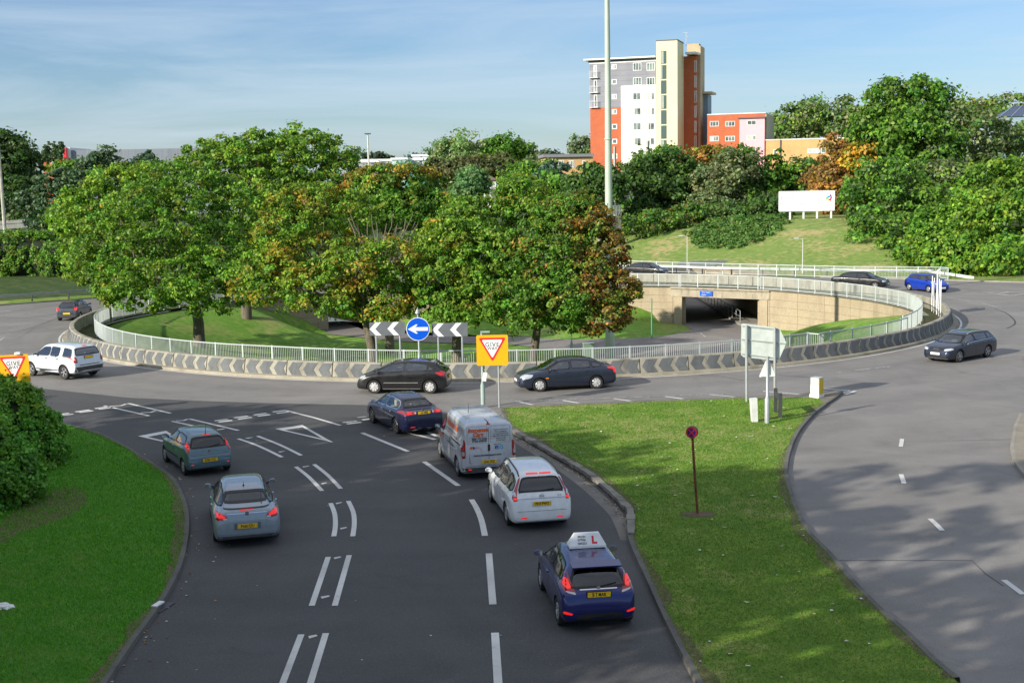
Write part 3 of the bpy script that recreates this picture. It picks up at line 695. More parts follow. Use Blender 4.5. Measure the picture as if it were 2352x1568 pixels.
def guard(label, pts, mat=STEEL, droop=None, gap=3.2):
    pts = [Vector(p) for p in pts]; root = empty('guard_rail', pts[0], 0, label, 'guard rail'); m = MB()
    for a, b in zip(pts[:-1], pts[1:]):
        for dz, dn in ((.06, .04), (0, 0), (-.06, .04)):
            t = (b-a).normalized(); n_ = Vector((t.y, -t.x, 0)); m.bar(a+Vector((0, 0, .68+dz))+n_*dn, b+Vector((0, 0, .68+dz))+n_*dn, .05, .09)
    if droop: m.bar(pts[-1]+Vector((0, 0, .68)), Vector(droop), .05, .26)
    local(root, m, 'beam', mat); p0 = None; L = 0; nxt = .5
    for a, b in zip(pts[:-1], pts[1:]):
        d = (b-a).length
        while nxt < L+d:
            p = a.lerp(b, (nxt-L)/d); t = (b-a).normalized()
            if p0 is None: mm = MB(); mm.box((0, 0, .35), (.12, .12, .7)); p0 = mm.build('post', DKGREY, root); o = p0
            else: o = p0.copy(); COL.objects.link(o); o.parent = root
            o.location = p-root.location+Vector((-t.y*.12, t.x*.12, 0)); nxt += gap
        L += d
gp = [U(1415, 624, 0), U(1537, 627.3), U(1629.6, 631.3), U(1776, 634), U(1880.6, 636), U(2043.8, 638.7), U(2130, 639.5)]
guard('long pale crash rail below the dry bank, its right end bent down', [(p.x+.2, p.y+.5, 0) for p in gp], plain('pale_beam', (.55, .6, .6), .45), droop=(U(2237, 642).x, U(2237, 642).y, .15))
gp = [U(-60, 694, 0), U(0, 701.5, 0), U(100, 692, 0), U(200, 686, 0)]
guard('galvanised crash rail on grass posts at the far left verge', [(-60, 95.6, .05), (-43.4, 107.6, .05), (-36.9, 112.9, .05), (-31.2, 120, .05)])
# ------------------------------------------------------------------ vehicles
def pch(tab, x):
    """monotone cubic through a table"""
    X = np.array([a for a, b in tab], float); Y = np.array([b for a, b in tab], float); x = np.asarray(x, float)
    h = np.diff(X); d = np.diff(Y)/h; m = np.zeros(len(X)); m[0] = d[0]; m[-1] = d[-1]
    for i in range(1, len(X)-1):
        if d[i-1]*d[i] > 0: w1, w2 = 2*h[i]+h[i-1], h[i]+2*h[i-1]; m[i] = (w1+w2)/(w1/d[i-1]+w2/d[i])
    i = np.clip(np.searchsorted(X, x)-1, 0, len(X)-2); t = np.clip((x-X[i])/h[i], 0, 1)
    return (2*t**3-3*t**2+1)*Y[i]+(t**3-2*t**2+t)*h[i]*m[i]+(-2*t**3+3*t**2)*Y[i+1]+(t**3-t**2)*h[i]*m[i+1]
def crs(pts, k=3):
    return smooth_line(pts, k)
def clipx(poly, x0, x1):
    for lim, keep in ((x0, lambda p: p[0] >= x0), (x1, lambda p: p[0] <= x1)):
        out = []
        for a, b in zip(poly, poly[1:]+poly[:1]):
            if keep(a): out.append(a)
            if keep(a) != keep(b): t = (lim-a[0])/(b[0]-a[0]); out.append((lim, a[1]+(b[1]-a[1])*t))
        poly = out
    return poly
def area(p): return sum(p[i][0]*p[(i+1) % len(p)][1]-p[(i+1) % len(p)][0]*p[i][1] for i in range(len(p)))/2
def inset(p, d):
    n = len(p); s = 1 if area(p) > 0 else -1; out = []
    for i in range(n):
        a, b, c = Vector(p[i-1]), Vector(p[i]), Vector(p[(i+1) % n]); e1 = (b-a).normalized(); e2 = (c-b).normalized()
        n1 = Vector((-e1.y, e1.x))*s; n2 = Vector((-e2.y, e2.x))*s; m_ = (n1+n2); l = max(.35, m_.length_squared/2)
        q = b+m_*(d/l)/1.0*.5*(2 if l > .9 else 1.6)*.5*2/2 if False else b+(n1+n2)*(d/max(.7, (1+n1.dot(n2))))
        out.append((q.x, q.y))
    return out
def chaikin(p, k=1, f=.18):
    for _ in range(k):
        o = []
        for a, b in zip(p, p[1:]+p[:1]): o += [(a[0]+(b[0]-a[0])*f, a[1]+(b[1]-a[1])*f), (a[0]+(b[0]-a[0])*(1-f), a[1]+(b[1]-a[1])*(1-f))]
        p = o
    return p
def inpoly(x, y, p):
    c = False
    for (x1, y1), (x2, y2) in zip(p, p[1:]+p[:1]):
        if (y1 > y) != (y2 > y) and x < (x2-x1)*(y-y1)/(y2-y1)+x1: c = not c
    return c
AX = {'L': (lambda a, b, d: Vector((a, d, b)), Vector((0, -1, 0)), 3), 'R': (lambda a, b, d: Vector((a, d, b)), Vector((0, 1, 0)), -3),
      'B': (lambda a, b, d: Vector((d, a, b)), Vector((1, 0, 0)), -9), 'F': (lambda a, b, d: Vector((d, a, b)), Vector((-1, 0, 0)), 9),
      'T': (lambda a, b, d: Vector((a, b, d)), Vector((0, 0, -1)), 5)}
def patch(car, poly, side, name, mat, off=.006, g=.09, hole=None, thick=0, parent=None, raw=False):
    """a piece of skin with the given outline, laid on the car's body seen from one side"""
    fn, dr, d0 = AX[side]; bm = bmesh.new()
    try:
        if hole:
            n = len(poly); vo = [bm.verts.new((*p, 0)) for p in poly]; vi = [bm.verts.new((*p, 0)) for p in hole]
            for i in range(n): bm.faces.new((vo[i], vo[(i+1) % n], vi[(i+1) % n], vi[i]))
        else: bm.faces.new([bm.verts.new((*p, 0)) for p in poly])
    except ValueError: pass
    bmesh.ops.triangulate(bm, faces=bm.faces[:])
    xs = [p[0] for p in poly]; ys = [p[1] for p in poly]
    for ax, lo, hi in ((0, min(xs), max(xs)), (1, min(ys), max(ys))):
        t = lo+g
        while t < hi:
            nr = Vector((1, 0, 0)) if ax == 0 else Vector((0, 1, 0))
            bmesh.ops.bisect_plane(bm, geom=bm.verts[:]+bm.edges[:]+bm.faces[:], plane_co=nr*t, plane_no=nr); t += g
    bvh = car['_bvh']; last = None
    for v in bm.verts:
        o = fn(v.co.x, v.co.y, d0); h = bvh.ray_cast(o, dr)
        if h[0] is None:
            q = fn(v.co.x, v.co.y, 0); q = q-dr*(car['_w'] if side in 'LR' else 0); h = bvh.find_nearest(fn(v.co.x, v.co.y, (car['_w']*.9 if side == 'L' else -car['_w']*.9) if side in 'LR' else (car['_xr'] if side == 'B' else car['_xf'] if side == 'F' else car['_h'])))
            v.co = h[0]+h[1]*off; continue
        v.co = h[0]+(h[1]*off if h[1].dot(dr) < 0 else -dr*off)
    bm.normal_update()
    if bm.faces[:] and sum((f.normal.dot(dr) for f in bm.faces)) > 0: bmesh.ops.reverse_faces(bm, faces=bm.faces[:])
    me = bpy.data.meshes.new(name); bm.to_mesh(me); bm.free(); me.polygons.foreach_set('use_smooth', [True]*len(me.polygons))
    return link(name, me, parent or car['_root'], mat)
def spokes_rim(R, kind, w):
    m = MB(); m.lathe([(R, -w/2), (R, w/2-.01), (R*.93, w/2+.002), (R*.9, w/2-.03), (R*.9, -w/2)], n=28, axis='y')
    if kind == 'cap':      # plastic wheel trim: dish with slots
        m.lathe([(0.001, w/2+.005), (R*.5, w/2+.008), (R*.66, w/2-.002)], n=28, axis='y')
        for i in range(8):
            a = 2*PI*(i+.5)/8; M = Matrix.Rotation(-a, 3, 'Y'); m.box(M@Vector((R*.78, w/2-.004, 0)), (R*.30, .02, R*.42), M=M)
        m.lathe([(0.001, w/2+.02), (R*.2, w/2+.018), (R*.22, w/2)], n=14, axis='y')
    else:
        n = int(kind)
        for i in range(n):
            a = 2*PI*i/n+.3; M = Matrix.Rotation(-a, 3, 'Y')
            for t in ((-.14, .14) if n <= 5 else (0,)):
                M2 = M@Matrix.Rotation(t, 3, 'Y'); m.box(M2@Vector((R*.52, w/2-.012, 0)), (R*.86, .025, R*(.13 if n > 5 else .12)), M=M2)
        m.lathe([(0.001, w/2+.008), (R*.2, w/2+.004), (R*.24, w/2-.03)], n=16, axis='y')
    return m
DISC = plain('wheel_backplate', (.02, .02, .02), .7)  # dark backplate seen between the spokes
def wheels(root, xs, track, r, rim='5', rw=.62, tw=.2, rmat=None):
    w0 = None
    for x in xs:
        for s in (1, -1):
            if w0 is None:
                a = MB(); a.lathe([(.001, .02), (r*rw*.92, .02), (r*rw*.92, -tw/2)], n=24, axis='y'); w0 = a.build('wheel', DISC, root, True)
                t = MB(); t.lathe([(r*rw, -tw/2), (r*.93, -tw/2), (r, -tw/2+.03), (r, tw/2-.03), (r*.95, tw/2), (r*rw, tw/2-.015), (r*rw, -tw/2)], n=32, axis='y'); t.build('tyre', RUBBER, w0, True)
                spokes_rim(r*rw, rim, tw-.02).build('rim', rmat or ALLOY, w0, True); o = w0
            else: o = copy_tree(w0, root)
            o.location = (x, s*(track/2-tw/2), r); o.rotation_euler.z = 0 if s > 0 else PI
            o.rotation_euler.y = random.uniform(0, 1)
def section(w, zb, zs, zt, wt):
    zs = min(zs, zt-.05); e = min(.14, (zt-zs)*.55)
    return [(0, zb), (w*.7, zb), (w*.9, zb+.02), (w*.975, zb+.12), (w, zb+(zs-zb)*.5), (w*.99, zs-.10), (w*.955, zs), (wt+(w*.94-wt)*.42, zs+(zt-zs)*.48), (wt+.02, zt-e), (wt-.10, zt-.03), (wt*.55, zt-.006), (0, zt)]
CABIN = plain('car_interior', (.03, .03, .033), .8)
CREAM = plain('cream_leather', (.55, .5, .38), .6)
def make_car(name, label, S, loc, heading):
    root = empty(name, loc, heading, label, S.get('cat', 'car'), 'road vehicles'); root.scale = (S.get('scale', 1),)*3
    W, H, wb, ro, fo, wr = S['W'], S['H'], S['wb'], S['ro'], S['fo'], S['wr']; hw = W/2; L = ro+wb+fo
    xs = np.unique(np.round(np.concatenate([np.arange(-ro, wb+fo, .075), -ro+np.array([0, .015, .04, .08, .12]), wb+fo-np.array([0, .015, .04, .08])]), 4))
    top = pch(S['top'], xs); belt = pch(S['belt'], xs); tw = pch(S['tw'], xs)
    plan = pch(S.get('plan', [(-ro, .86), (-ro+.06, .93), (-ro+.25, .98), (0, 1), (wb*.7, 1), (wb+.25, .97), (wb+fo-.25, .90), (wb+fo-.06, .78), (wb+fo, .66)]), xs)
    bot = pch(S.get('bot', [(-ro, .30), (-ro+.15, .22), (.3, .17), (wb, .17), (wb+fo-.1, .2), (wb+fo, .24)]), xs)
    rings = []
    for i in range(len(xs)):
        w = hw*plan[i]; sec = crs(section(w, bot[i], belt[i], top[i], min(tw[i], w*.93)), 3)
        rings.append([(xs[i], y, z) for y, z in sec]+[(xs[i], -y, z) for y, z in sec[-2:0:-1]])
    n = len(rings[0]); vs = [p for r in rings for p in r]; fs = []
    for i in range(len(rings)-1):
        for k in range(n): k2 = (k+1) % n; fs.append((i*n+k, (i+1)*n+k, (i+1)*n+k2, i*n+k2))
    half = n//2
    for base, flip in ((0, False), ((len(rings)-1)*n, True)):
        for k in range(half):
            a, b = k, k+1; c, d = (n-k-1) % n, (n-k) % n
            q = [base+a, base+b, base+c, base+d]; q = [q[j] for j in range(4) if q[j] not in q[:j]]
            if len(q) > 2: fs.append(tuple(q[::-1] if not flip else q))
    me = bpy.data.meshes.new('body'); me.from_pydata(vs, [], fs); me.update()
    me.materials.append(S['paint']); me.materials.append(BLACK); body = link('body', me, root)
    bm = bmesh.new(); bm.from_mesh(me); bmesh.ops.recalc_face_normals(bm, faces=bm.faces[:])
    if bm.calc_volume(signed=True) < 0: bmesh.ops.reverse_faces(bm, faces=bm.faces[:])
    bm.to_mesh(me); bm.free()
    cut = MB()
    for x in (0, wb):
        for s in (1, -1): cut.lathe([(.001, s*(hw-.32)), (wr+.05, s*(hw-.32)), (wr+.055, s*(hw+.3)), (.001, s*(hw+.3))], c=(x, 0, wr), n=36, axis='y')
    cme = bpy.data.meshes.new('c'); cme.from_pydata(cut.v, [], cut.f); cme.materials.append(S['paint']); cme.materials.append(BLACK)
    cme.polygons.foreach_set('material_index', [1]*len(cme.polygons)); cb = bmesh.new(); cb.from_mesh(cme); bmesh.ops.remove_doubles(cb, verts=cb.verts[:], dist=.002); bmesh.ops.recalc_face_normals(cb, faces=cb.faces[:]); cb.to_mesh(cme); cb.free()
    co = bpy.data.objects.new('c', cme); COL.objects.link(co)
    md = body.modifiers.new('b', 'BOOLEAN'); md.operation = 'DIFFERENCE'; md.object = co; md.solver = 'EXACT'; md.use_self = True
    # evaluate at the origin
    rl, rr_ = root.location.copy(), root.rotation_euler.z; root.location = (0, 0, 0); root.rotation_euler.z = 0; root.scale = (1, 1, 1)
    dg = bpy.context.evaluated_depsgraph_get(); dg.update(); bvh = None
    pre = bmesh.new(); pre.from_mesh(me); bvh = BVHTree.FromBMesh(pre); pre.free()
    new = bpy.data.meshes.new_from_object(body.evaluated_get(dg)); body.modifiers.clear(); bpy.data.objects.remove(co)
    if len(new.polygons) > 200: body.data = new
    root.location = rl; root.rotation_euler.z = rr_; root.scale = (S.get('scale', 1),)*3; me = body.data; me.name = 'body'
    car = {'_bvh': bvh, '_root': root, '_w': hw, '_xr': -ro, '_xf': wb+fo, '_h': H}
    # windows ------------------------------------------------
    sg = S['side']; holes = []; gl = S.get('glass', CARGLASS)
    polys = [clipx(sg, a, b) for a, b in S['bays']]
    for P_ in polys:
        P_ = chaikin(P_, 2, .12)
        for s in 'LR':
            holes.append((s, inset(P_, .02)))
            w_ = patch(car, P_, s, 'side_window', S.get('sglass', gl), .004)
            patch(car, P_, s, 'seal', S.get('seal', BLACK), .009, hole=inset(P_, .028), parent=w_)
    mir = lambda h: [(y, z) for y, z in h]+[(-y, z) for y, z in h[::-1]]
    for key, side, nm in (('rearw', 'B', 'rear_window'), ('screen', 'F', 'windscreen')):
        P_ = chaikin(mir(S[key]), 2, .12); holes.append((side, inset(P_, .025)))
        w_ = patch(car, P_, side, nm, gl if key == 'screen' else S.get('rglass', gl), .005)
        patch(car, P_, side, 'seal', BLACK, .011, hole=inset(P_, .045 if key == 'rearw' else .035), parent=w_)
        if key == 'rearw' and S.get('wiper', 1):
            m = MB(); pts = []
            for y, z in S.get('wip', [(.0, S[key][-1][1]+.03), (-.42, S[key][-1][1]+.09)]):
                h = bvh.ray_cast(Vector((-9, y, z)), Vector((1, 0, 0)));  pts.append(h[0]-Vector((.025, 0, -.005)) if h[0] else Vector((-ro, y, z)))
            m.tube(pts, .012, 5); m.build('wiper', BLACK, w_)
    bm = bmesh.new(); bm.from_mesh(me); dead = []
    for f in bm.faces:
        if f.material_index == 1: continue
        c = f.calc_center_median(); nn = f.normal
        for s, P_ in holes:
            fn, dr, d0 = AX[s]
            if nn.dot(dr) > -.12: continue
            a, b = (c.x, c.z) if s in 'LR' else (c.y, c.z)
            if s == 'B' and c.x > wb*.55: continue
            if s == 'F' and c.x < wb*.35: continue
            if inpoly(a, b, P_): dead.append(f); break
    bmesh.ops.delete(bm, geom=dead, context='FACES'); bm.to_mesh(me); bm.free()
    me.polygons.foreach_set('use_smooth', [True]*len(me.polygons)); me.set_sharp_from_angle(angle=math.radians(50))
    # inside -------------------------------------------------
    it = S.get('seatmat', CABIN); m = MB(); zbelt = sg[0][1]-.12; x0, x1 = min(p[0] for p in sg), max(p[0] for p in sg)
    m.bx(x0-.1, x1+.0, -hw*.8, hw*.8, .28, .42); m.bx(x1-.25, x1+.15, -hw*.78, hw*.78, .42, zbelt-.02); 
    if S.get('shelf', 1): m.bx(-ro+.25, x0+.25, -hw*.72, hw*.72, zbelt-.04, zbelt)
    m.build('cabin_floor', CABIN, root)
    for k_, (sx, ys) in enumerate(((x1-1.15, (hw*.42, -hw*.42)), (x0+.55, (hw*.45, 0, -hw*.45)))):
        for sy in ys:
            m = MB(); w_ = .24 if k_ == 0 else .2
            tt = min(H-.18, zbelt+.36)
            m.prism([(sx+.5, sy-w_), (sx+.5, sy+w_), (sx, sy+w_), (sx, sy-w_)], .4, .55)
            m.bar((sx-.02, sy, .5), (sx-.2, sy, zbelt+.12), w_*1.9, .1); m.bar((sx-.20, sy, zbelt+.14), (sx-.24, sy, tt), .24, .09); m.build('seat', it, root)
    sy = -hw*.42   # driving on the left: the wheel is on the right
    m = MB(); ring_ = [Vector((x1-.48, sy, zbelt-.12))+Vector((math.sin(a)*.07, math.cos(a)*.18, math.sin(a)*.17)) for a in np.linspace(0, 2*PI, 17)]; m.tube(ring_, .015, 5, False); m.build('steering_wheel', BLACK, root)
    # seams, handles, mirrors --------------------------------
    zt_ = max(p[1] for p in sg)
    for x in S.get('seams', []):
        zt2 = sg[0][1] if x > .4 else sg[0][1]+.02
        for s in 'LR': patch(car, [(x-.006, .27), (x+.006, .27), (x+.006, zt2), (x-.006, zt2)], s, 'door_gap', BLACK, .003)
    for x in S.get('handles', []):
        for s in (1, -1):
            z = sg[0][1]-.1+(.02 if x < 1 else 0); h = bvh.ray_cast(Vector((x, 3*s, z)), Vector((0, -s, 0)))
            if h[0]: m = MB(); m.box((x, h[0].y+.012*s, z), (.17, .035, .035)); m.build('door_handle', S.get('hmat', S['paint']), root)
    xm = x1-.22+S.get('mx', 0)
    for s in (1, -1):
        zM = zbelt+.17; h = bvh.ray_cast(Vector((xm, 3*s, zM-.02)), Vector((0, -s, 0))); y0 = abs(h[0].y) if h[0] else hw*.9
        bm = bmesh.new(); bmesh.ops.create_icosphere(bm, subdivisions=3, radius=1)
        for v in bm.verts:
            v.co = Vector((max(v.co.x, -.35)*.08, v.co.y*.11, (v.co.z*.078)*(1 if v.co.z > 0 else .8))); v.co += Vector((xm, s*(y0+.17), zM))
        mm = bpy.data.meshes.new('mirror'); bm.to_mesh(mm); bm.free(); mm.polygons.foreach_set('use_smooth', [True]*len(mm.polygons)); mo = link('mirror', mm, root, S.get('mmat', S['paint']))
        m = MB(); m.bar((xm, s*(y0-.02), zM-.04), (xm, s*(y0+.1), zM-.02), .06, .04); m.build('stalk', BLACK, mo)
        m = MB(); m.box((xm-.034, s*(y0+.17), zM), (.004, .19, .11)); m.build('mirror_glass', CHROME, mo)
    wheels(root, (0, wb), W*S.get('trk', .985), wr, S.get('rim', '5'), S.get('rw', .62), S.get('tyw', .2), S.get('rmat'))
    # lamps --------------------------------------------------
    for poly, mat, nm in S.get('rear', []):
        for s in (1, -1):
            P_ = chaikin([(y*s, z) for y, z in poly], 1, .15); 
            if s < 0: P_ = P_[::-1]
            patch(car, P_, 'B', nm, mat, .010 if mat is RL else .019, .06)
    for poly, mat, nm in S.get('siderear', []):
        for s in 'LR': patch(car, chaikin(poly, 1, .15), s, nm, mat, .010, .06)
    for poly, mat, nm in S.get('rearc', []): patch(car, poly, 'B', nm, mat, .010, .08)
    for poly, mat, nm in S.get('front', []):
        for s in (1, -1): patch(car, chaikin([(y*s, z) for y, z in poly], 1, .15), 'F', nm, mat, .012, .06)
    for poly, mat, nm in S.get('frontc', []): patch(car, poly, 'F', nm, mat, .010, .08)
    for poly, mat, nm in S.get('sidep', []):
        for s in 'LR': patch(car, poly, s, nm, mat, .009, .15)
    if S.get('rplate'):
        z, txt = S['rplate'][:2]; h = bvh.ray_cast(Vector((-9, 0, z)), Vector((1, 0, 0))); x = h[0].x-.03
        m = MB(); m.box((x, 0, z), (.012, .52, .115)); pl = m.build('number_plate', PLATEY, root)
        m = MB(); m.box((x+.014, 0, z), (.02, .56, .15)); m.build('plate_surround', S.get('psur', BLACK), root)
        if txt: text_on(txt, .118, pl, INK, frame_M((x-.008, 0, z-.002), (0, -1, 0), (0, 0, 1)), xs=.72 if len(txt) > 6 else .85, bold=.003)
    if S.get('fplate'):
        z = S['fplate']; h = bvh.ray_cast(Vector((9, 0, z)), Vector((-1, 0, 0))); x = h[0].x+.025
        m = MB(); m.box((x, 0, z), (.012, .52, .115)); m.build('number_plate', PLATEW, root)
    if S.get('badge'):
        z, r, nm = S['badge']; h = bvh.ray_cast(Vector((-9, 0, z)), Vector((1, 0, 0)))
        m = MB(); p = h[0]; m.tube([p-Vector((.03, 0, 0)), p+Vector((.02, 0, 0))], r, 18); bo = m.build('badge', CHROME, root, True)
    if S.get('ant'):
        x, l = S['ant']; h = bvh.ray_cast(Vector((x, 0, 5)), Vector((0, 0, -1))); m = MB(); m.tube([h[0], h[0]+Vector((-.25*l, 0, l))], [.012, .005], 5); m.lathe([(.03, 0), (.02, .03), (.001, .035)], c=tuple(h[0]), n=10); m.build('aerial', BLACK, root)
    if S.get('rails'):
        xa, xb = S['rails']; 
        for s in (1, -1):
            pts = []
            for x in np.linspace(xa, xb, 9):
                y = float(pch(S['tw'], x))-.06; h = bvh.ray_cast(Vector((x, s*y, 5)), Vector((0, 0, -1))); e_ = .0 if x in (xa, xb) else .05; pts.append(h[0]+Vector((0, 0, e_)))
            m = MB(); m.tube(pts, .022, 6); m.build('roof_rail', S.get('railmat', ALLOY), root, True)
    return root, car
def place(px_rl, heading_pts=None, W=1.75, heading=None, z=0.0):
    """rear-left wheel contact point seen at px_rl; heading from a rear->front wheel pair or an angle"""
    a = U(*px_rl)
    if heading is None: b = U(*heading_pts); heading = math.atan2(b.y-a.y, b.x-a.x)
    h = Vector((math.cos(heading), math.sin(heading), 0)); l = Vector((-h.y, h.x, 0))
    p = a-l*(W/2-.03); return (p.x, p.y, .004), heading
def std(W, H, wb, ro, fo, kind, **k):
    """profiles by body kind; x runs from the rear axle forward"""
    h = k.pop('hood', .98); S = dict(W=W, H=H, wb=wb, ro=ro, fo=fo, wr=.31); F = wb+fo
    if kind == 'hatch':
        S['top'] = [(-ro, .52), (-ro+.025, .72), (-ro+.07, .86), (-ro+.13, .97), (-ro+.26, 1.12), (-ro+.42, H-.13), (-ro+.50, H-.05), (-ro+.9, H-.015), (wb*.4, H), (wb*.62, H-.03), (wb*.72, H-.10), (wb*1.0, h+.03), (wb+.12, h-.02), (wb+fo*.55, h-.12), (F-.12, .72), (F-.04, .62), (F, .5)]
        S['belt'] = [(-ro, .62), (-ro+.1, .86), (.1, .98), (wb*.5, .93), (wb*.95, .87), (F-.2, .68), (F, .45)]
        S['tw'] = [(-ro, W*.40), (-ro+.12, W*.41), (-ro+.45, W*.345), (wb*.3, W*.345), (wb*.65, W*.335), (wb, W*.40), (F-.2, W*.38), (F, W*.3)]
        S['side'] = [(wb*.97, .96), (wb*.66, H-.115), (wb*.3, H-.09), (.12, H-.13), (-.12, 1.10), (-.08, 1.06)]
        S['bays'] = [(wb*.42+.03, 9), (-9, wb*.42-.03)]; S['seams'] = [wb*.42, wb*.86]; S['handles'] = [wb*.5]
        S['rearw'] = [(.50, H-.115), (.64, 1.02), (.60, .96)]; S['screen'] = [(.53, H-.10), (.68, 1.03), (.60, .99)]
    if kind == 'saloon':
        S['top'] = [(-ro, .55), (-ro+.02, .80), (-ro+.06, .95), (-ro+.15, 1.00), (-ro+.55, 1.03), (-.42, 1.06), (-.05, H-.16), (.28, H-.05), (.7, H-.01), (wb*.45, H), (wb*.6, H-.035), (wb*.7, H-.11), (wb*.96, h), (wb+.15, h-.05), (wb+fo*.6, h-.14), (F-.10, .70), (F-.03, .6), (F, .48)]
        S['belt'] = [(-ro, .7), (-ro+.1, .90), (.1, .95), (wb*.5, .91), (wb*.95, .86), (F-.2, .68), (F, .44)]
        S['tw'] = [(-ro, W*.38), (-ro+.12, W*.40), (-.5, W*.41), (.1, W*.335), (wb*.3, W*.325), (wb*.62, W*.32), (wb*.95, W*.40), (F-.2, W*.38), (F, W*.3)]
        S['side'] = [(wb*.90, .94), (wb*.6, H-.11), (wb*.33, H-.085), (.12, H-.15), (-.22, 1.04), (-.15, .99)]
        S['bays'] = [(wb*.44+.03, 9), (-9, wb*.44-.03)]; S['seams'] = [wb*.44, wb*.84]; S['handles'] = [wb*.52, wb*.17]
        S['rearw'] = [(.50, H-.11), (.62, 1.10), (.58, 1.07)]; S['screen'] = [(.51, H-.09), (.68, 1.0), (.60, .96)]; S['wiper'] = 0
    if kind == 'estate':
        S['top'] = [(-ro, .55), (-ro+.025, .78), (-ro+.07, .92), (-ro+.13, 1.03), (-ro+.40, H-.13), (-ro+.5, H-.06), (-ro+.9, H-.02), (wb*.4, H), (wb*.6, H-.03), (wb*.7, H-.11), (wb*.96, h), (wb+.15, h-.04), (wb+fo*.6, h-.13), (F-.1, .72), (F-.03, .6), (F, .48)]
        S['belt'] = [(-ro, .7), (-ro+.1, .9), (.1, .96), (wb*.5, .92), (wb*.95, .87), (F-.2, .7), (F, .45)]
        S['tw'] = [(-ro, W*.40), (-ro+.13, W*.41), (-ro+.45, W*.345), (wb*.3, W*.335), (wb*.62, W*.325), (wb*.95, W*.40), (F-.2, W*.38), (F, W*.3)]
        S['side'] = [(wb*.93, .94), (wb*.61, H-.11), (wb*.3, H-.085), (-.3, H-.12), (-ro+.32, 1.09), (-ro+.34, 1.02)]
        S['bays'] = [(wb*.44+.03, 9), (.02, wb*.44-.03), (-9, -.04)]; S['seams'] = [wb*.44, wb*.84, .0]; S['handles'] = [wb*.52, wb*.17]
        S['rearw'] = [(.5, H-.14), (.62, 1.06), (.58, 1.02)]; S['screen'] = [(.52, H-.10), (.69, 1.0), (.62, .96)]
    S.update(k); return S
def half(*p): return list(p)
def both(p): return [(y, z) for y, z in p]+[(-y, z) for y, z in p[::-1]]
BL = BRAKE; RL = REDLENS
def rect(y0, y1, z0, z1): return [(y0, z0), (y1, z0), (y1, z1), (y0, z1)]
# 1 blue hatchback with the learner sign
S = std(1.72, 1.48, 2.49, .66, .82, 'hatch', paint=paint('deep_blue_paint', (.006, .012, .13), .5), rglass=TINTGLASS, sglass=TINTGLASS, rim='7', rplate=(.84, 'B 7 MAR'),
        rear=[([(.62, 1.28), (.74, 1.14), (.80, .98), (.74, .90), (.50, .84), (.55, .98), (.60, 1.12)], RL, 'tail_lamp'), ([(.70, 1.16), (.76, 1.02), (.68, .95), (.60, .98), (.63, 1.12)], BL, 'brake_lamp'), ([(.74, .93), (.69, .89), (.51, .845), (.53, .90)], CLEAR, 'reversing_lamp'), ([(.80, .46), (.62, .42), (.60, .46), (.78, .52)], BL, 'rear_reflector')],
        rearc=[(rect(-.13, .13, 1.36, 1.385), BL, 'high_brake_lamp'), (rect(-.42, .42, .935, .955), CHROME, 'chrome_strip'), ([(-.55, .25), (.55, .25), (.50, .42), (.3, .44), (-.3, .44), (-.50, .42)], BLACK, 'rear_diffuser')],
        mmat=None or paint('deep_blue_paint', (.006, .012, .13), .5), badge=(.975, .045, ''))
S['scale'] = .97
(lx, hd) = place((1279.6, 1432.7), (1240.8, 1354.5), 1.70); r8, c8 = make_car('hatchback_car', 'dark blue hatchback with a white learner sign on its roof, nearest vehicle', S, lx, hd)
# spoiler
bv = c8['_bvh']; m = MB(); ys = np.linspace(-.56, .56, 9)
for a, b in zip(ys[:-1], ys[1:]): m.box(((-.66+.40-.04*abs((a+b)/2)**2), (a+b)/2, 1.425), (.34, .142, .03), M=Matrix.Rotation(-.13, 3, 'Y'))
m.build('roof_spoiler', S['paint'], r8)
# roof sign is a thing of its own
ls = empty('learner_roof_sign', (0, 0, 0), 0, 'white wedge-shaped learner driver sign with red L on the dark blue hatchback roof', 'roof sign')
ls.matrix_world = Matrix.Translation(lx)@Matrix.Rotation(hd, 4, 'Z')@Matrix.Translation((.92, -.03, 1.443))
m = MB(); bt = [(-.17, -.42), (-.17, .42), (.17, .42), (.17, -.42)]; tt = [(-.05, -.28), (-.05, .28), (.05, .28), (.05, -.28)]
m.add([(x, y, 0) for x, y in bt]+[(x, y, .05) for x, y in bt]+[(x, y, .31) for x, y in tt], [(0, 1, 5, 4), (1, 2, 6, 5), (2, 3, 7, 6), (3, 0, 4, 7), (4, 5, 9, 8), (5, 6, 10, 9), (6, 7, 11, 10), (7, 4, 8, 11), (8, 9, 10, 11)])
bd_ = m.build('sign_body', plain('sign_white', (.82, .83, .84), .3), ls)
M = frame_M((-.116, 0, .17), (0, -1, 0), (.12, 0, .26))
for t, dx, dy, sz in (('BRIAN', -.13, .08, .062), ('07956', -.13, .005, .072), ('584251', -.12, -.075, .072)): text_on(t, sz, bd_, INK, M@Matrix.Translation((dx, dy, .004)), bold=.001)
m = MB(); m.bx(.10, .145, -.09, .09, 0, .004); m.bx(.145, .22, -.09, -.045, 0, .004); lo = m.build('letter', plain('sign_red', (.75, .02, .03), .5), bd_); lo.data.transform(M)
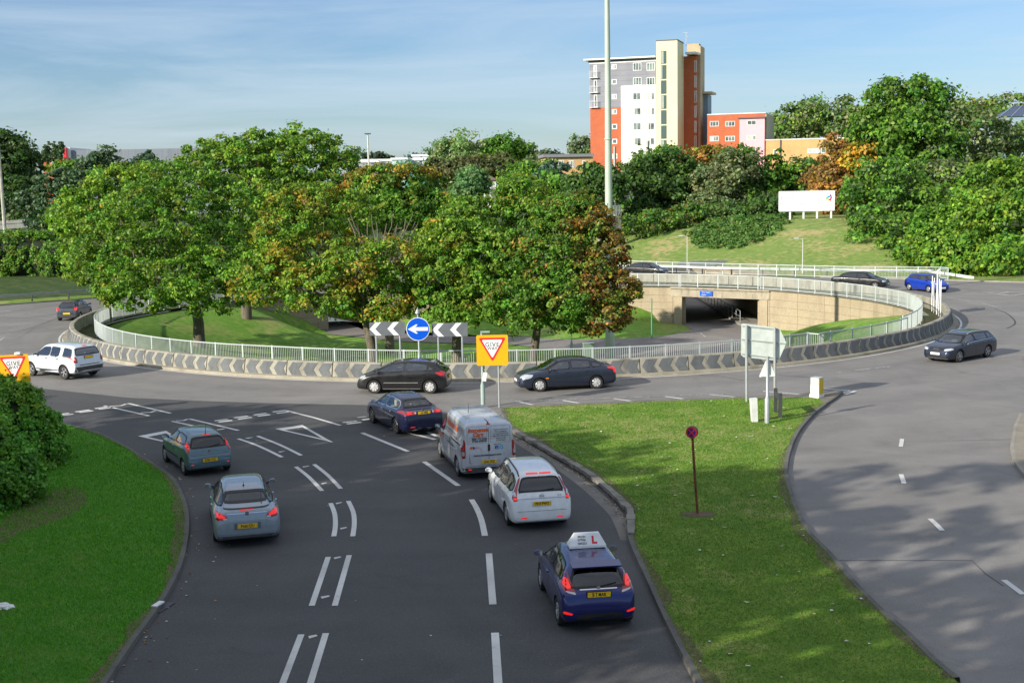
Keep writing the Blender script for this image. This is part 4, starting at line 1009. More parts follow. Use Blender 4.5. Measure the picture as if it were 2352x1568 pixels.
# 2 white people carrier
wp = paint('white_car_paint', (.80, .82, .84), .0)
S = std(1.83, 1.66, 2.73, .90, .90, 'hatch', paint=wp, rglass=TINTGLASS, sglass=TINTGLASS, rim='5', wr=.33, rplate=(.79, 'PE10 PWO'), psur=wp, hood=1.02)
S['top'] = [(-.90, .5), (-.87, .72), (-.83, .95), (-.78, 1.05), (-.60, 1.38), (-.50, 1.53), (-.40, 1.58), (0, 1.63), (.9, 1.66), (1.6, 1.62), (1.95, 1.50), (2.85, 1.06), (3.0, 1.0), (3.35, .88), (3.55, .72), (3.63, .5)]
S['belt'] = [(-.90, .65), (-.8, .9), (.1, 1.0), (1.2, .97), (2.6, .92), (3.4, .72), (3.63, .45)]
S['tw'] = [(-.9, .76), (-.78, .76), (-.5, .64), (.5, .63), (1.7, .6), (2.8, .72), (3.4, .7), (3.63, .55)]
S['side'] = [(2.72, 1.02), (1.85, 1.46), (1.0, 1.54), (-.1, 1.50), (-.48, 1.40), (-.55, 1.10)]
S['bays'] = [(1.28, 9), (.28, 1.22), (-9, .22)]; S['seams'] = [1.25, 2.3, .25]; S['handles'] = [1.45, .45]
S['rearw'] = [(.52, 1.50), (.66, 1.16), (.63, 1.10)]; S['screen'] = [(.6, 1.52), (.74, 1.1), (.68, 1.04)]
S['rear'] = [([(.555, 1.49), (.61, 1.45), (.70, 1.26), (.78, 1.08), (.84, .95), (.82, .88), (.70, .88), (.71, 1.02), (.66, 1.22), (.59, 1.38)], RL, 'tail_lamp'), ([(.80, .97), (.80, .91), (.71, .91), (.71, .97)], BL, 'brake_lamp'), ([(.80, 1.10), (.77, 1.0), (.72, 1.0), (.73, 1.12)], CLEAR, 'reversing_lamp'), ([(.62, .38), (.44, .38), (.44, .42), (.62, .42)], BL, 'rear_reflector')]
S['rearc'] = [(rect(-.36, -.02, 1.555, 1.58), BL, 'high_brake_lamp'), (rect(.02, .36, 1.555, 1.58), BL, 'high_brake_lamp'), (rect(-.70, .70, .925, .932), BLACK, 'tailgate_gap'), (rect(-.72, .72, .58, .588), BLACK, 'bumper_gap')]
S['rails'] = (-.45, 2.0); S['railmat'] = DKGREY; S['wip'] = [(-.03, 1.14), (-.38, 1.17)]; S['shelf'] = 0
S['scale'] = .97
(lx, hd) = place((1162.2, 1204), (1126.6, 1153.8), 1.80); r7, c7 = make_car('people_carrier', 'white people carrier with dark glass and roof rails, between van and blue hatchback', S, lx, hd)
m = MB()
for dz in (0, .035):
    for s in (1, -1): m.bar((-.865+dz*.1, 0, 1.02+dz-.005), (-.855+dz*.1, s*.07, .985+dz-.005), .012, .014)
m.build('badge', CHROME, r7)
text_on('C4', .075, r7, CHROME, frame_M((-.855, -.52, 1.0), (0, -1, 0), (.08, 0, 1)), bold=.002, xs=1.3)
# 3 silver van
VS = paint('silver_van_paint', (.56, .58, .61), .25)
S = std(1.90, 1.97, 3.10, .87, .83, 'hatch', paint=VS, rim='5', wr=.34, cat='van', rplate=(.62, 'LD63 FNZ'), psur=VS)
S['top'] = [(-.87, .62), (-.865, 1.2), (-.85, 1.72), (-.82, 1.88), (-.74, 1.94), (-.4, 1.96), (1.0, 1.97), (2.1, 1.96), (2.45, 1.86), (3.2, 1.28), (3.35, 1.2), (3.7, 1.02), (3.88, .8), (3.93, .5)]
S['belt'] = [(-.87, .60), (-.86, 1.05), (-.75, 1.2), (1, 1.22), (2.6, 1.15), (3.4, .95), (3.93, .45)]
S['tw'] = [(-.87, .80), (-.8, .80), (0, .79), (2.0, .77), (2.5, .72), (3.3, .76), (3.7, .7), (3.93, .55)]
S['plan'] = [(-.87, .93), (-.82, .985), (-.6, 1), (2.5, 1), (3.3, .95), (3.75, .85), (3.93, .7)]
S['side'] = [(3.05, 1.18), (2.95, 1.35), (2.45, 1.74), (2.18, 1.76), (2.12, 1.55), (2.2, 1.15)]; S['bays'] = [(-9, 9)]; S['sglass'] = TINTGLASS
S['seams'] = [2.08, .92, -.72]; S['handles'] = [2.2]; S['hmat'] = BLACK; S['mmat'] = BLACK
S['rearw'] = [(.02, 1.925), (.02, 1.92), (.019, 1.918)]; S['screen'] = [(.66, 1.80), (.80, 1.32), (.74, 1.26)]; S['wiper'] = 0
S['rear'] = [([(.93, 1.38), (.80, 1.38), (.80, .80), (.84, .76), (.93, .78)], RL, 'tail_lamp'), ([(.92, 1.0), (.83, 1.0), (.83, .86), (.92, .86)], CLEAR, 'reversing_lamp'), ([(.72, .36), (.60, .36), (.60, .40), (.72, .40)], BL, 'rear_reflector')]
dg_ = plain('door_line', (.2, .21, .22), .5)
S['rearc'] = [(rect(-.07, .07, 1.855, 1.895), RL, 'high_brake_lamp'), (rect(-.006, .006, .5, 1.78), BLACK, 'door_gap'), (rect(-.045, .035, .98, 1.2), BLACK, 'door_handle'), (rect(-.95, .95, .30, .44), DKGREY, 'bumper_step'), (rect(-.80, .80, .478, .490), BLACK, 'door_gap')]
for a in ((.06, .74), (-.74, -.06)):
    for b in (rect(a[0], a[1], 1.815, 1.823), rect(a[0], a[1], 1.255, 1.262), rect(a[0], a[0]+.008, 1.255, 1.82), rect(a[1]-.008, a[1], 1.255, 1.82)): S['rearc'].append((b, dg_, 'door_pressing'))
S['sidep'] = [(rect(-.60, 3.5, .30, .34), BLACK, 'sill_strip'), (rect(-.6, .9, 1.15, 1.19), BLACK, 'door_rail'), ([(1.0, .95), (1.06, .95), (1.06, 1.2), (1.0, 1.2)], BLACK, 'door_handle')]
S['scale'] = .97
(lx, hd) = place((1049.3, 1092.5), (1010, 1050.7), 1.88); r6, c6 = make_car('delivery_van', 'silver panel van with orange lettering, waiting behind the navy saloon', S, lx, hd)
OR = plain('orange_lettering', (.80, .13, .02), .5); GY = plain('dark_lettering', (.035, .035, .04), .5)
def vt(t, sz, y, z, mat=GY, xs=1, bold=0, shear=0):
    h = c6['_bvh'].ray_cast(Vector((-9, y, z)), Vector((1, 0, 0))); text_on(t, sz, r6, mat, frame_M((h[0].x-.016, y, z), (0, -1, 0), (.02, 0, 1)), bold=bold, xs=xs, shear=shear)
vt('Immense', .19, .37, 1.70, OR, 1.0, .010, .25); vt('Cars', .19, .37, 1.55, OR, 1.0, .010, .25)
vt('complete auto repair specialist', .045, .38, 1.465, GY, .95); vt('0800 772 0185', .085, .33, 1.40, GY, 1, .003, .2); vt('07446 878238', .085, .33, 1.325, GY, 1, .003, .2); vt('T', .07, .66, 1.40, OR); vt('M', .07, .66, 1.325, OR)
vt('www.immensecars.com', .095, .05, .845, GY, 1.05, .003, .1)
for i, t in enumerate(['Insurance Work Services', 'Dent & Scuff Repairs', 'Servicing & Tyre Services', 'Alloy Wheel Refurbishment', 'Windscreen Chip', '& Crack Repairs']):
    vt(t, .055, -.42, 1.69-i*.072, GY, .9, .001, .15)
    if i < 5: vt('•', .09, -.10, 1.69-i*.072, OR)
vt('Find us on', .06, -.30, 1.19, GY, 1, .001); vt('AUTO', .05, .40, 1.13, OR); vt('ALLIANCE', .055, .38, 1.085, OR)
def vb(y0, y1, z0, z1, mat, nm):
    patch(c6, rect(y0, y1, z0, z1), 'B', nm, mat, .016, .2)
vb(-.21, -.33, 1.03, 1.14, plain('blue_square', (.03, .09, .35), .4), 'web_logo'); vb(-.37, -.49, 1.03, 1.14, plain('pale_blue_square', (.12, .45, .7), .4), 'web_logo')
vt('f', .11, -.28, 1.085, WHITE, 1, .004); vt('t', .10, -.43, 1.09, WHITE, 1, .003)
patch(c6, [(.66, 1.13), (.60, 1.16), (.54, 1.14), (.57, 1.08), (.62, 1.06)], 'B', 'shop_logo', OR, .016, .2); patch(c6, [(.56, 1.15), (.50, 1.15), (.47, 1.10), (.53, 1.05), (.55, 1.10)], 'B', 'shop_logo', plain('logo_blue', (.03, .07, .3), .4), .016, .2)
for s in (1, -1):
    def vsd(t, sz, x, z, mat, **k):
        h = c6['_bvh'].ray_cast(Vector((x, 3*s, z)), Vector((0, -s, 0))); text_on(t, sz, r6, mat, frame_M((x, h[0].y+.02*s, z), (-s, 0, 0), (0, -s*.06, 1)), **k)
    vsd('Immense Cars', .30, .95, 1.58, OR, bold=.012, shear=.2); vsd('complete auto repair specialist', .10, .95, 1.38, GY, bold=.001); vsd('0800 772 0185', .13, 1.25, 1.27, OR); vsd('07446 878238', .13, .3, 1.27, GY); vsd('www.immensecars.com', .14, .7, .98, GY, bold=.002); vsd('Immense Cars', .15, 2.55, .98, OR, bold=.006, shear=.2)
m = MB()
for i in range(11): m.bx(.0+i*.22, .07+i*.22, -.62, .62, 1.94+.022, 1.985)
m.build('roof_ribs', VS, r6)
m = MB(); m.lathe([(.13, 1.95), (.12, 1.99), (.07, 2.03), (.001, 2.04)], c=(-.25, -.1, 0), n=16); m.build('roof_vent', WHITE, r6, True)
m = MB(); m.tube([(.9, .3, 1.95), (.8, .3, 2.35)], [.012, .004], 5); m.build('aerial', BLACK, r6)
# 4 navy saloon
nv = paint('navy_paint', (.008, .010, .045), .4)
S = std(1.76, 1.445, 2.68, 1.0, .96, 'saloon', paint=nv, rim='8', wr=.325, rw=.68, rplate=(.93, 'L4 VRE'), psur=nv, seatmat=CREAM, hmat=CHROME, seal=CHROME, rmat=plain('bronze_alloy', (.42, .37, .32), .3, .7), glass=glass_mat('clear_car_glass', (.75, .82, .80)))
S['rear'] = [([(.86, .92), (.80, .98), (.60, .985), (.33, .975), (.33, .89), (.60, .87), (.80, .86)], RL, 'tail_lamp'), ([(.70, .96), (.52, .96), (.52, .89), (.70, .88)], BL, 'brake_lamp'), (chaikin([(.41, .965), (.34, .965), (.34, .895), (.41, .895)], 1, .3), CLEAR, 'reversing_lamp'), ([(.62, .38), (.42, .37), (.42, .40), (.62, .41)], BL, 'rear_reflector')]
S['rearc'] = [(rect(-.72, .72, .74, .748), BLACK, 'bumper_gap')]; S['badge'] = (1.0, .035, ''); S['sidep'] = [(rect(.4, 2.3, .2, .25), CHROME, 'sill_strip')]
S['scale'] = .97
(lx, hd) = place((908.4, 995.9), (856.2, 972.3), 1.73); make_car('saloon_car', 'navy blue saloon with cream seats waiting at the give way line', S, lx, hd)
# 5 small teal hatchback
tp = paint('teal_grey_paint', (.10, .17, .20), .25)
S = std(1.65, 1.44, 2.49, .62, .71, 'hatch', paint=tp, rim='cap', wr=.29, tyw=.17, rplate=(.56, 'EX06 VCU'), psur=tp, mmat=BLACK, rglass=TINTGLASS, ant=(-.15, .42))
S['top'] = [(-.62, .48), (-.60, .66), (-.55, .76), (-.51, .93), (-.40, 1.10), (-.22, 1.34), (-.14, 1.385), (.3, 1.425), (1.0, 1.44), (1.5, 1.41), (1.75, 1.33), (2.45, 1.0), (2.6, .95), (2.95, .85), (3.1, .72), (3.2, .45)]
S['rear'] = [([(.60, 1.28), (.68, 1.20), (.77, .98), (.78, .84), (.68, .84), (.66, 1.0)], RL, 'tail_lamp'), ([(.71, 1.13), (.66, 1.16), (.67, 1.02), (.74, 1.0)], BL, 'brake_lamp'), ([(.66, .42), (.58, .42), (.58, .45), (.66, .45)], BL, 'rear_reflector')]
S['rearc'] = [(rect(-.13, .13, 1.345, 1.37), BL, 'high_brake_lamp'), (rect(-.66, .66, .73, .738), BLACK, 'tailgate_gap'), (rect(-.72, .72, .60, .61), BLACK, 'bumper_strip')]; S['badge'] = (.86, .045, '')
S['sidep'] = [(rect(.55, 2.0, .52, .56), BLACK, 'rubbing_strip')]; S['handles'] = [1.15]
S['scale'] = .97
(lx, hd) = place((420.8, 1090.5), (381.5, 1062.3), 1.62); make_car('hatchback_car', 'small teal grey three-door hatchback with a long aerial, at the left of the approach', S, lx, hd)
# 6 silver blue fastback
sp_ = paint('silver_blue_paint', (.27, .33, .39), .35)
S = std(1.856, 1.50, 2.74, 1.07, 1.02, 'saloon', paint=sp_, rim='5', wr=.33, rplate=(.62, 'PX60 EZU'), psur=ALLOY)
S['top'] = [(-1.07, .55), (-1.05, .80), (-1.01, .98), (-.96, 1.06), (-.80, 1.10), (-.55, 1.17), (.20, 1.42), (.5, 1.47), (1.1, 1.5), (1.6, 1.48), (1.9, 1.41), (2.7, 1.03), (2.95, .98), (3.3, .88), (3.6, .75), (3.72, .62), (3.76, .48)]
S['tw'] = [(-1.07, .66), (-.95, .70), (-.6, .68), (.1, .60), (.8, .60), (1.7, .60), (2.6, .74), (3.5, .7), (3.76, .55)]
S['side'] = [(2.5, 1.0), (1.75, 1.36), (1.0, 1.41), (.25, 1.35), (-.45, 1.12), (-.35, 1.06)]
S['rearw'] = [(.52, 1.375), (.63, 1.19), (.58, 1.155)]; S['wiper'] = 1; S['wip'] = [(-.42, 1.13), (-.46, 1.33)]; S['rglass'] = TINTGLASS; S['sglass'] = TINTGLASS
S['rear'] = [([(.86, .98), (.82, 1.01), (.72, 1.0), (.55, .92), (.50, .84), (.62, .80), (.83, .83)], RL, 'tail_lamp'), ([(.82, .99), (.70, .98), (.58, .90), (.60, .86), (.80, .88)], BL, 'brake_lamp'), ([(.66, .85), (.53, .86), (.52, .835), (.62, .81)], CLEAR, 'reversing_lamp')]
S['rearc'] = [(rect(-.19, .19, 1.035, 1.06), BL, 'high_brake_lamp'), (both([(.52, .972), (.0, .965)])[:0] or rect(-.54, .54, .955, .972), CHROME, 'chrome_strip'), (rect(-.62, .62, 1.065, 1.085), BLACK, 'spoiler_shadow_gap'), (rect(-.36, .36, .535, .70), plain('plate_recess', (.10, .13, .15), .4), 'plate_recess'), (rect(-.8, .8, .30, .36), DKGREY, 'bumper_base')]; S['badge'] = (.962, .055, ''); S['ant'] = (.30, .12)
S['bot'] = [(-1.07, .30), (-.9, .22), (.3, .17), (2.74, .17), (3.76, .24)]
(a, b) = (U(490.7, 1240.2), U(633, 1224.3)); hd = math.radians(105)
S['scale'] = .97
(lx, hd) = place((490.7, 1240.2), None, 1.82, hd); make_car('fastback_car', 'silver blue fastback with lit tail lamps, second car up the left lane', S, lx, hd)
# 7 black hatchback passing
bp = paint('black_paint', (.006, .006, .007), .1)
whub = plain('silver_wheel_trim', (.62, .62, .62), .35, .3)
S = std(1.815, 1.50, 2.61, .80, .87, 'hatch', paint=bp, rim='cap', wr=.32, rw=.66, rmat=whub, hood=1.0, rplate=(.72, None), sglass=CARGLASS)
S['top'] = [(-.80, .5), (-.775, .72), (-.72, .95), (-.62, 1.06), (-.30, 1.33), (-.18, 1.42), (.2, 1.47), (1.0, 1.50), (1.5, 1.46), (1.8, 1.38), (2.75, 1.0), (2.95, .93), (3.25, .82), (3.4, .66), (3.48, .45)]
S['side'] = [(2.62, .97), (1.72, 1.37), (1.0, 1.41), (.25, 1.36), (-.22, 1.14), (-.1, 1.07)]; S['bays'] = [(1.22, 9), (.12, 1.12), (-9, .06)]; S['seams'] = [1.17, 2.2, .1]; S['handles'] = [1.35, .28]
S['rear'] = [([(.74, 1.05), (.86, .92), (.86, .80), (.66, .86), (.6, .98)], RL, 'tail_lamp')]; S['siderear'] = [([(-.22, .99), (-.66, 1.0), (-.70, .88), (-.50, .83)], RL, 'tail_lamp')]
S['siderear'] += [([(3.36, .74), (3.05, .83), (2.98, .80), (3.30, .66)], CLEAR, 'headlamp')]; S['front'] = [([(.80, .70), (.55, .66), (.48, .74), (.74, .86)], CLEAR, 'headlamp')]
S['sidep'] = [(rect(.55, 2.15, .50, .53), ALLOY, 'rubbing_strip'), (rect(.45, 2.2, .22, .25), ALLOY, 'sill_strip')]; S['frontc'] = [(rect(-.5, .5, .3, .5), BLACK, 'grille')]
b = U(860, 904); a = U(987.5, 904); hd = math.atan2(b.y-a.y, b.x-a.x)
(lx, hd) = place((987.5, 904), None, 1.78, hd); lp308 = (lx, hd); make_car('hatchback_car', 'black five-door hatchback with silver wheel trims passing in front of the blue arrow sign', S, lx, hd)
# 8 dark blue-grey hatch saloon passing
bg = paint('slate_blue_paint', (.022, .030, .055), .45)
S = std(1.80, 1.46, 2.70, .98, .93, 'saloon', paint=bg, rim='cap', wr=.31, rw=.66, rmat=whub, fplate=.5)
S['top'] = [(-.98, .55), (-.96, .80), (-.92, .98), (-.85, 1.04), (-.62, 1.08), (.1, 1.36), (.45, 1.43), (1.0, 1.46), (1.5, 1.44), (1.8, 1.36), (2.6, .99), (2.85, .95), (3.2, .86), (3.5, .72), (3.6, .6), (3.63, .46)]
S['side'] = [(2.42, .95), (1.68, 1.33), (1.0, 1.375), (.3, 1.33), (-.30, 1.10), (-.2, 1.04)]; S['bays'] = [(1.25, 9), (.25, 1.17), (-9, .19)]; S['seams'] = [1.2, 2.28, .2]; S['handles'] = [1.4, .45]
S['rearw'] = [(.5, 1.33), (.62, 1.14), (.58, 1.10)]
S['siderear'] = [([(-.78, 1.0), (-.93, .98), (-.94, .74), (-.84, .73)], BL, 'tail_lamp'), ([(3.54, .68), (3.32, .80), (2.98, .80), (3.1, .66), (3.46, .58)], CLEAR, 'headlamp'), (rect(2.28, 2.42, .60, .65), AMBER, 'side_repeater')]
S['front'] = [([(.84, .66), (.5, .62), (.46, .74), (.80, .80)], CLEAR, 'headlamp')]; S['frontc'] = [(rect(-.4, .4, .62, .72), DKGREY, 'grille')]; S['rear'] = [([(.84, .98), (.70, .99), (.70, .74), (.84, .73)], BL, 'tail_lamp')]
S['sidep'] = [(rect(.45, 2.3, .49, .525), bg, 'rubbing_strip')]
b = U(1238, 900); a = U(1370, 893); hd = math.atan2(b.y-a.y, b.x-a.x)
(lx, hd) = place((1370, 893), None, 1.77, hd); LV = (lx, hd); make_car('fastback_car', 'slate blue five-door car with an orange side repeater passing behind the yellow give way sign', S, lx, hd)
# 9 white off-roader
ow = paint('silver_white_paint', (.66, .71, .76), .05)
S = std(1.91, 1.74, 2.66, .90, .94, 'estate', paint=ow, rim='5', wr=.37, cat='off-roader', rplate=(1.12, None), mmat=BLACK, hmat=BLACK, rglass=CARGLASS, glass=CARGLASS)
S['top'] = [(-.90, .65), (-.88, .85), (-.84, 1.1), (-.80, 1.2), (-.62, 1.58), (-.55, 1.66), (-.4, 1.70), (.4, 1.735), (1.2, 1.74), (1.6, 1.71), (1.85, 1.62), (2.4, 1.20), (2.6, 1.13), (3.2, 1.05), (3.45, .95), (3.56, .8), (3.6, .55)]
S['belt'] = [(-.9, .8), (-.8, 1.05), (.1, 1.12), (2.4, 1.07), (3.3, .92), (3.6, .5)]; S['tw'] = [(-.9, .80), (-.78, .80), (-.5, .70), (1.6, .67), (2.4, .80), (3.3, .78), (3.6, .6)]
S['side'] = [(2.3, 1.13), (1.72, 1.58), (1.0, 1.62), (-.1, 1.60), (-.52, 1.55), (-.60, 1.15)]; S['bays'] = [(1.13, 9), (.38, 1.09), (-9, .12)]; S['seams'] = [1.11, 2.05, .25]; S['handles'] = [1.3, .45]
S['rearw'] = [(.66, 1.60), (.74, 1.30), (.72, 1.22)]; S['screen'] = [(.64, 1.60), (.78, 1.24), (.72, 1.16)]; S['bot'] = [(-.9, .42), (-.7, .32), (.3, .28), (2.66, .28), (3.6, .36)]
S['rear'] = [([(.90, 1.18), (.74, 1.18), (.70, .88), (.90, .88)], RL, 'tail_lamp'), ([(.86, 1.07), (.78, 1.07), (.78, .98), (.86, .98)], AMBER, 'indicator')]
S['rearc'] = [(rect(-.87, .87, .40, .66), DKGREY, 'bumper_base'), (rect(-.14, .14, 1.66, 1.69), BL, 'high_brake_lamp'), (rect(-.6, .6, .73, .77), DKGREY, 'bumper_strip')]; S['sidep'] = [(rect(.45, 2.2, .30, .48), DKGREY, 'sill')]
(lx, hd) = place((148, 871.4), (73.2, 863.3), 1.88); make_car('off_roader', 'silver white off-road car leaving the roundabout at far left behind the give way sign', S, lx, hd)
# 10 dark grey small hatchback at left
gp_ = paint('dark_grey_paint', (.055, .068, .085), .5)
S = std(1.65, 1.46, 2.46, .62, .80, 'hatch', paint=gp_, rim='cap', wr=.30, rplate=(.56, None), ant=(0, .25))
S['rear'] = [([(.76, .98), (.70, 1.0), (.56, .97), (.54, .80), (.74, .80)], BL, 'tail_lamp')]; S['rearc'] = [(rect(-.1, .1, 1.35, 1.37), RL, 'high_brake_lamp'), (rect(-.7, .7, .3, .45), DKGREY, 'bumper_base'), (rect(-.7, .7, .72, .728), BLACK, 'bumper_gap')]
(lx, hd) = place((136.2, 735.9), None, 1.62, math.radians(91)); make_car('hatchback_car', 'small dark grey hatchback rounding the left end of the roundabout', S, lx, hd)
# 11 dark estate coming round at right
ep = paint('dark_estate_paint', (.018, .024, .045), .45)
S = std(1.77, 1.43, 2.65, .98, .91, 'estate', paint=ep, rim='5', wr=.325, rw=.7, rails=(-.75, 1.5), fplate=.48, hmat=ep)
S['front'] = [([(.82, .68), (.52, .62), (.46, .64), (.46, .72), (.78, .77)], CLEAR, 'headlamp')]
S['frontc'] = [([(-.32, .60), (.32, .60), (.36, .75), (-.36, .75)], BLACK, 'grille'), (rect(-.6, .6, .25, .38), BLACK, 'lower_grille'), (rect(-.66, .66, .22, .245), ALLOY, 'front_lip')]
S['sidep'] = [([(-.6, 1.0), (2.35, .905), (2.35, .925), (-.6, 1.02)], ALLOY, 'chrome_strip')]
b = U(2202, 832.6); a = U(2268.3, 820.3); hd = math.atan2(b.y-a.y, b.x-a.x)
(lx, hd) = place((2268.3, 820.3), None, 1.74, hd); LA = (lx, hd); ra, ca = make_car('estate_car', 'dark blue estate car with roof rails coming towards the camera at the right', S, lx, hd)
m = MB()
for i in range(4): 
    h = ca['_bvh'].ray_cast(Vector((9, -.12+.08*i, .69)), Vector((-1, 0, 0))); p = h[0]+Vector((.02, 0, 0)); m.tube([p+Vector((0, math.cos(a)*.05, math.sin(a)*.05)) for a in np.linspace(0, 2*PI, 13)], .008, 4, False)
m.build('badge', CHROME, ra)
# 12 bright blue small hatchback
be = paint('bright_blue_paint', (.006, .045, .42), .3)
S = std(1.72, 1.47, 2.54, .68, .80, 'hatch', paint=be, rim='cap', wr=.30, rw=.66, fplate=.40)
S['front'] = [([(.80, .72), (.56, .66), (.50, .74), (.72, .92)], CLEAR, 'headlamp')]; S['siderear'] = [([(3.12, .78), (2.82, .88), (2.86, .80), (3.1, .70)], CLEAR, 'headlamp'), ([(-.35, 1.02), (-.56, .98), (-.60, .82), (-.48, .84)], RL, 'tail_lamp')]
S['frontc'] = [([(-.44, .28), (.44, .28), (.5, .56), (-.5, .56)], BLACK, 'grille')]; S['handles'] = [1.2]
a = U(2087, 666.8); b = U(2133.9, 671.2); hd = math.atan2(b.y-a.y, b.x-a.x)-.12
h = Vector((math.cos(hd), math.sin(hd), 0)); l = Vector((-h.y, h.x, 0)); p = a+l*.83; LB = ((p.x, p.y, .004), hd)
make_car('hatchback_car', 'bright blue three-door hatchback behind the sign posts at the right end', S, LB[0], hd)
# 13 black saloon behind the railing
S = std(1.82, 1.43, 2.83, 1.05, .88, 'saloon', paint=bp, rim='5', wr=.33, fplate=.45)
S['front'] = [([(.80, .66), (.42, .62), (.42, .72), (.78, .76)], CLEAR, 'headlamp')]; S['siderear'] = [([(3.6, .68), (3.42, .72), (3.42, .64), (3.6, .60)], CLEAR, 'headlamp')]
p = U(1978, 662); hd = math.radians(-33); make_car('saloon_car', 'black saloon half hidden by the railing above the long retaining wall', S, (p.x-1.3*math.cos(hd), p.y+1.0, .004), hd)
# 14 black coupe-like saloon at the back
S = std(1.74, 1.42, 2.6, .9, .8, 'saloon', paint=bp, rim='5', wr=.31, fplate=.42)
S['front'] = [([(.78, .68), (.46, .62), (.42, .72), (.74, .82)], CLEAR, 'headlamp')]
p = U(1486, 634.5); hd = math.radians(-33); LC = ((p.x-1.3*math.cos(hd), p.y-1.3*math.sin(hd), .004), hd); make_car('saloon_car', 'black saloon at the back of the roundabout beside the red maple', S, *LC)

# ------------------------------------------------------------------ drivers
SKIN = plain('skin', (.50, .30, .22), .55)
def driver(label, place_, seat_x, hw, zb, shirt, hair, sc=1.0):
    (loc, hd) = place_; root = empty('person', (0, 0, 0), 0, label, 'person'); root.matrix_world = Matrix.Translation(loc)@Matrix.Rotation(hd, 4, 'Z')@Matrix.Translation((seat_x, -hw*.42, .55))
    V = [(0, 0, 0, .15, .13), (-.04, 0, .22, .15, .11), (-.10, 0, .42, .17, .11), (-.10, 0, .52, .07, .06), (-.08, 0, .58, .055, .055), (-.06, 0, .68, .085, .10), (-.06, 0, .76, .07, .085),
         (-.08, .19, .42, .06, .06), (.08, .23, .22, .045, .045), (.33, .14, .30, .035, .035), (.40, .13, .32, .035, .03), (-.08, -.19, .42, .06, .06), (.08, -.23, .22, .045, .045), (.33, -.14, .30, .035, .035), (.40, -.13, .32, .035, .03),
         (.40, .09, -.02, .08, .08), (.40, -.09, -.02, .08, .08), (.6, .1, -.3, .05, .05), (.6, -.1, -.3, .05, .05)]
    E_ = [(0, 1), (1, 2), (2, 3), (3, 4), (4, 5), (5, 6), (2, 7), (7, 8), (8, 9), (9, 10), (2, 11), (11, 12), (12, 13), (13, 14), (0, 15), (0, 16), (15, 17), (16, 18)]
    me = bpy.data.meshes.new('body'); me.from_pydata([v[:3] for v in V], E_, []); o = link('body', me, root)
    md = o.modifiers.new('s', 'SKIN'); o.modifiers.new('ss', 'SUBSURF').levels = 2
    for i, v in enumerate(V): me.skin_vertices[0].data[i].radius = v[3:]
    me.skin_vertices[0].data[0].use_root = True
    dg = bpy.context.evaluated_depsgraph_get(); dg.update(); nm = bpy.data.meshes.new_from_object(o.evaluated_get(dg)); o.modifiers.clear(); o.data = nm; nm.materials.clear(); nm.materials.append(SKIN)
    # clothing: the shirt follows the torso and arms
    bm = bmesh.new(); bm.from_mesh(nm); bm.normal_update()
    kill = [f for f in bm.faces if not ((f.calc_center_median().z < .50 and f.calc_center_median().x < .22 and f.calc_center_median().z > -.1))]
    bmesh.ops.delete(bm, geom=kill, context='FACES')
    for v in bm.verts: v.co += v.normal*.012
    sm_ = bpy.data.meshes.new('shirt'); bm.to_mesh(sm_); bm.free(); link('shirt', sm_, root, shirt)
    nm.polygons.foreach_set('use_smooth', [True]*len(nm.polygons)); sm_.polygons.foreach_set('use_smooth', [True]*len(sm_.polygons))
    bm = bmesh.new(); bmesh.ops.create_icosphere(bm, subdivisions=3, radius=1)
    bmesh.ops.delete(bm, geom=[f for f in bm.faces if f.calc_center_median().x > .25 and f.calc_center_median().z < .45 or f.calc_center_median().z < -.5], context='FACES')
    for v in bm.verts: v.co = Vector((v.co.x*.105-.07, v.co.y*.088, v.co.z*.115+.735))
    hm = bpy.data.meshes.new('hair'); bm.to_mesh(hm); bm.free(); link('hair', hm, root, hair)
    m = MB()
    for s in (1, -1): m.lathe([(.001, 0), (.011, .004), (.001, .008)], c=(.028, s*.033, .735), n=8)
    m.build('eyes', INK, root)
HAIRG = plain('grey_hair', (.5, .47, .42), .8); HAIRB = plain('brown_hair', (.06, .035, .02), .8)
driver('driver in a white shirt at the wheel of the slate blue five-door car', LV, 1.35, .9, .9, plain('white_shirt', (.7, .7, .72), .8), HAIRB)
driver('driver in a pale jacket seen through the windscreen of the dark estate car', LA, 1.32, .88, .9, plain('pale_jacket', (.72, .70, .66), .8), HAIRG)
driver('driver in a pink top in the bright blue hatchback', LB, 1.3, .86, .9, plain('pink_top', (.6, .35, .33), .8), HAIRB)
driver('driver in a red top in the black saloon at the back', LC, 1.25, .86, .9, plain('red_top', (.5, .1, .08), .8), HAIRG)
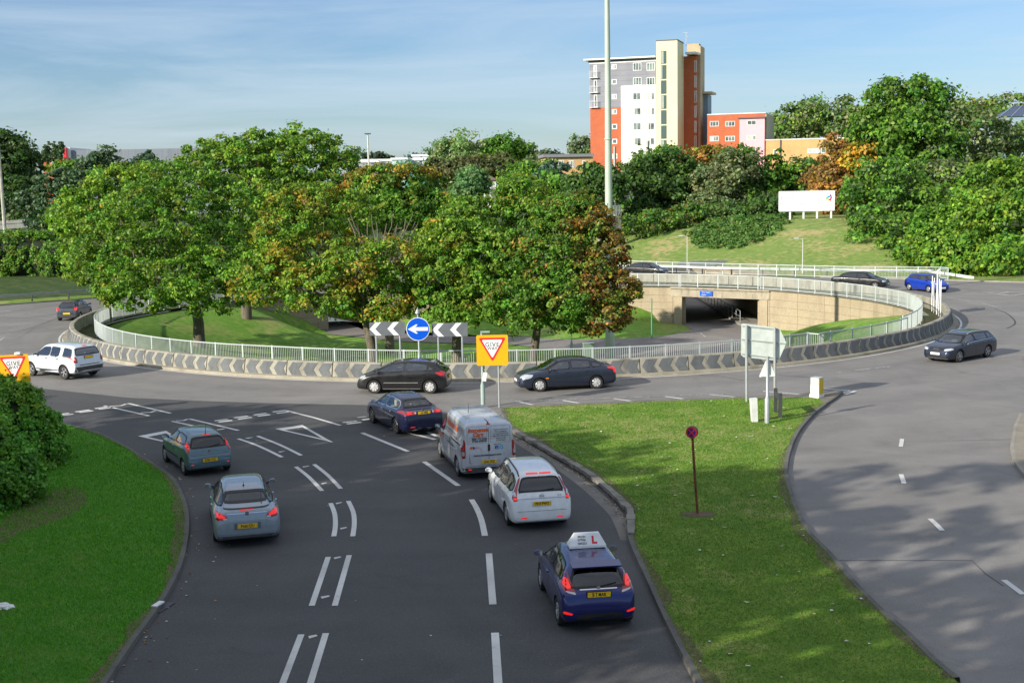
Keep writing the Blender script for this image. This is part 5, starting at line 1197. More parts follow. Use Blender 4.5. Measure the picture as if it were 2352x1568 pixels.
# ------------------------------------------------------------------ foliage
def leaves(name, lobes, n, size, colf, seed=1, cl=.9, per=55, inner=.22, flat=.65, parent=None, spiky=.0, mat=None):
    """lobes: (x,y,z,rx,ry,rz). Leaf-sized faces gathered into sprays over and inside the crown's lobes"""
    rng = np.random.default_rng(seed); lo = np.array(lobes, float); nc = max(6, int(n/per))
    A = (lo[:, 3]*lo[:, 5]+lo[:, 3]*lo[:, 4]+lo[:, 4]*lo[:, 5]); A /= A.sum()
    li = rng.choice(len(lo), nc*3, p=A); d = rng.normal(size=(nc*3, 3)); d /= np.linalg.norm(d, axis=1)[:, None]
    k = (d[:, 2] > -.75) | (rng.random(nc*3) < .3)
    rad = np.where(rng.random(nc*3) < inner, rng.uniform(.25, .75, nc*3), rng.uniform(.80, 1.04, nc*3)+spiky*rng.random(nc*3)**3)
    c = lo[li, :3]+d*rad[:, None]*lo[li, 3:]
    for j in range(len(lo)):
        q = np.linalg.norm((c-lo[j, :3])/lo[j, 3:], axis=1); k &= ~((q < .62) & (li != j) & (rng.random(nc*3) < .85))
    idx = np.where(k)[0][:nc]; c = c[idx]; d = d[idx]; nc = len(idx)
    cr = cl*rng.uniform(.45, 1.5, nc); cb = rng.uniform(.62, 1.22, nc); ch = rng.uniform(.82, 1.2, nc)
    m = n; ci = rng.integers(0, nc, m); v = rng.normal(size=(m, 3))+d[ci]*.9+np.array([0, 0, .45]); v /= np.linalg.norm(v, axis=1)[:, None]
    p = c[ci]+v*(cr[ci]*np.where(rng.random(m) < .10, rng.uniform(.8, 1.6, m), rng.uniform(.25, 1.05, m)**.6))[:, None]*np.array([1, 1, flat])
    nr = v+rng.normal(size=(m, 3))*.55+np.array([0, 0, .25]); nr /= np.linalg.norm(nr, axis=1)[:, None]
    t = np.cross(nr, rng.normal(size=(m, 3))); t /= np.linalg.norm(t, axis=1)[:, None]; b = np.cross(nr, t)
    s = (size*rng.uniform(.65, 1.35, m))[:, None]
    V = np.stack([p-t*s*.55, p+b*s*.40-t*s*.05, p+t*s*.6-nr*s*.18, p-b*s*.40-t*s*.05], 1).reshape(-1, 3)
    col = colf(p, rng)*(cb[ci]*rng.uniform(.78, 1.25, m))[:, None]; col[:, 0] *= rng.uniform(.85, 1.15, m)*ch[ci]; col *= 1.85
    cc = np.ones((m, 4, 4)); cc[:, :, :3] = np.clip(col, 0, 1)[:, None, :]
    me = bpy.data.meshes.new(name); me.vertices.add(4*m); me.vertices.foreach_set('co', V.ravel().astype(np.float32))
    me.loops.add(4*m); me.loops.foreach_set('vertex_index', np.arange(4*m, dtype=np.int32)); me.polygons.add(m)
    me.polygons.foreach_set('loop_start', np.arange(0, 4*m, 4, dtype=np.int32)); me.polygons.foreach_set('loop_total', np.full(m, 4, dtype=np.int32))
    at = me.color_attributes.new('Col', 'FLOAT_COLOR', 'POINT'); at.data.foreach_set('color', cc.ravel().astype(np.float32)); me.update()
    return link(name, me, parent, mat or LEAF)
def pal(*cols, w=None):
    C = np.array(cols, float)
    def f(c, rng): return C[rng.choice(len(C), len(c), p=w)]*rng.uniform(.8, 1.2, len(c))[:, None]
    return f
GREEN = [(.050, .116, .012), (.070, .150, .016), (.038, .094, .012), (.095, .175, .020)]
YG = [(.10, .175, .016), (.13, .20, .020), (.08, .15, .015)]
DARK = [(.032, .065, .016), (.042, .08, .018), (.026, .052, .014)]
GREYG = [(.085, .11, .045), (.065, .095, .03), (.115, .135, .07)]
ORANGE = [(.24, .13, .018), (.19, .13, .02), (.28, .17, .02), (.24, .10, .018)]; RED = [(.15, .03, .018), (.11, .035, .018), (.22, .05, .02), (.17, .08, .02)]; RUST = [(.17, .085, .03), (.12, .07, .025), (.2, .11, .03)]
def P(px, py, y): return U(px, py, y=y)
def lob(px, py, rx, ry, y, dk=1.0):
    c = P(px, py, y); s = math.hypot(c.y, c.x)/CF*1.0
    return (c.x, c.y, c.z, rx*s, rx*s*dk, ry*s)
def limb(m, a, b, r0, r1, rnd, n=5):
    a, b = Vector(a), Vector(b); L = (b-a).length; pts = []
    for i in range(n+1):
        t = i/n; p = a.lerp(b, t); j = .06*L*math.sin(PI*t); pts.append(p+Vector((rnd.uniform(-j, j), rnd.uniform(-j, j), rnd.uniform(-j, j)*.4)))
    m.tube(pts, [r0+(r1-r0)*i/n for i in range(n+1)], 7); return pts
def tree(name, label, lobes, base, colf, n, size=.25, seed=1, cl=.9, tr=.25, per=55, group='trees', limbs=None, cat='tree', bark=None, **k):
    root = empty(name, base, 0, label, cat, group); rnd = random.Random(seed)
    lr = [(x-base[0], y-base[1], z-base[2], a, b, c) for x, y, z, a, b, c in lobes]; off = np.array(base)
    leaves('crown', lr, n, size, (lambda c, r: colf(c+off, r)), seed, cl, per, parent=root, **k)
    if tr:
        m = MB(); zs = sum(l[2] for l in lr)/len(lr); rz = min(l[2]-l[5]*.6 for l in lr); zf = max(.6, rz)
        cx, cy = sum(l[0] for l in lr)/len(lr)*.4, sum(l[1] for l in lr)/len(lr)*.4
        pts = [(0, 0, -.3), (0, 0, .02), (0.03, 0, zf*.5), (cx*.3, cy*.3, zf), (cx*.6, cy*.6, (zf+zs)/2)]
        m.tube(pts, [tr*1.7, tr*1.25, tr, tr*.85, tr*.55], 10)
        for l in lr:
            st = Vector((cx*.3, cy*.3, zf*rnd.uniform(.85, 1.1))); pp = limb(m, st, (l[0], l[1], l[2]), tr*.5, tr*.12, rnd)
            for _ in range(4):
                t = Vector((l[0]+rnd.uniform(-.8, .8)*l[3], l[1]+rnd.uniform(-.8, .8)*l[4], l[2]+rnd.uniform(-.3, .8)*l[5])); limb(m, pp[rnd.randint(2, 4)], t, tr*.2, tr*.05, rnd, 4)
        if limbs:
            for a, b, r0, r1 in limbs: limb(m, Vector(a)-Vector(base), Vector(b)-Vector(base), r0, r1, rnd, 6)
        m.build('trunk', bark or BARK, root, True)
    return root
def bz(x, y): return gh(x, y)
def mixpal(green, acc, prob):
    G, A_ = np.array(green), np.array(acc)
    def f(c, rng):
        g = G[rng.choice(len(G), len(c))]; a = A_[rng.choice(len(A_), len(c))]; q = prob(c)
        n1 = .5+.25*(np.sin(c[:, 0]*2.1+c[:, 1]*1.3)+np.cos(c[:, 2]*2.6-c[:, 0]*1.1+c[:, 1])); n2 = .5+.5*np.sin(c[:, 0]*4.7+1)*np.sin(c[:, 2]*5.3+c[:, 1]*4.1)
        s = sm(.22, .82, q*1.15+(n1-.5)*.6+(n2-.5)*.25+.07)
        t = np.where(rng.random(len(c)) < s*.8, rng.uniform(.4, 1, len(c)), s*.3)[:, None]; return g*(1-t)+a*t
    return f
def nz(c, f, s=0): return .5+.5*np.sin(c[:, 0]*f+s)*np.cos(c[:, 2]*f*1.3+s*2+c[:, 1]*f*.7)
# --- maples inside the roundabout
b1 = U(457, 780, -1.0)
tree('maple_tree', 'large green maple at the left with its trunk clear behind the railing',
     [lob(360, 560, 150, 140, 88, .8), lob(272, 605, 88, 85, 87, .9), lob(470, 520, 130, 120, 90, .8), lob(420, 430, 120, 60, 92, .8), lob(520, 620, 80, 100, 88, .9), lob(340, 660, 112, 52, 84, .9), lob(238, 585, 55, 65, 89), lob(460, 650, 110, 70, 84, .9)],
     (b1.x, b1.y, bz(b1.x, b1.y)-.1), mixpal(GREEN+YG[:1], ORANGE, lambda c: .03+.07*nz(c, 1.1)*(c[:, 2] > 5)), 58500, 0.186, 11, 0.51, .36, group='maples in the roundabout')
tree('maple_tree', 'yellow green maple behind the left end of the railing', [lob(188, 555, 48, 62, 108), lob(215, 500, 80, 70, 110), lob(290, 450, 90, 70, 112), lob(196, 610, 42, 38, 106), lob(350, 420, 70, 40, 112)], (-27.5, 103, bz(-27.5, 103)), pal(*YG, GREEN[0]), 23400, 0.234, 12, 0.61, .3, group='maples in the roundabout')
tree('maple_tree', 'tallest bright green maple rising over the left of the roundabout', [lob(540, 400, 110, 75, 104), lob(640, 380, 110, 75, 106), lob(740, 400, 80, 85, 104), lob(480, 370, 50, 45, 106), lob(590, 345, 60, 35, 105), lob(700, 345, 60, 38, 106), lob(660, 470, 130, 80, 102), lob(780, 430, 45, 60, 104), lob(555, 345, 30, 30, 104)],
     (U(566.7, 749, -1.5).x, 101, bz(-21, 101)), mixpal(GREEN+YG, ORANGE, lambda c: .03+0*c[:, 0]), 50700, 0.220, 13, 0.54, .35, group='maples in the roundabout', spiky=.25)
b2 = U(851, 840, -1.2, y=None)
tree('maple_tree', 'orange tinged maple with bare inner branches behind the left chevron board', [lob(680, 560, 95, 110, 79, .8), lob(760, 500, 90, 75, 82, .8), lob(650, 470, 60, 45, 82), lob(640, 640, 70, 70, 77, .9), lob(740, 665, 90, 65, 76, .9), lob(820, 610, 85, 55, 74, .7), lob(900, 600, 60, 50, 74, .7), lob(700, 465, 60, 40, 84), lob(860, 690, 90, 50, 75, .8), lob(590, 640, 60, 60, 79)],
     (b2.x, 76, bz(b2.x, 76)), mixpal(GREEN+YG+YG, ORANGE, lambda c: .08+.34*nz(c, .9, 1)), 58500, 0.169, 14, 0.44, .3, group='maples in the roundabout', inner=.08,
     limbs=[((b2.x+.3, 76, 2.6), tuple(P(800+i*22, 520-abs(3-i)*6+(i % 2)*14, 78+i*.4)), .09, .03) for i in range(8)]+[((b2.x+.6, 76.3, 3.4), tuple(P(805+i*12, 492+(i % 4)*20, 77.5)), .06, .022) for i in range(14)])
tree('maple_tree', 'maple with a golden orange top in the middle of the tree group', [lob(900, 430, 80, 50, 92), lob(960, 440, 55, 55, 93), lob(850, 430, 50, 40, 93), lob(905, 480, 110, 50, 92), lob(1000, 500, 50, 60, 92)], (-9, 92, bz(-9, 92)), mixpal(GREEN, ORANGE, lambda c: .05+.35*sm(9.0, 10.8, c[:, 2])), 27300, 0.200, 15, 0.51, .28, group='maples in the roundabout')
tree('maple_tree', 'dense mid green maple left of the red leaved crown', [lob(1060, 560, 90, 80, 77, .9), lob(1095, 505, 78, 52, 80), lob(1020, 640, 90, 75, 75, .9), lob(1130, 620, 90, 90, 75, .8), lob(980, 690, 55, 45, 75), lob(1200, 445, 52, 40, 82), lob(1010, 560, 50, 60, 79), lob(1080, 700, 80, 50, 74), lob(1200, 470, 60, 55, 80)],
     (-3.5, 78, bz(-3.5, 78)), mixpal(GREEN+YG, ORANGE, lambda c: .02+.07*nz(c, 1.3, 3)), 58500, 0.172, 16, 0.44, .3, group='maples in the roundabout')
b4 = U(1225, 835, -1.2)
tree('maple_tree', 'maple turning red and orange at the right edge of the tree group', [lob(1260, 590, 100, 110, 74, .9), lob(1330, 520, 75, 65, 75), lob(1380, 580, 55, 75, 74, .9), lob(1280, 700, 100, 60, 72, .9), lob(1400, 660, 55, 40, 73), lob(1370, 720, 70, 45, 72, .9), lob(1180, 700, 70, 60, 72), lob(1290, 490, 60, 35, 76), lob(1340, 640, 70, 60, 73), lob(1435, 665, 32, 22, 73)],
     (b4.x, 74.5, bz(b4.x, 74.5)), mixpal(GREEN, RED+RED+ORANGE, lambda c: .05+.42*sm(2.2, 5.8, c[:, 0])+.14*nz(c, 1.2)), 58500, 0.162, 17, 0.41, .27, group='maples in the roundabout', inner=.1)
# --- trees of the bank and beyond. (label, lobes in sight, ground point, palette, n, size, cluster)
BG = 'trees and bushes beyond the roundabout'
def bt(name, label, lobes, y, colf, n, size, cl=1.2, seed=0, tr=.25, cat='tree', zb=None, **k):
    x = sum(l[0] for l in lobes)/len(lobes); yy = sum(l[1] for l in lobes)/len(lobes); z = gh(x, yy) if zb is None else zb
    return tree(name, label, lobes, (x, yy, z), colf, n, size, seed, cl, tr, group=BG, cat=cat, **k)
bt('broadleaf_tree', 'dark rounded green tree on the bank right of the tall mast', [lob(1500, 430, 75, 75, 180), lob(1450, 460, 40, 60, 178), lob(1545, 410, 50, 55, 182), lob(1520, 480, 70, 45, 176)], 180, pal(*DARK, GREEN[2]), 13000, .5, 1.5, 21)
bt('broadleaf_tree', 'light green treetop just below the cream stair tower', [lob(1530, 370, 50, 25, 192), lob(1485, 385, 30, 20, 192), lob(1520, 400, 55, 30, 190)], 192, pal(*YG, GREEN[0]), 6000, .45, 1.2, 22)
bt('broadleaf_tree', 'russet brown tree below the red brick wing', [lob(1612, 390, 50, 50, 188), lob(1600, 440, 45, 60, 184), lob(1645, 370, 30, 25, 188)], 188, pal(*RUST, GREEN[1], ORANGE[1]), 8000, .48, 1.3, 23)
bt('willow_tree', 'silvery grey green tree in front of the russet one', [lob(1655, 440, 60, 60, 176), lob(1690, 400, 45, 55, 178), lob(1630, 480, 50, 35, 172)], 176, pal(*GREYG), 11000, .42, 1.2, 24)
bt('broadleaf_tree', 'deep green conical tree in front of the pink block', [lob(1705, 430, 50, 75, 180), lob(1690, 370, 30, 30, 182), lob(1735, 470, 40, 50, 176)], 180, pal(GREEN[0], GREEN[2], DARK[1]), 9000, .45, 1.2, 25)
bt('poplar_tree', 'narrow upright green tree at the corner of the pink block', [lob(1780, 410, 24, 55, 182), lob(1765, 450, 30, 55, 180), lob(1800, 440, 22, 50, 181)], 182, pal(GREEN[0], GREEN[1]), 6500, .42, 1.0, 26, spiky=.3)
bt('broadleaf_tree', 'green tree behind the billboard with dark shade beneath', [lob(1845, 410, 50, 35, 186), lob(1875, 395, 45, 30, 188), lob(1840, 445, 60, 30, 184), lob(1820, 400, 30, 25, 188)], 186, mixpal(GREEN+DARK, RUST, lambda c: .2+0*c[:, 0]), 8000, .45, 1.2, 27)
bt('chestnut_tree', 'orange brown chestnut hanging over the right end of the billboard', [lob(1915, 370, 32, 55, 172), lob(1910, 430, 38, 50, 168), lob(1925, 470, 28, 30, 166), lob(1890, 420, 30, 35, 170)], 172, pal(*RUST, ORANGE[1]), 8000, .42, 1.1, 28)
bt('broadleaf_tree', 'small tree with bright golden leaves beside the chestnut', [lob(1975, 365, 30, 28, 170), lob(1955, 385, 20, 20, 169), lob(1990, 400, 30, 30, 172)], 170, mixpal(GREEN, [(.5, .27, .03), (.42, .22, .03)], lambda c: .6+0*c[:, 0]), 5000, .4, 1.0, 29)
bt('broadleaf_tree', 'great dark green tree crowning the right skyline', [lob(2080, 250, 80, 60, 176), lob(2040, 300, 75, 70, 174), lob(2130, 230, 45, 40, 178), lob(2020, 340, 60, 55, 172), lob(2100, 330, 90, 70, 172)], 176, pal(*GREEN, DARK[1]), 20000, .5, 1.5, 30, tr=.45)
bt('broadleaf_tree', 'broad grey green tree left of the glazed roof', [lob(2200, 330, 90, 70, 176), lob(2270, 360, 80, 60, 178), lob(2180, 390, 80, 60, 172), lob(2335, 318, 50, 34, 184)], 176, pal(*GREYG, GREEN[2]), 16000, .48, 1.4, 31)
bt('broadleaf_tree', 'wide shaded green tree on the lower right bank', [lob(2040, 450, 90, 80, 152), lob(2000, 510, 60, 70, 148), lob(2110, 500, 90, 75, 146), lob(2050, 560, 60, 40, 142), lob(1990, 430, 45, 55, 156), lob(2075, 583, 45, 28, 133), lob(2015, 545, 55, 38, 139), lob(2115, 592, 42, 26, 130)], 150, pal(*GREEN, DARK[0], DARK[1]), 22000, .42, 1.2, 32, tr=.35)
bt('broadleaf_tree', 'pale leaved tree in the middle of the right bank', [lob(2160, 440, 80, 60, 158), lob(2230, 440, 70, 55, 158), lob(2290, 460, 60, 60, 156)], 158, pal(*GREYG, GREEN[1]), 14000, .4, 1.2, 33)
bt('maple_tree', 'bright lime green maple at the right edge of the picture', [lob(2290, 450, 80, 70, 134), lob(2240, 520, 80, 70, 128), lob(2330, 540, 70, 90, 126), lob(2180, 570, 70, 50, 124), lob(2270, 600, 90, 40, 121), lob(2350, 430, 60, 60, 134)], 128, pal(*YG, *GREEN), 30000, .36, 1.0, 34, tr=.3)
bt('maple_tree', 'green maple with low boughs behind the end of the railing', [lob(2150, 545, 55, 60, 132), lob(2130, 590, 50, 40, 127), lob(2185, 610, 45, 30, 122), lob(2060, 575, 40, 28, 138)], 129, pal(*GREEN, YG[0]), 13000, .36, 1.0, 35, tr=.3)
bt('willow_tree', 'feathery tree far behind the tan block', [lob(1830, 290, 50, 40, 290), lob(1880, 275, 45, 35, 295)], 290, pal(*GREYG, GREEN[1], GREEN[3]), 6000, .7, 2.2, 36, zb=2)
bt('willow_tree', 'open crowned tree far behind, left of the great dark tree', [lob(1935, 280, 50, 40, 290), lob(1975, 300, 40, 40, 288), lob(1790, 310, 25, 25, 292)], 290, pal(*GREYG, GREEN[0]), 5000, .7, 2.2, 37, zb=2)
bt('willow_tree', 'olive green treetops on the skyline at the far right', [lob(2230, 265, 70, 28, 260), lob(2310, 255, 60, 30, 260), lob(2180, 275, 40, 25, 262), lob(2350, 250, 30, 26, 262)], 260, pal((.10, .13, .04), (.12, .14, .05), GREEN[1]), 7000, .6, 1.8, 38, zb=3)
bt('broadleaf_tree', 'dark green tree left of the tall mast below the brick corner', [lob(1360, 425, 45, 45, 170), lob(1400, 435, 30, 50, 168), lob(1330, 440, 35, 35, 172)], 170, pal(*DARK, GREEN[0]), 8000, .45, 1.2, 39)
bt('pine_tree', 'blue green pine below the low yellow building', [lob(1280, 395, 30, 18, 185), lob(1265, 420, 40, 20, 184), lob(1300, 425, 35, 22, 184)], 185, pal((.03, .06, .04), (.04, .075, .05)), 4500, .4, .9, 40)
bt('shrub', 'dark evergreen shrubs along the top of the dry bank', [lob(1470, 520, 55, 25, 156), lob(1540, 505, 60, 25, 158), lob(1600, 500, 40, 25, 160)], 156, mixpal(GREEN+DARK, RUST, lambda c: .12+0*c[:, 0]), 9000, .34, .9, 41, tr=0, cat='shrub')
bt('shrub', 'low shrubs at the foot of the silvery tree', [lob(1660, 495, 60, 22, 163), lob(1720, 490, 45, 25, 164)], 163, pal(GREYG[1], DARK[1], GREEN[2]), 6000, .34, .9, 42, tr=0, cat='shrub')
bt('shrub', 'dark bush between the pink block and the billboard', [lob(1770, 480, 40, 32, 168), lob(1745, 500, 30, 18, 166)], 168, pal(*DARK), 5000, .36, 1.0, 43, tr=0, cat='shrub')
# middle distance, left of the mast
bt('willow_tree', 'tall pale green willow on the middle skyline', [lob(1050, 350, 45, 32, 300), lob(1020, 370, 35, 35, 300), lob(1085, 345, 30, 25, 302), lob(1040, 390, 50, 35, 298)], 300, pal((.13, .19, .07), (.10, .16, .05), (.15, .2, .09)), 8000, .6, 1.9, 44, zb=-2, spiky=.35)
bt('poplar_tree', 'green poplars right of the pale willow', [lob(1150, 350, 28, 28, 300), lob(1175, 345, 18, 26, 302), lob(1130, 360, 22, 25, 299), lob(1200, 345, 22, 25, 303)], 300, pal(GREEN[0], GREEN[1]), 6000, .6, 1.7, 45, zb=-2)
bt('willow_tree', 'feathery grey green tree beside the tower block', [lob(1332, 340, 20, 22, 310), lob(1225, 375, 18, 18, 300)], 310, pal(*GREYG), 3000, .6, 1.5, 46, zb=-2)
bt('broadleaf_tree', 'olive brown tree in the middle distance', [lob(1075, 400, 60, 35, 230), lob(1150, 390, 50, 30, 232), lob(1010, 400, 40, 30, 232)], 230, pal((.06, .07, .025), (.05, .06, .02), (.075, .085, .03)), 9000, .55, 1.5, 47, zb=-2)
bt('broadleaf_tree', 'light green tree beside the white house', [lob(1085, 425, 30, 35, 190), lob(1068, 450, 28, 28, 188)], 190, pal((.07, .14, .05), (.09, .16, .06)), 5500, .42, 1.1, 48, zb=-2)
bt('broadleaf_tree', 'green tree right of the white house', [lob(1195, 412, 38, 28, 200), lob(1235, 405, 45, 32, 200), lob(1165, 440, 16, 16, 198), lob(1280, 440, 50, 35, 180)], 200, pal(*GREEN), 9000, .48, 1.2, 49, zb=-2)
# left background
bt('broadleaf_tree', 'dark green tree at the left edge behind the utility pole', [lob(22, 400, 58, 80, 190), lob(-20, 380, 60, 70, 190), lob(40, 470, 45, 50, 186), lob(10, 350, 40, 40, 190)], 190, pal(*DARK), 14000, .5, 1.4, 50, zb=-1)
bt('pine_tree', 'spreading dark pine left of the warehouse', [lob(150, 420, 60, 25, 165), lob(110, 460, 55, 30, 164), lob(230, 380, 50, 25, 170), lob(250, 360, 30, 22, 170), lob(170, 460, 60, 40, 163), lob(210, 420, 60, 30, 166), lob(110, 510, 50, 30, 160)], 165, pal((.03, .06, .03), (.045, .085, .035), (.05, .09, .045)), 16000, .4, 1.0, 51, zb=-1, flat=.4)
bt('pine_tree', 'small pointed pine top in front of the warehouse', [lob(338, 365, 18, 16, 200), lob(330, 385, 26, 18, 199)], 200, pal((.03, .06, .03)), 2500, .45, .9, 52, zb=-1)
bt('broadleaf_tree', 'yellow green tree between the pine and the maples', [lob(155, 392, 28, 12, 172), lob(185, 520, 30, 40, 150), lob(150, 500, 25, 25, 152)], 150, pal(*YG, GREEN[0]), 7000, .42, 1.1, 53, zb=-.5)
for i, (px, lean, h) in enumerate(((106, 9, 24), (124, 8, 25), (138, 5, 20))):
    bt('poplar_tree', ['leftmost, broadest of three wind bent poplars by the warehouse', 'middle of three wind bent poplars by the warehouse', 'darkest poplar of the three, beside the red panel'][i], [lob(px, 352, 6.5, h*.8, 330, 1), lob(px+lean*.6, 340, 4.5, h*.55, 330, 1), lob(px-3, 364, 7, 14, 330, 1)], 330, pal((.045, .075, .03), (.055, .085, .035)), 3000, .4, .45, 54+i, zb=-3, tr=0)
# distant tree belt: a far-off wood that reads as one mass
ll = []
for i, px in enumerate(range(780, 1260, 22)):
    ll.append(lob(px, 368+(i*37 % 7), 22, 13+(i*13 % 5), 620, .6))
for i, px in enumerate(range(1150, 1350, 20)): ll.append(lob(px, 366+(i*31 % 6), 20, 12, 600, .6))
for i, px in enumerate(range(-200, 460, 30)): ll.append(lob(px, 395, 30, 16, 560, .6))
for i, px in enumerate(range(1700, 2600, 30)): ll.append(lob(px, 375, 34, 22, 420, .6))
o = leaves('distant_wood', ll, 26000, 1.7, pal((.03, .055, .03), (.04, .07, .035), (.035, .06, .04)), 71, 3.2, 60); tag(o, 'dark belt of far-off trees along the horizon', 'wood', kind='stuff')
# scrub filling the low ground between the roundabout and the town
ll = []; rnd = random.Random(9)
for i in range(26): px = rnd.uniform(560, 1400); y = rnd.uniform(150, 200); c = P(px, 470, y); ll.append((c.x, c.y, .6, rnd.uniform(3, 5), 4, rnd.uniform(1.5, 3.0)))
for i in range(14): px = rnd.uniform(-150, 500); y = rnd.uniform(150, 190); c = P(px, 470, y); ll.append((c.x, c.y, 1.0, rnd.uniform(3, 6), 5, rnd.uniform(2, 4)))
o = leaves('undergrowth', ll, 26000, .5, pal(*GREEN, DARK[0], DARK[1]), 72, 1.3, 60); tag(o, 'tangled undergrowth on the low ground behind the roundabout', 'undergrowth', kind='stuff')
# ground cover on the dry bank
ivy = [(1583, 545), (1600, 522), (1640, 508), (1720, 500), (1800, 498), (1812, 510), (1780, 535), (1740, 556), (1690, 575), (1640, 577), (1612, 566)]
rng = np.random.default_rng(3); ll = []
def hillpt(px, py):
    for y in np.arange(128, 200, .5):
        p = P(px, py, y)
        if p.z <= float(hz(np.array(p.x), np.array(p.y)))+.02: return p
    return P(px, py, 150)
for _ in range(420):
    px, py = rng.uniform(1580, 1812), rng.uniform(498, 578)
    if inpoly(px, py, ivy): p = hillpt(px, py); ll.append((p.x, p.y, float(hz(np.array(p.x), np.array(p.y)))+.05, .8, .8, .35))
o = leaves('ground_cover', ll, 26000, .24, pal((.055, .115, .022), (.075, .14, .03), (.045, .095, .02)), 73, .5, 60); tag(o, 'dense ground ivy spreading down the dry bank', 'ground cover', kind='stuff')
# --- hedges
def hedge(label, lobes, n, size, colf, seed, cl, base, group='hedges'):
    r = empty('hedge', base, 0, label, 'hedge', group); o = leaves('foliage', [(x-base[0], y-base[1], z-base[2], a, b, c) for x, y, z, a, b, c in lobes], n, size, colf, seed, cl, 60, inner=.12, parent=r, flat=.9)
    m = MB(); rnd = random.Random(seed)
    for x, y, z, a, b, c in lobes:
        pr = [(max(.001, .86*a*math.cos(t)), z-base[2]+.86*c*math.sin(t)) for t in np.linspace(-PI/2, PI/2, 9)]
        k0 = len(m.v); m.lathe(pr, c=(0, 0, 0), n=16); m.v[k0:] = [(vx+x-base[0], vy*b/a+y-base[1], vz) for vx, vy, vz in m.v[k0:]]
    m.build('dark_core',  plain('dark_core', (.012, .018, .008), .95, vary=.4), r, True); return r  # solid dark core added inside the leaves to stop see-through
hl = [lob(-35, 965, 90, 90, 45, 1.3), lob(35, 1000, 72, 100, 43, 1.4), lob(80, 1030, 60, 95, 43.5, 1.3), lob(20, 1110, 62, 95, 38, 1.2), lob(-40, 1110, 90, 150, 38, 1.5), lob(-15, 925, 55, 55, 47, 1.2)]
HG = hedge('big clipped green hedge in the left foreground, half hiding the give way sign', hl, 90000, .11, mixpal([(.08, .20, .024), (.11, .24, .032), (.06, .15, .02)], YG, lambda c: .05+.6*sm(2.0, 3.0, c[:, 2])), 81, .26, (-16.5, 42, .05))  # sunlit top put into the leaf colour, yellower with height
hl = [lob(px, 597+abs(px-40)*.02, 48, 58, 127, 1.1) for px in (-120, -70, -20, 25, 65, 100)]+[lob(128, 610, 30, 45, 125, 1.1)]
hedge('long tall rounded hedge at the far left behind the crash rail, bright on top', hl, 60000, .2, mixpal([(.07, .14, .02), (.10, .19, .025)], RUST, lambda c: .55*(c[:, 0] < -49)*(c[:, 2] < 3.8)), 82, .4, (-50, 120, .4))
# --- trees that stand left of and behind the viewer and shade the approach
rnd = random.Random(4)
SH = [(-21, 13.5, 19, 5.5), (-30, 21, 17, 6), (-39, 31, 15, 6), (-48, 40, 12, 5), (-13.5, 5, 24, 5.5), (-31, 9, 19, 6), (-18, -4, 22, 6), (-25.5, 17.5, 16, 5.5), (-34, 27, 15, 5.5)]
LBL = ['tall lime tree just left of the viewer', 'lime tree left of the approach road', 'lime tree beyond the second on the left side', 'smaller lime at the far end of the left row', 'lime tree nearest behind the viewer', 'lime tree in the second row at the left', 'tallest lime of the second row behind the viewer', 'low lime between the first two by the approach road', 'low lime beside the middle of the left verge']
for i, (x, y, h, r) in enumerate(SH):
    lbs = [(x, y, h*.62, r, r, h*.36), (x+r*.4, y+r*.3, h*.5, r*.8, r*.8, h*.26), (x-r*.4, y-r*.2, h*.5, r*.8, r*.8, h*.27), (x, y, h*.3, r*.8, r*.8, h*.2)]
    tree('lime_tree', LBL[i], lbs, (x, y, -.06), pal(*GREEN), 10000, .5, 90+i, 1.2, .35, group='limes behind the viewer')

# ------------------------------------------------------------------ signs and street furniture
SF = 'road signs'
GREYB = plain('sign_grey', (.13, .145, .16), .5); SIGNBACK = plain('sign_back', (.55, .60, .57), .55); YEL = plain('sign_yellow', (.85, .43, .008), .4, vary=.05)
SRED = plain('sign_red', (.72, .02, .02), .4, vary=.05); SWH = plain('sign_white', (.80, .80, .80), .4, vary=.04); SBL = plain('sign_blue', (.0, .09, .62), .35, vary=.05)
def at(root, m, name, mat, par=None, **k):
    o = m.build(name, mat, par or root, **k); return o
def facing(x, y, z, yaw=0):      # sign plane: local x right, z up, front (-y) towards the viewer
    return Matrix.Translation((x, y, z))@Matrix.Rotation(yaw, 4, 'Z')
def rrect(w, h, r, n=5, cx=0, cz=0):
    o = []
    for sx, sz, a0 in ((1, 1, 0), (-1, 1, 90), (-1, -1, 180), (1, -1, 270)):
        for i in range(n+1): a = math.radians(a0+90*i/n); o.append((cx+sx*(w/2-r)+r*math.cos(a), cz+sz*(h/2-r)+r*math.sin(a)))
    return o
def post(m, x, y, z0, z1, r=.045): m.tube([(x, y, z0), (x, y, z1)], r, 10)
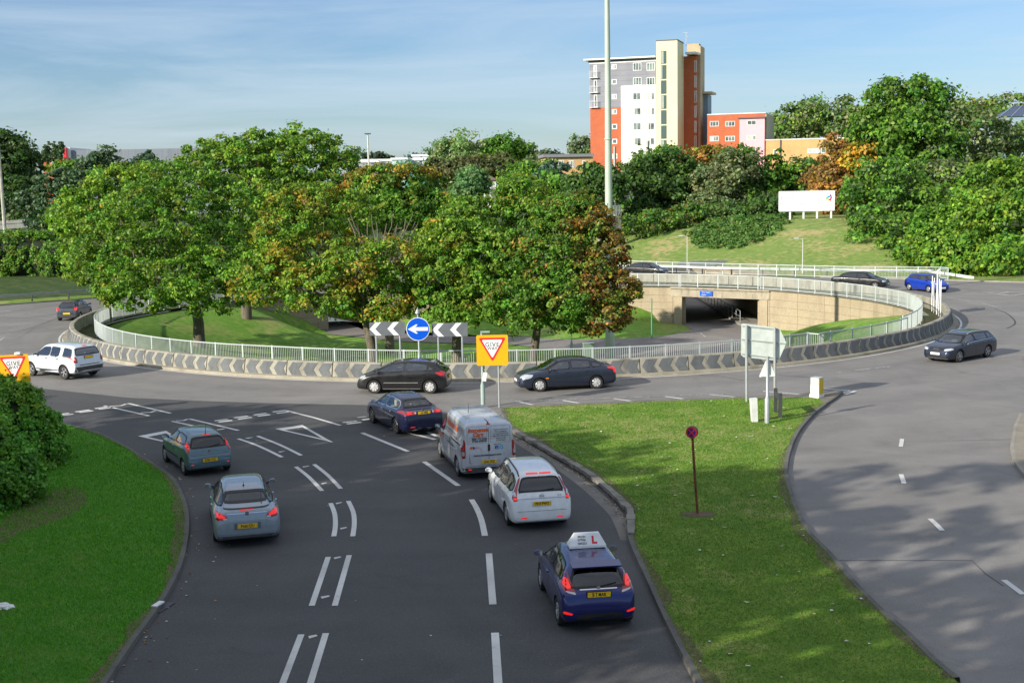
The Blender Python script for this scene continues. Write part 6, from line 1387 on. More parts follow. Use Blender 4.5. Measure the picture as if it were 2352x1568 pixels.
# chevron boards
for k, (xl, xr, yt, yb, pp, lab) in enumerate(((848.5, 930, 739.5, 770, (864, 918.5), 'left grey chevron board with two white arrows on two posts'), (992, 1074, 741.5, 772.5, (1006.5, 1061.5), 'right grey chevron board with two white arrows on two posts'))):
    y0 = 61.75; a = P(xl, (yt+yb)/2, y0); b = P(xr, (yt+yb)/2, y0); zt, zb_ = P((xl+xr)/2, yt, y0).z, P((xl+xr)/2, yb, y0).z; w, h = b.x-a.x, zt-zb_
    root = empty('chevron_sign', ((a.x+b.x)/2, y0, .1), 0, lab, 'chevron sign', SF); zc = (zt+zb_)/2-.1
    m = MB(); m.plate(rrect(w, h, .03), facing(0, 0, zc), .03); bd = at(root, m, 'board', GREYB)
    m = MB()
    for cx in (-w/2, -w/2+w*.5):
        m.plate([(cx+.01, 0), (cx+w*.18, h/2-.005), (cx+w*.335, h/2-.005), (cx+w*.165, 0), (cx+w*.335, -h/2+.005), (cx+w*.18, -h/2+.005)], facing(0, -.018, zc), .006)
    at(root, m, 'chevron', SWH, bd)
    for px in pp:
        m = MB(); x = P(px, 780, y0).x-(a.x+b.x)/2; post(m, x, .06, 0, zc+h/2); at(root, m, 'post', STEEL)
# blue arrow
y0 = 61.6; c = P(960, 755.5, y0); root = empty('keep_left_sign', (c.x, y0, .1), 0, 'round blue sign with white left arrow between the chevron boards', 'road sign', SF); zc = c.z-.1
R_ = 27*y0/CF; circ = lambda r, n=40: [(r*math.cos(2*PI*i/n), r*math.sin(2*PI*i/n)) for i in range(n)]
m = MB(); m.plate(circ(R_), facing(0, 0, zc), .03); bd = at(root, m, 'rim', SWH); m = MB(); m.plate(circ(R_*.95), facing(0, -.018, zc), .006); at(root, m, 'face', SBL, bd)
s = R_*.86; m = MB(); m.plate([(-s, 0), (-s*.20, .46*s), (-s*.02, .46*s), (-s*.28, .19*s), (s, .19*s), (s, -.17*s), (-s*.28, -.17*s), (-s*.02, -.44*s), (-s*.20, -.44*s)], facing(0, -.023, zc), .005); at(root, m, 'arrow', SWH, bd)
m = MB(); m.tube([(0.03, .06, 0), (0.03, .06, 1.0), (.03, .06, 1.25), (0, .06, zc+R_+.25)], [.10, .09, .05, .045], 10); m.lathe([(.13, zc+R_+.2), (.10, zc+R_+.30), (.02, zc+R_+.42), (.001, zc+R_+.5)], c=(0, .02, 0), n=12); at(root, m, 'post', STEEL, smooth=True)
# give way signs
def giveway(px0, px1, py0, py1, y0, posts, label, tilt=0, yaw=0, extras=True):
    a = P(px0, (py0+py1)/2, y0); b = P(px1, (py0+py1)/2, y0); zt, zb_ = P((px0+px1)/2, py0, y0).z, P((px0+px1)/2, py1, y0).z
    xc = (a.x+b.x)/2; w = b.x-a.x; h = zt-zb_; zc = (zt+zb_)/2
    gz = .1 if extras else .05
    root = empty('give_way_sign', (xc, y0, gz), 0, label, 'road sign', SF); F = facing(0, 0, zc-gz, yaw)@Matrix.Rotation(tilt, 4, 'Y')
    m = MB(); m.plate(rrect(w, h, .07), F, .03); bd = at(root, m, 'backing_board', YEL)
    def tri_(s, cz):
        pts = [(-s, s*.92), (s, s*.92), (0, -s*.84)]; o = []
        for i in range(3):
            p, q, r = Vector(pts[i-1]), Vector(pts[i]), Vector(pts[(i+1) % 3]); d1 = (p-q).normalized(); d2 = (r-q).normalized()
            for t in np.linspace(0, 1, 5): v = (q+d1*.09*s*2)*(1-t)**2+q*2*t*(1-t)+(q+d2*.09*s*2)*t*t; o.append((v.x, v.y+cz))
        return o
    s = w*.435; F2 = F@Matrix.Translation((0, -.019, 0)); F3 = F@Matrix.Translation((0, -.024, 0))
    m = MB(); m.plate(tri_(s, -h*.0), F2, .006); at(root, m, 'red_triangle', SRED, bd); m = MB(); m.plate(tri_(s*.77, h*.03), F3, .005); wt = at(root, m, 'white_panel', SWH, bd)
    for t, sz, dz in (('GIVE', .27, .24), ('WAY', .175, .075)):
        text_on(t, sz*w/1.35, wt, INK, F@Matrix.Translation((0, -.028, dz*w/1.35))@Matrix.Rotation(PI/2, 4, 'X'), bold=.002, sp=1.12)
    for i, (px, pyb, r) in enumerate(posts):
        q = P(px, pyb, y0); x = q.x-xc
        m = MB(); z0 = q.z-gz
        if extras and i == 0: m.tube([(x, .06, z0), (x, .06, z0+1.2), (x, .06, z0+1.35), (x, .06, zc+h/2+.12-gz)], [.10, .10, .055, .05], 10); m.bar((x-.05, .0, zc+h/2+.14-gz), (x+.35, .0, zc+h/2+.14-gz), .12, .07)
        else: m.tube([(x, .06, z0), (x, .06, zc+h/2-.05-gz)], r, 10)
        at(root, m, 'post', STEEL if i else plain('green_grey_post', (.30, .38, .35), .5), smooth=True)
    return root, F
g1, F = giveway(1094.5, 1167, 769, 839, 53.5, [(1110, 948, .06), (1147, 937, .045)], 'square yellow give way sign on two posts in front of the roundabout, behind the van')
m = MB(); m.box((-.35, -.02, 1.25), (.16, .05, .38), M=Matrix.Rotation(.15, 3, 'Y')); at(g1, m, 'notice_plate', SWH)
g2, F = giveway(-4, 68, 814.5, 880, 52.0, [(20, 960, .06), (55, 958, .05)], 'square yellow give way sign poking out behind the left hedge', tilt=-.035, extras=False)
m = MB(); q = P(41, 811, 52.); m.box((q.x-g2.location.x, 0, q.z-.05), (.22, .2, .09)); at(g2, m, 'lamp', SWH)
# direction sign seen from behind
y0 = 53.4; px_ = lambda a, b: (P(a, b, y0).x, P(a, b, y0).z)
root = empty('direction_sign', (P(1755, 920, y0).x, y0, .1), 0, 'back of a big pale sign with a pointed right side on two posts', 'road sign', SF); ox = root.location.x
pl_ = [px_(1703, 744), (px_(1708, 743)), px_(1783, 752), px_(1792, 757), px_(1806, 788), px_(1789, 826), px_(1781, 827.5), px_(1708, 820), px_(1702, 815)]
m = MB(); m.plate([(x-ox, z-.1) for x, z in pl_][::-1], facing(0, 0, 0), .03); at(root, m, 'board', SIGNBACK)
for f in ((1704, 748, 1785, 756), (1703, 779, 1804, 789), (1703, 812, 1788, 823)):
    m = MB(); a, b = px_(f[0], f[1]), px_(f[2], f[3]); m.bar((a[0]-ox, -.035, a[1]-.1), (b[0]-ox, -.035, b[1]-.1), .035, .05); at(root, m, 'brace', plain('brace_grey', (.35, .39, .37), .5))
for px, pyb, pyt in ((1714, 933, 746), (1778.5, 932, 752)):
    m = MB(); a = P(px, pyb, y0); m.tube([(a.x-ox, -.11, -.1), (a.x-ox-.03, -.11, P(px, pyt, y0).z-.1)], .062, 12); at(root, m, 'post', STEEL, smooth=True)
# triangular sign from behind
q = U(1762, 971, .1); y0 = q.y; root = empty('warning_sign', (q.x, q.y, .1), 0, 'back of a small triangular sign on a stepped post before the big pointed sign', 'road sign', SF)
zt = P(1762, 826, y0).z; zb_ = P(1763, 866, y0).z; 
m = MB(); w = 19.5*y0/CF; o = []
pts = [(-w, zb_-.1), (w, zb_-.1), (0.02, zt+.02)]
for i in range(3):
    p, qq, r = Vector(pts[i-1]), Vector(pts[i]), Vector(pts[(i+1) % 3]); d1, d2 = (p-qq).normalized(), (r-qq).normalized()
    for t in np.linspace(0, 1, 4): v = (qq+d1*.06)*(1-t)**2+qq*2*t*(1-t)+(qq+d2*.06)*t*t; o.append((v.x, v.y))
m.plate(o, facing(0, .06, 0), .03); m.bar((-w*.85, .0, zb_-.05), (w*.85, .0, zb_-.05), .03, .04); at(root, m, 'plate', plain('white_back', (.72, .74, .70), .5))
m = MB(); m.tube([(0, 0, -.1), (0, 0, .95), (0, 0, 1.06), (0, 0, zt-.02)], [.105, .105, .06, .055], 12); m.lathe([(.07, zt-.02), (.07, zt+.03), (.001, zt+.04)], n=12); m.bar((0, .02, zt+.0), (.2, .0, zt-.03), .05, .04); at(root, m, 'post', STEEL, smooth=True)
# dark timber knee frame
root = empty('timber_frame', U(1785, 948, .1), 0, 'black timber knee frame of two posts and a rail beside the small triangular sign', 'timber frame'); rx, ry, rz = root.location
for px, pb, pt_, dy in ((1781, 946, 894, 0), (1792, 960, 905, 0)):
    m = MB(); b = U(px, pb, .1); z = P(px, pt_, b.y).z; m.box((b.x-rx, b.y-ry, (z-.1)/2), (.13, .13, z-.0)); at(root, m, 'post', DKGREY)
m = MB(); b1_, b2_ = U(1781, 946, .1), U(1792, 960, .1); z1, z2 = P(1781, 902, b1_.y).z, P(1792, 912, b2_.y).z; m.bar((b1_.x-rx, b1_.y-ry, z1-.12), (b2_.x-rx, b2_.y-ry, z2-.12), .09, .2); at(root, m, 'rail', DKGREY)
# bollards
q = U(1733, 968, .1); root = empty('bollard', q, .1, 'slim white square bollard on the grass left of the stepped post', 'bollard', 'bollards'); root.rotation_euler.y = -.06
h = P(1733, 914, q.y).z-.1; m = MB(); m.add([(-.115, -.1, 0), (.115, -.1, 0), (.115, .1, 0), (-.115, .1, 0), (-.13, -.11, h), (.13, -.11, h), (.13, .11, h), (-.13, .11, h)], [(3, 2, 1, 0), (4, 5, 6, 7), (0, 1, 5, 4), (1, 2, 6, 5), (2, 3, 7, 6), (3, 0, 4, 7)]); at(root, m, 'body', plain('bollard_white', (.66, .68, .66), .4))
q = U(1876, 911.5, .11); root = empty('bollard', q, .0, 'stout white bollard with a yellow side on the paved nose of the island', 'bollard', 'bollards'); root.rotation_euler.z = -.75
h = P(1876, 866, q.y).z-.11; m = MB(); m.bx(-.20, .20, -.20, .20, .14, h*.62); m.bx(-.23, .23, -.23, .23, 0, .139); bo = at(root, m, 'body', plain('bollard_white2', (.74, .74, .70), .4)); m = MB(); m.bx(-.20, .20, -.20, .20, h*.62+.002, h); at(root, m, 'hood', plain('bollard_hood', (.48, .50, .50), .35), bo)
m = MB(); m.bx(.201, .215, -.18, .18, .16, h-.05); at(root, m, 'yellow_panel', plain('bollard_yellow', (.65, .45, .01), .35), bo)
# no stopping sign on rusty pole
q = U(1603, 1181, .1); y0 = q.y; root = empty('no_stopping_sign', q, 0, 'round red and blue no stopping sign on a leaning rusty pole in the grass', 'road sign', SF)
c = P(1589.5, 992, y0); zc = c.z-.1; dx = c.x-q.x; F = facing(dx, 0, zc, -.35)
m = MB(); m.lathe([(.001, .09), (.165, .09), (.17, .06), (.17, -.05), (.162, -.06), (.001, -.06)], n=32, axis='y'); o = at(root, m, 'housing', DKGREY, smooth=True); o.data.transform(F)
m = MB(); m.plate(circ(.158), F@Matrix.Translation((0, -.068, 0)), .006); at(root, m, 'red_ring', plain('no_stop_red', (.62, .012, .04), .4), o); m = MB(); m.plate(circ(.120), F@Matrix.Translation((0, -.073, 0)), .005); at(root, m, 'blue_face', plain('no_stop_blue', (.01, .015, .16), .4), o)
m = MB()
for a in (PI/4, -PI/4): m.plate([(-.125, -.016), (.125, -.016), (.125, .016), (-.125, .016)], F@Matrix.Rotation(a, 4, 'Y')@Matrix.Translation((0, -.078-.002*(a > 0), 0)), .004)
at(root, m, 'cross', plain('no_stop_red', (.62, .012, .04), .4), o)
rust = mk('rust', lambda g: (lambda n1: g.bsdf(g.ramp(n1, [(.3, (.05, .02, .015)), (.5, (.16, .05, .02)), (.7, (.28, .10, .03))]), .9, bump=n1, bd=.01))(g.noise(6, 5, .7, g.pos())))
m = MB(); m.tube([(0, 0, -.1), (dx*.5-.01, 0, zc*.5), (dx+.01, .0, zc-.14)], .036, 8); at(root, m, 'pole', rust, smooth=True)
m = MB(); m.lathe([(.45, .004), (.25, .02), (.001, .03)], n=18); so = m.build('bare_patch', SOIL, None, True, loc=tuple(q)); tag(so, kind='structure'); so.data.transform(Matrix.Diagonal((1.2, .8, 1, 1)))
# sign boards seen edge-on at the right end
y0 = 86; root = empty('chevron_sign', (U(2150, 722, .1).x, U(2150, 722, .1).y, .1), 0, 'white boards seen edge on with five close posts at the roundabout right end', 'chevron sign', SF); bx_, by_ = root.location.x, root.location.y
for (px, pyb, pyt, w_) in ((2140, 709, 633, .05), (2144.5, 713, 638, .045), (2151.5, 716, 620, .085), (2156, 720, 640, .045), (2160, 723, 643, .05)):
    b = U(px, pyb+6, .1); m = MB(); t = P(px, pyt, b.y); m.tube([(b.x-bx_, b.y-by_, 0), (b.x-bx_, b.y-by_, t.z-.1)], w_*.6, 8); at(root, m, 'post', SWH, smooth=True)
for (p0, ang) in (((2142.5, 676), 1.25), ((2158, 678), 1.25)):
    b = U(p0[0], 719, .1); z = P(p0[0], 668, b.y).z-.1; m = MB(); m.box((b.x-bx_, b.y-by_, z+.15), (1.5, .03, .95), math.atan2(b.y, b.x)+.03); at(root, m, 'board', SIGNBACK)
m = MB(); b = U(2151.5, 722, .1); z = P(2151.5, 622, b.y).z-.1; m.tube([(b.x-bx_, b.y-by_, z-.1), (b.x-bx_+.1, b.y-by_, z+.1), (b.x-bx_+.7, b.y-by_+.3, z+.12)], .03, 6); at(root, m, 'lamp_arm', SWH)
# two thin posts under the left maple
for px, pb, pt_, lb in ((242, 709, 676, 'thin white post beside the left end of the barrier'), (257, 704, 664, 'second thin white post under the left maple')):
    b = U(px, pb, .1); m = MB(); post(m, 0, 0, 0, P(px, pt_, b.y).z-.1, .06); o = m.build('marker_post', SWH, None, loc=tuple(b)); tag(o, lb, 'post')
# billboard
a, b = hillpt(1804, 500), hillpt(1910, 508); pz = lambda px, py, p: P(px, py, p.y).z
yb_ = (a.y+b.y)/2; root = empty('billboard', (P(1852, 500, yb_).x, yb_, hz(np.array(22.), np.array(yb_))), .0, 'white billboard with faint red writing and a coloured logo on four white posts', 'billboard'); rx, ry, rz = root.location
x0, x1, z0, z1 = P(1788.5, 470, yb_).x-rx, P(1917, 470, yb_).x-rx, P(1852, 485, yb_).z-rz, P(1852, 438.5, yb_).z-rz
m = MB(); m.plate(rrect(x1-x0, z1-z0, .12, cx=(x0+x1)/2, cz=(z0+z1)/2), facing(0, 0, 0), .12); bb = at(root, m, 'panel', plain('billboard_white', (.86, .86, .88), .5, vary=.03))
for px in (1815, 1846, 1877, 1909.5):
    xx = P(px, 490, yb_).x; m = MB(); g0 = gh(xx, yb_+.12); m.box((xx-rx, .12, (g0-rz-.3+z0)/2), (.2, .12, z0-g0+rz+.5)); at(root, m, 'post', SWH)
BT = lambda t, sz, px, py, mt: text_on(t, sz, bb, mt, facing(P(px, py, yb_).x-rx, -.066, P(px, py, yb_).z-rz)@Matrix.Rotation(PI/2, 4, 'X'), bold=.004)
pk = plain('faded_pink_ink', (.72, .42, .50), .6); BT('Businesses', .46, 1811, 454.5, pk); BT('the local community', .40, 1820, 468, pk); BT('Enterprise', .34, 1880, 460, plain('faded_grey_ink', (.6, .6, .64), .6))
for (dx, dz, c, an) in ((0, 0, (.0, .35, .7), 0), (.35, .25, (.35, .05, .3), 1), (.5, -.2, (.5, .02, .3), 2), (.25, -.55, (.8, .02, .05), .6), (-.25, -.2, (.1, .5, .1), 2.4), (-.05, -.5, (.8, .6, .2), 1.5)):
    cc = P(1897, 454, yb_); m = MB(); m.plate([(.22*math.cos(t)*(1 if math.cos(t) > 0 else .6), .10*math.sin(t)) for t in np.linspace(0, 2*PI, 12, endpoint=False)], facing(cc.x-rx+dx*.65+.3, -.067, cc.z-rz+dz*.65+.1)@Matrix.Rotation(an, 4, 'Y'), .006); at(root, m, 'logo_piece', plain('logo%d' % int(c[0]*100+c[1]*10+c[2]*1000), c, .5), bb)
# masts, lamps, poles
def pole_thing(name, label, cat, base, pts, r, mat, n=10, extra=None, group=None):
    root = empty(name, base, 0, label, cat, group); m = MB(); m.tube(pts, r, n); at(root, m, 'pole', mat, smooth=True)
    if extra:
        for nm, mb_, mt in extra: at(root, mb_, nm, mt)
    return root
MASTG = plain('mast_green_grey', (.42, .50, .40), .5, sc=.5)
mx = P(1401, 800, 86); m2 = MB(); m2.lathe([(.36, 4.6), (.38, 4.65), (.36, 4.7)], n=10); m2.lathe([(.30, 10.0), (.32, 10.05), (.30, 10.1)], n=10); m2.lathe([(.26, 15.5), (.28, 15.55), (.26, 15.6)], n=10)
m3 = MB(); m3.lathe([(.2, 30), (1.4, 29.8), (1.5, 30.2), (.2, 30.5)], n=16)
pole_thing('high_mast', 'very tall tapering pale green lighting mast running out of the top of the picture', 'lighting mast', (mx.x, 86, -3.2), [(0, 0, 0), (0, 0, 1.8), (0, 0, 1.95), (0, 0, 12), (0, 0, 33)], [.34, .34, .31, .245, .11], MASTG, 12, [('joint_ring', m2, MASTG)])
m3 = MB(); 
for i in range(6): a = i*PI/3; m3.bar((0, 0, 31.4), (2.1*math.cos(a), 2.1*math.sin(a), 31.4), .5, .5)
p = P(847, 385, 380); pole_thing('high_mast', 'distant lighting mast with a ring of lamps above the warehouses', 'lighting mast', (p.x, 380, -3), [(0, 0, 0), (0, 0, P(847, 309, 380).z+3)], [.42, .22], plain('mast_grey', (.55, .55, .5), .6), 8, [('lamp_ring', (lambda q: (q.bar((-.9, 0, P(847, 309, 380).z+3.2), (.9, 0, P(847, 309, 380).z+3.2), 1.0, .3), q)[1])(MB()), DKGREY)])
for px, pt_, pb, dirx, lab in ((1578.5, 541, 603, -1, 'slim street lamp with its head to the left in front of the dry bank'), (1843.5, 547, 608, -1, 'slim street lamp with a small bent head in front of the billboard bank')):
    p = P(px, pb, 131 if px < 1700 else 127); zt = P(px, pt_, p.y).z; m = MB(); m.bar((0, 0, zt-.1+1), (dirx*.5, 0, zt-.02+1), .05, .05); m.box((dirx*.65, 0, zt+1), (.5, .2, .10))
    pole_thing('street_lamp', lab, 'street lamp', (p.x, p.y, -1), [(0, 0, -.6), (0, 0, zt+.9)], [.065, .04], plain('lamp_grey', (.5, .52, .5), .5), 8, [('lamp_head', m, plain('lamp_grey', (.5, .52, .5), .5))], 'street lamps')
p = P(1313, 800, 92); pole_thing('street_lamp', 'green grey lamp column standing in the sunken lawn right of the last trunk', 'street lamp', (p.x, 92, -3.2), [(0, 0, 0), (0, 0, 1.0), (0, 0, 1.1), (0, 0, 3.9)], [.1, .1, .05, .045], plain('lamp_green', (.28, .36, .30), .5), 8, None, 'street lamps')
p = U(1497, 763, -2.6); pole_thing('marker_pole', 'bright green pole on the grass left of the underpass', 'pole', (p.x, p.y, -3.1), [(0, 0, 0), (0, 0, P(1497, 686, p.y).z+3.1)], .055, plain('green_pole', (.05, .35, .17), .5))
p = U(1352, 830, -3.2); root = empty('street_cabinet', (P(1352, 800, 89).x, 89, -3.2), .1, 'green street cabinet behind the railing beside the mast foot', 'cabinet'); zt = P(1352, 787, 89).z+3.2; m = MB(); m.bx(-.38, .38, -.3, .3, 0, zt-.06); at(root, m, 'body', plain('cabinet_green', (.19, .27, .21), .5)); m = MB(); m.bx(-.42, .42, -.34, .34, zt-.058, zt); at(root, m, 'lid', plain('cabinet_lid', (.25, .32, .27), .5))
# utility pole with wires at left
p = P(10, 508, 150); q = P(-6, 300, 150); zz = gh(p.x, 150); root = empty('utility_pole', (p.x, 150, zz), 0, 'leaning weathered wooden utility pole with wires at the left edge', 'utility pole')
m = MB(); m.tube([(0, 0, 0), (q.x-p.x, 0, q.z-zz)], [.23, .16], 8); at(root, m, 'pole', plain('weathered_wood', (.42, .40, .36), .8, vary=.3), smooth=True)
m = MB()
for py in (440, 446, 476, 483): a = P(3, py, 150); b = P(75, py+1, 160); m.tube([(a.x-p.x, 0, a.z-zz), (b.x-p.x, 10, b.z-zz)], .025, 4)
at(root, m, 'wire', BLACK)
# grey lattice post beside the mast, second by the tower
for px, pt_, pb, y0, w_, lab in ((1413, 337, 492, 168, .42, 'weathered grey concrete mast right beside the tall green one'), (1488, 324, 378, 200, .62, 'pale grey mast stub against the white wall of the tower'), (836, 383, 396, 300, .3, 'thin dark post in front of the warehouses')):
    b = P(px, pb, y0); pole_thing('railway_mast', lab, 'mast', (b.x, b.y, b.z-1), [(0, 0, 0), (0, 0, P(px, pt_, y0).z-b.z+1)], [w_/2, w_/2.3], plain('mast_concrete', (.36, .35, .33), .8, vary=.25, sc=1), 4)
m = MB()
a, b = P(1376, 497, 150), P(1426, 494, 152)
root = empty('bridge_parapet', (a.x, 150, gh(a.x, 150)), 0, 'small concrete parapet with pale bars beside the foot of the tall mast', 'parapet'); m = MB(); m.prism([(0, 0), (b.x-a.x, 1.5), (b.x-a.x-.1, 1.9), (-.1, .4)], -1, a.z-gh(a.x, 150)); at(root, m, 'wall', CONC)
m = MB()
for i in range(16): t = i/15; m.box(((b.x-a.x)*t, 1.7*t+.15, a.z-gh(a.x, 150)+.6), (.05, .05, 1.2))
m.bar((0, .15, a.z-gh(a.x, 150)+1.2), (b.x-a.x, 1.85, a.z-gh(a.x, 150)+1.2), .07); at(root, m, 'bars', RAILP)
# palisade fence at left
a, b = P(-10, 516, 152), P(72, 512, 160); root = empty('palisade_fence', (a.x, a.y, gh(a.x, a.y)), 0, 'white spiked palisade fence at the left edge behind the hedge', 'fence'); zz = a.z; m = MB()
for i in range(34): t = i/33; m.box(((b.x-a.x)*t, (b.y-a.y)*t, a.z-root.location.z-.1), (.08, .03, 1.0))
m.bar((0, .05, a.z-root.location.z), (b.x-a.x, b.y-a.y+.05, a.z-root.location.z), .05, .06); at(root, m, 'pales', plain('galv_white', (.38, .38, .36), .5))
# blue sign on the lintel of the underpass
m = MB(); c = Vector((18.3, 109.85, -.38))+fn_*.40; m.box(c, (1.2, .04, .42), math.atan2(ff.y, ff.x)); o = m.build('plaque', SBL, None); o.data.transform(Matrix.Translation(-c)); o.location = c+Vector((-1.2*ff.x, -1.2*ff.y, 0)); tag(o, 'small blue direction plaque fixed to the lintel of the underpass', 'sign')
text_on('Town Centre', .15, o, SWH, Matrix.Rotation(math.atan2(ff.y, ff.x), 4, 'Z')@Matrix.Translation((0, -.024, .1))@Matrix.Rotation(PI/2, 4, 'X')); text_on('Station', .15, o, SWH, Matrix.Rotation(math.atan2(ff.y, ff.x), 4, 'Z')@Matrix.Translation((-.2, -.024, -.12))@Matrix.Rotation(PI/2, 4, 'X'))
# ------------------------------------------------------------------ buildings
CREAMP = plain('cream_render', (.72, .68, .42), .7, vary=.05, sc=.4); WHP = plain('white_render', (.80, .79, .72), .7, vary=.04, sc=.4); PINKP = plain('pink_render', (.80, .42, .47), .7, vary=.04, sc=.4)
REDB = brick('orange_brick', (.50, .12, .045), (.42, .10, .04), (.40, .16, .09), .45, .15); TANB = brick('tan_brick', (.50, .40, .26), (.45, .36, .23), (.4, .33, .22), .45, .15); YELB = brick('yellow_brick', (.58, .36, .15), (.52, .32, .13), (.5, .34, .18), .45, .15)
CLAD = mk('grey_cladding', lambda g: (lambda co: (lambda w: g.bsdf(g.mix(g.ramp(w, [(.0, .55), (.06, 0.0)]), g.ramp(g.noise(.6, 3, .5, co), [(.3, (.20, .205, .24)), (.7, (.25, .255, .29))]), (.09, .09, .11)), .6))((lambda sx, mm: (g.l(co, sx.inputs[0]), g.l(sx.outputs[2], mm.inputs[0]), mm.outputs[0])[2])(g.n('SeparateXYZ'), (lambda m_: (setattr(m_, 'operation', 'PINGPONG'), setattr(m_.inputs[1], 'default_value', .45), m_)[2])(g.n('Math')))))(g.pos(True)))
ROOFG = plain('roof_grey', (.12, .12, .13), .7); FASC = plain('fascia_white', (.75, .75, .75), .5)
AN = math.radians(-18)
P0 = P(1357, 400, 230); P0 = (P0.x, P0.y); dU = Vector((math.cos(AN), math.sin(AN), 0)); dV = Vector((-math.sin(AN), math.cos(AN), 0))
GZ = 1.0
def uz(px, py, v=0.0):
    q = (P0[0]+dV.x*v, P0[1]+dV.y*v); return onplane(px, py, q, (dU.x, dU.y))
class Bld:
    def __init__(s, name, label, cat='building', o=None, an=AN, z=GZ):
        s.root = empty(name, (o[0] if o else P0[0], o[1] if o else P0[1], z), an, label, cat); s.z = z
    def vol(s, name, mat, u0, u1, v0, v1, z0, z1, par=None):
        m = MB(); m.bx(u0, u1, v0, v1, z0-s.z, z1-s.z); return m.build(name, mat, par or s.root)
    def win(s, u0, u1, z0, z1, v, bars=1, frame=.09, par=None, mat=FASC, glass=BGLASS, sill=True):
        z0 -= s.z; z1 -= s.z; m = MB(); f = frame
        m.bx(u0, u1, v-.05, v-.002, z1-f, z1); m.bx(u0, u1, v-.05, v-.002, z0, z0+f); m.bx(u0, u0+f, v-.05, v-.002, z0+f, z1-f); m.bx(u1-f, u1, v-.05, v-.002, z0+f, z1-f)
        for i in range(bars): c = u0+(u1-u0)*(i+1)/(bars+1); m.bx(c-f*.4, c+f*.4, v-.045, v-.002, z0+f, z1-f)
        w = m.build('window', mat, par or s.root); m = MB(); m.bx(u0+f, u1-f, v-.025, v-.004, z0+f, z1-f); m.build('pane', glass, w)
        if random.random() < .45:
            m = MB(); c = u0+(u1-u0)*random.choice((.3, .5, .7)); m.bx(u0+f, c, v-.035, v-.027, z0+f, z1-f); m.build('curtain', plain('net_curtain', (.45, .47, .42), .9), w)
        return w
T = Bld('tower_block', 'ten-storey block with grey cladding, white panel, orange brick and a tall cream stair tower')
u = lambda px, v=0: uz(px, 300, v)[0]
zz = lambda px, py, v=0: uz(px, py, v)[1]
uA, uB, uC = 0, u(1428), u(1507); zroof = zz(1430, 141); zcl = zz(1390, 247.5)
T.vol('brick_wall', REDB, 0, u(1508), 0, 11, GZ-2, zcl); T.vol('cladding_wall', CLAD, 0, u(1508), 0, 11, zcl+.003, zroof)
zw = zz(1465, 196.5); T.vol('white_wall', WHP, uB, u(1508), -.35, -.003, GZ-2, zw)
m = MB(); zr = zz(1345, 139)-GZ; zr2 = zz(1507, 129)-GZ
m.bx(-.9, u(1508)-.05, -.9, 11.5, zroof-GZ+.35, zroof-GZ+.6); m.build('roof', FASC, T.root); m = MB(); m.bx(-.2, u(1508)-.06, -.1, 11.1, zroof-GZ+.003, zroof-GZ+.345); m.build('eaves_band', ROOFG, T.root)
m = MB(); m.bx(-.06, u(1508)-.05, -.06, -.004, zroof-GZ-.25, zroof-GZ); m.build('fascia', FASC, T.root)
fl_y = [154, 187.5, 222, 256.5, 291, 325.5, 360]
for yy in (154, 187.5):
    for a, b in ((1455, 1474), (1486, 1505)): T.win(u(a), u(b), zz(a, yy+9), zz(a, yy-9), 0, 2)
for yy in (222, 257, 291, 325.5, 360):
    for a, b in ((1455, 1473.5), (1486.5, 1504.5)): T.win(u(a), u(b), zz(a, yy+8.5), zz(a, yy-8.5), -.35, 1)
for yy in (154, 188.5, 222.5, 257, 291, 325, 359): T.win(u(1406), u(1417.5), zz(1410, yy+5.8), zz(1410, yy-5.8), 0, 0, .14)
for i, (a, b) in enumerate(((150, 180), (184, 214), (218, 248))):
    T.win(u(1365), u(1372.5), zz(1368, b-1), zz(1368, a), 0, 0, .12); m = MB(); za, zb2 = zz(1365, b-1)-GZ, zz(1365, b-16)-GZ
    m.bx(u(1356), u(1376), -.55, -.01, za-.08, za); b_ = m.build('balcony', FASC, T.root); m = MB()
    for k in range(14): m.bx(u(1356)+k*.115, u(1356)+k*.115+.03, -.55, -.53, za, zb2)
    m.bx(u(1356), u(1376), -.56, -.52, zb2-.05, zb2); m.build('balustrade', plain('balustrade_grey', (.5, .52, .55), .5), b_)
# cream stair tower, protruding
cw0, cw1 = u(1508)-.6+.5, u(1556); zc_ = zz(1530, 94.5, -1.5)
T.vol('cream_tower', CREAMP, u(1508, -1.5), u(1556, -1.5), -1.5, 4.5, GZ-2, zc_)
m = MB(); m.bx(u(1508, -1.5)-.05, u(1556, -1.5)+.05, -1.55, 4.55, zc_-GZ+.002, zc_-GZ+.2); m.build('capping', ROOFG, T.root)
zs = [115.7, 148.5, 183.5, 217.5, 252, 287, 320.5, 356]
for a, b in zip(zs[:-1], zs[1:]): T.win(u(1518.5, -1.5), u(1531, -1.5), zz(1525, b-1.5, -1.5), zz(1525, a+1.5, -1.5), -1.5, 3, .07, mat=plain('dark_frame', (.06, .09, .09), .5), glass=mk('stair_glass', lambda g: g.bsdf((.07, .12, .12), .15)))
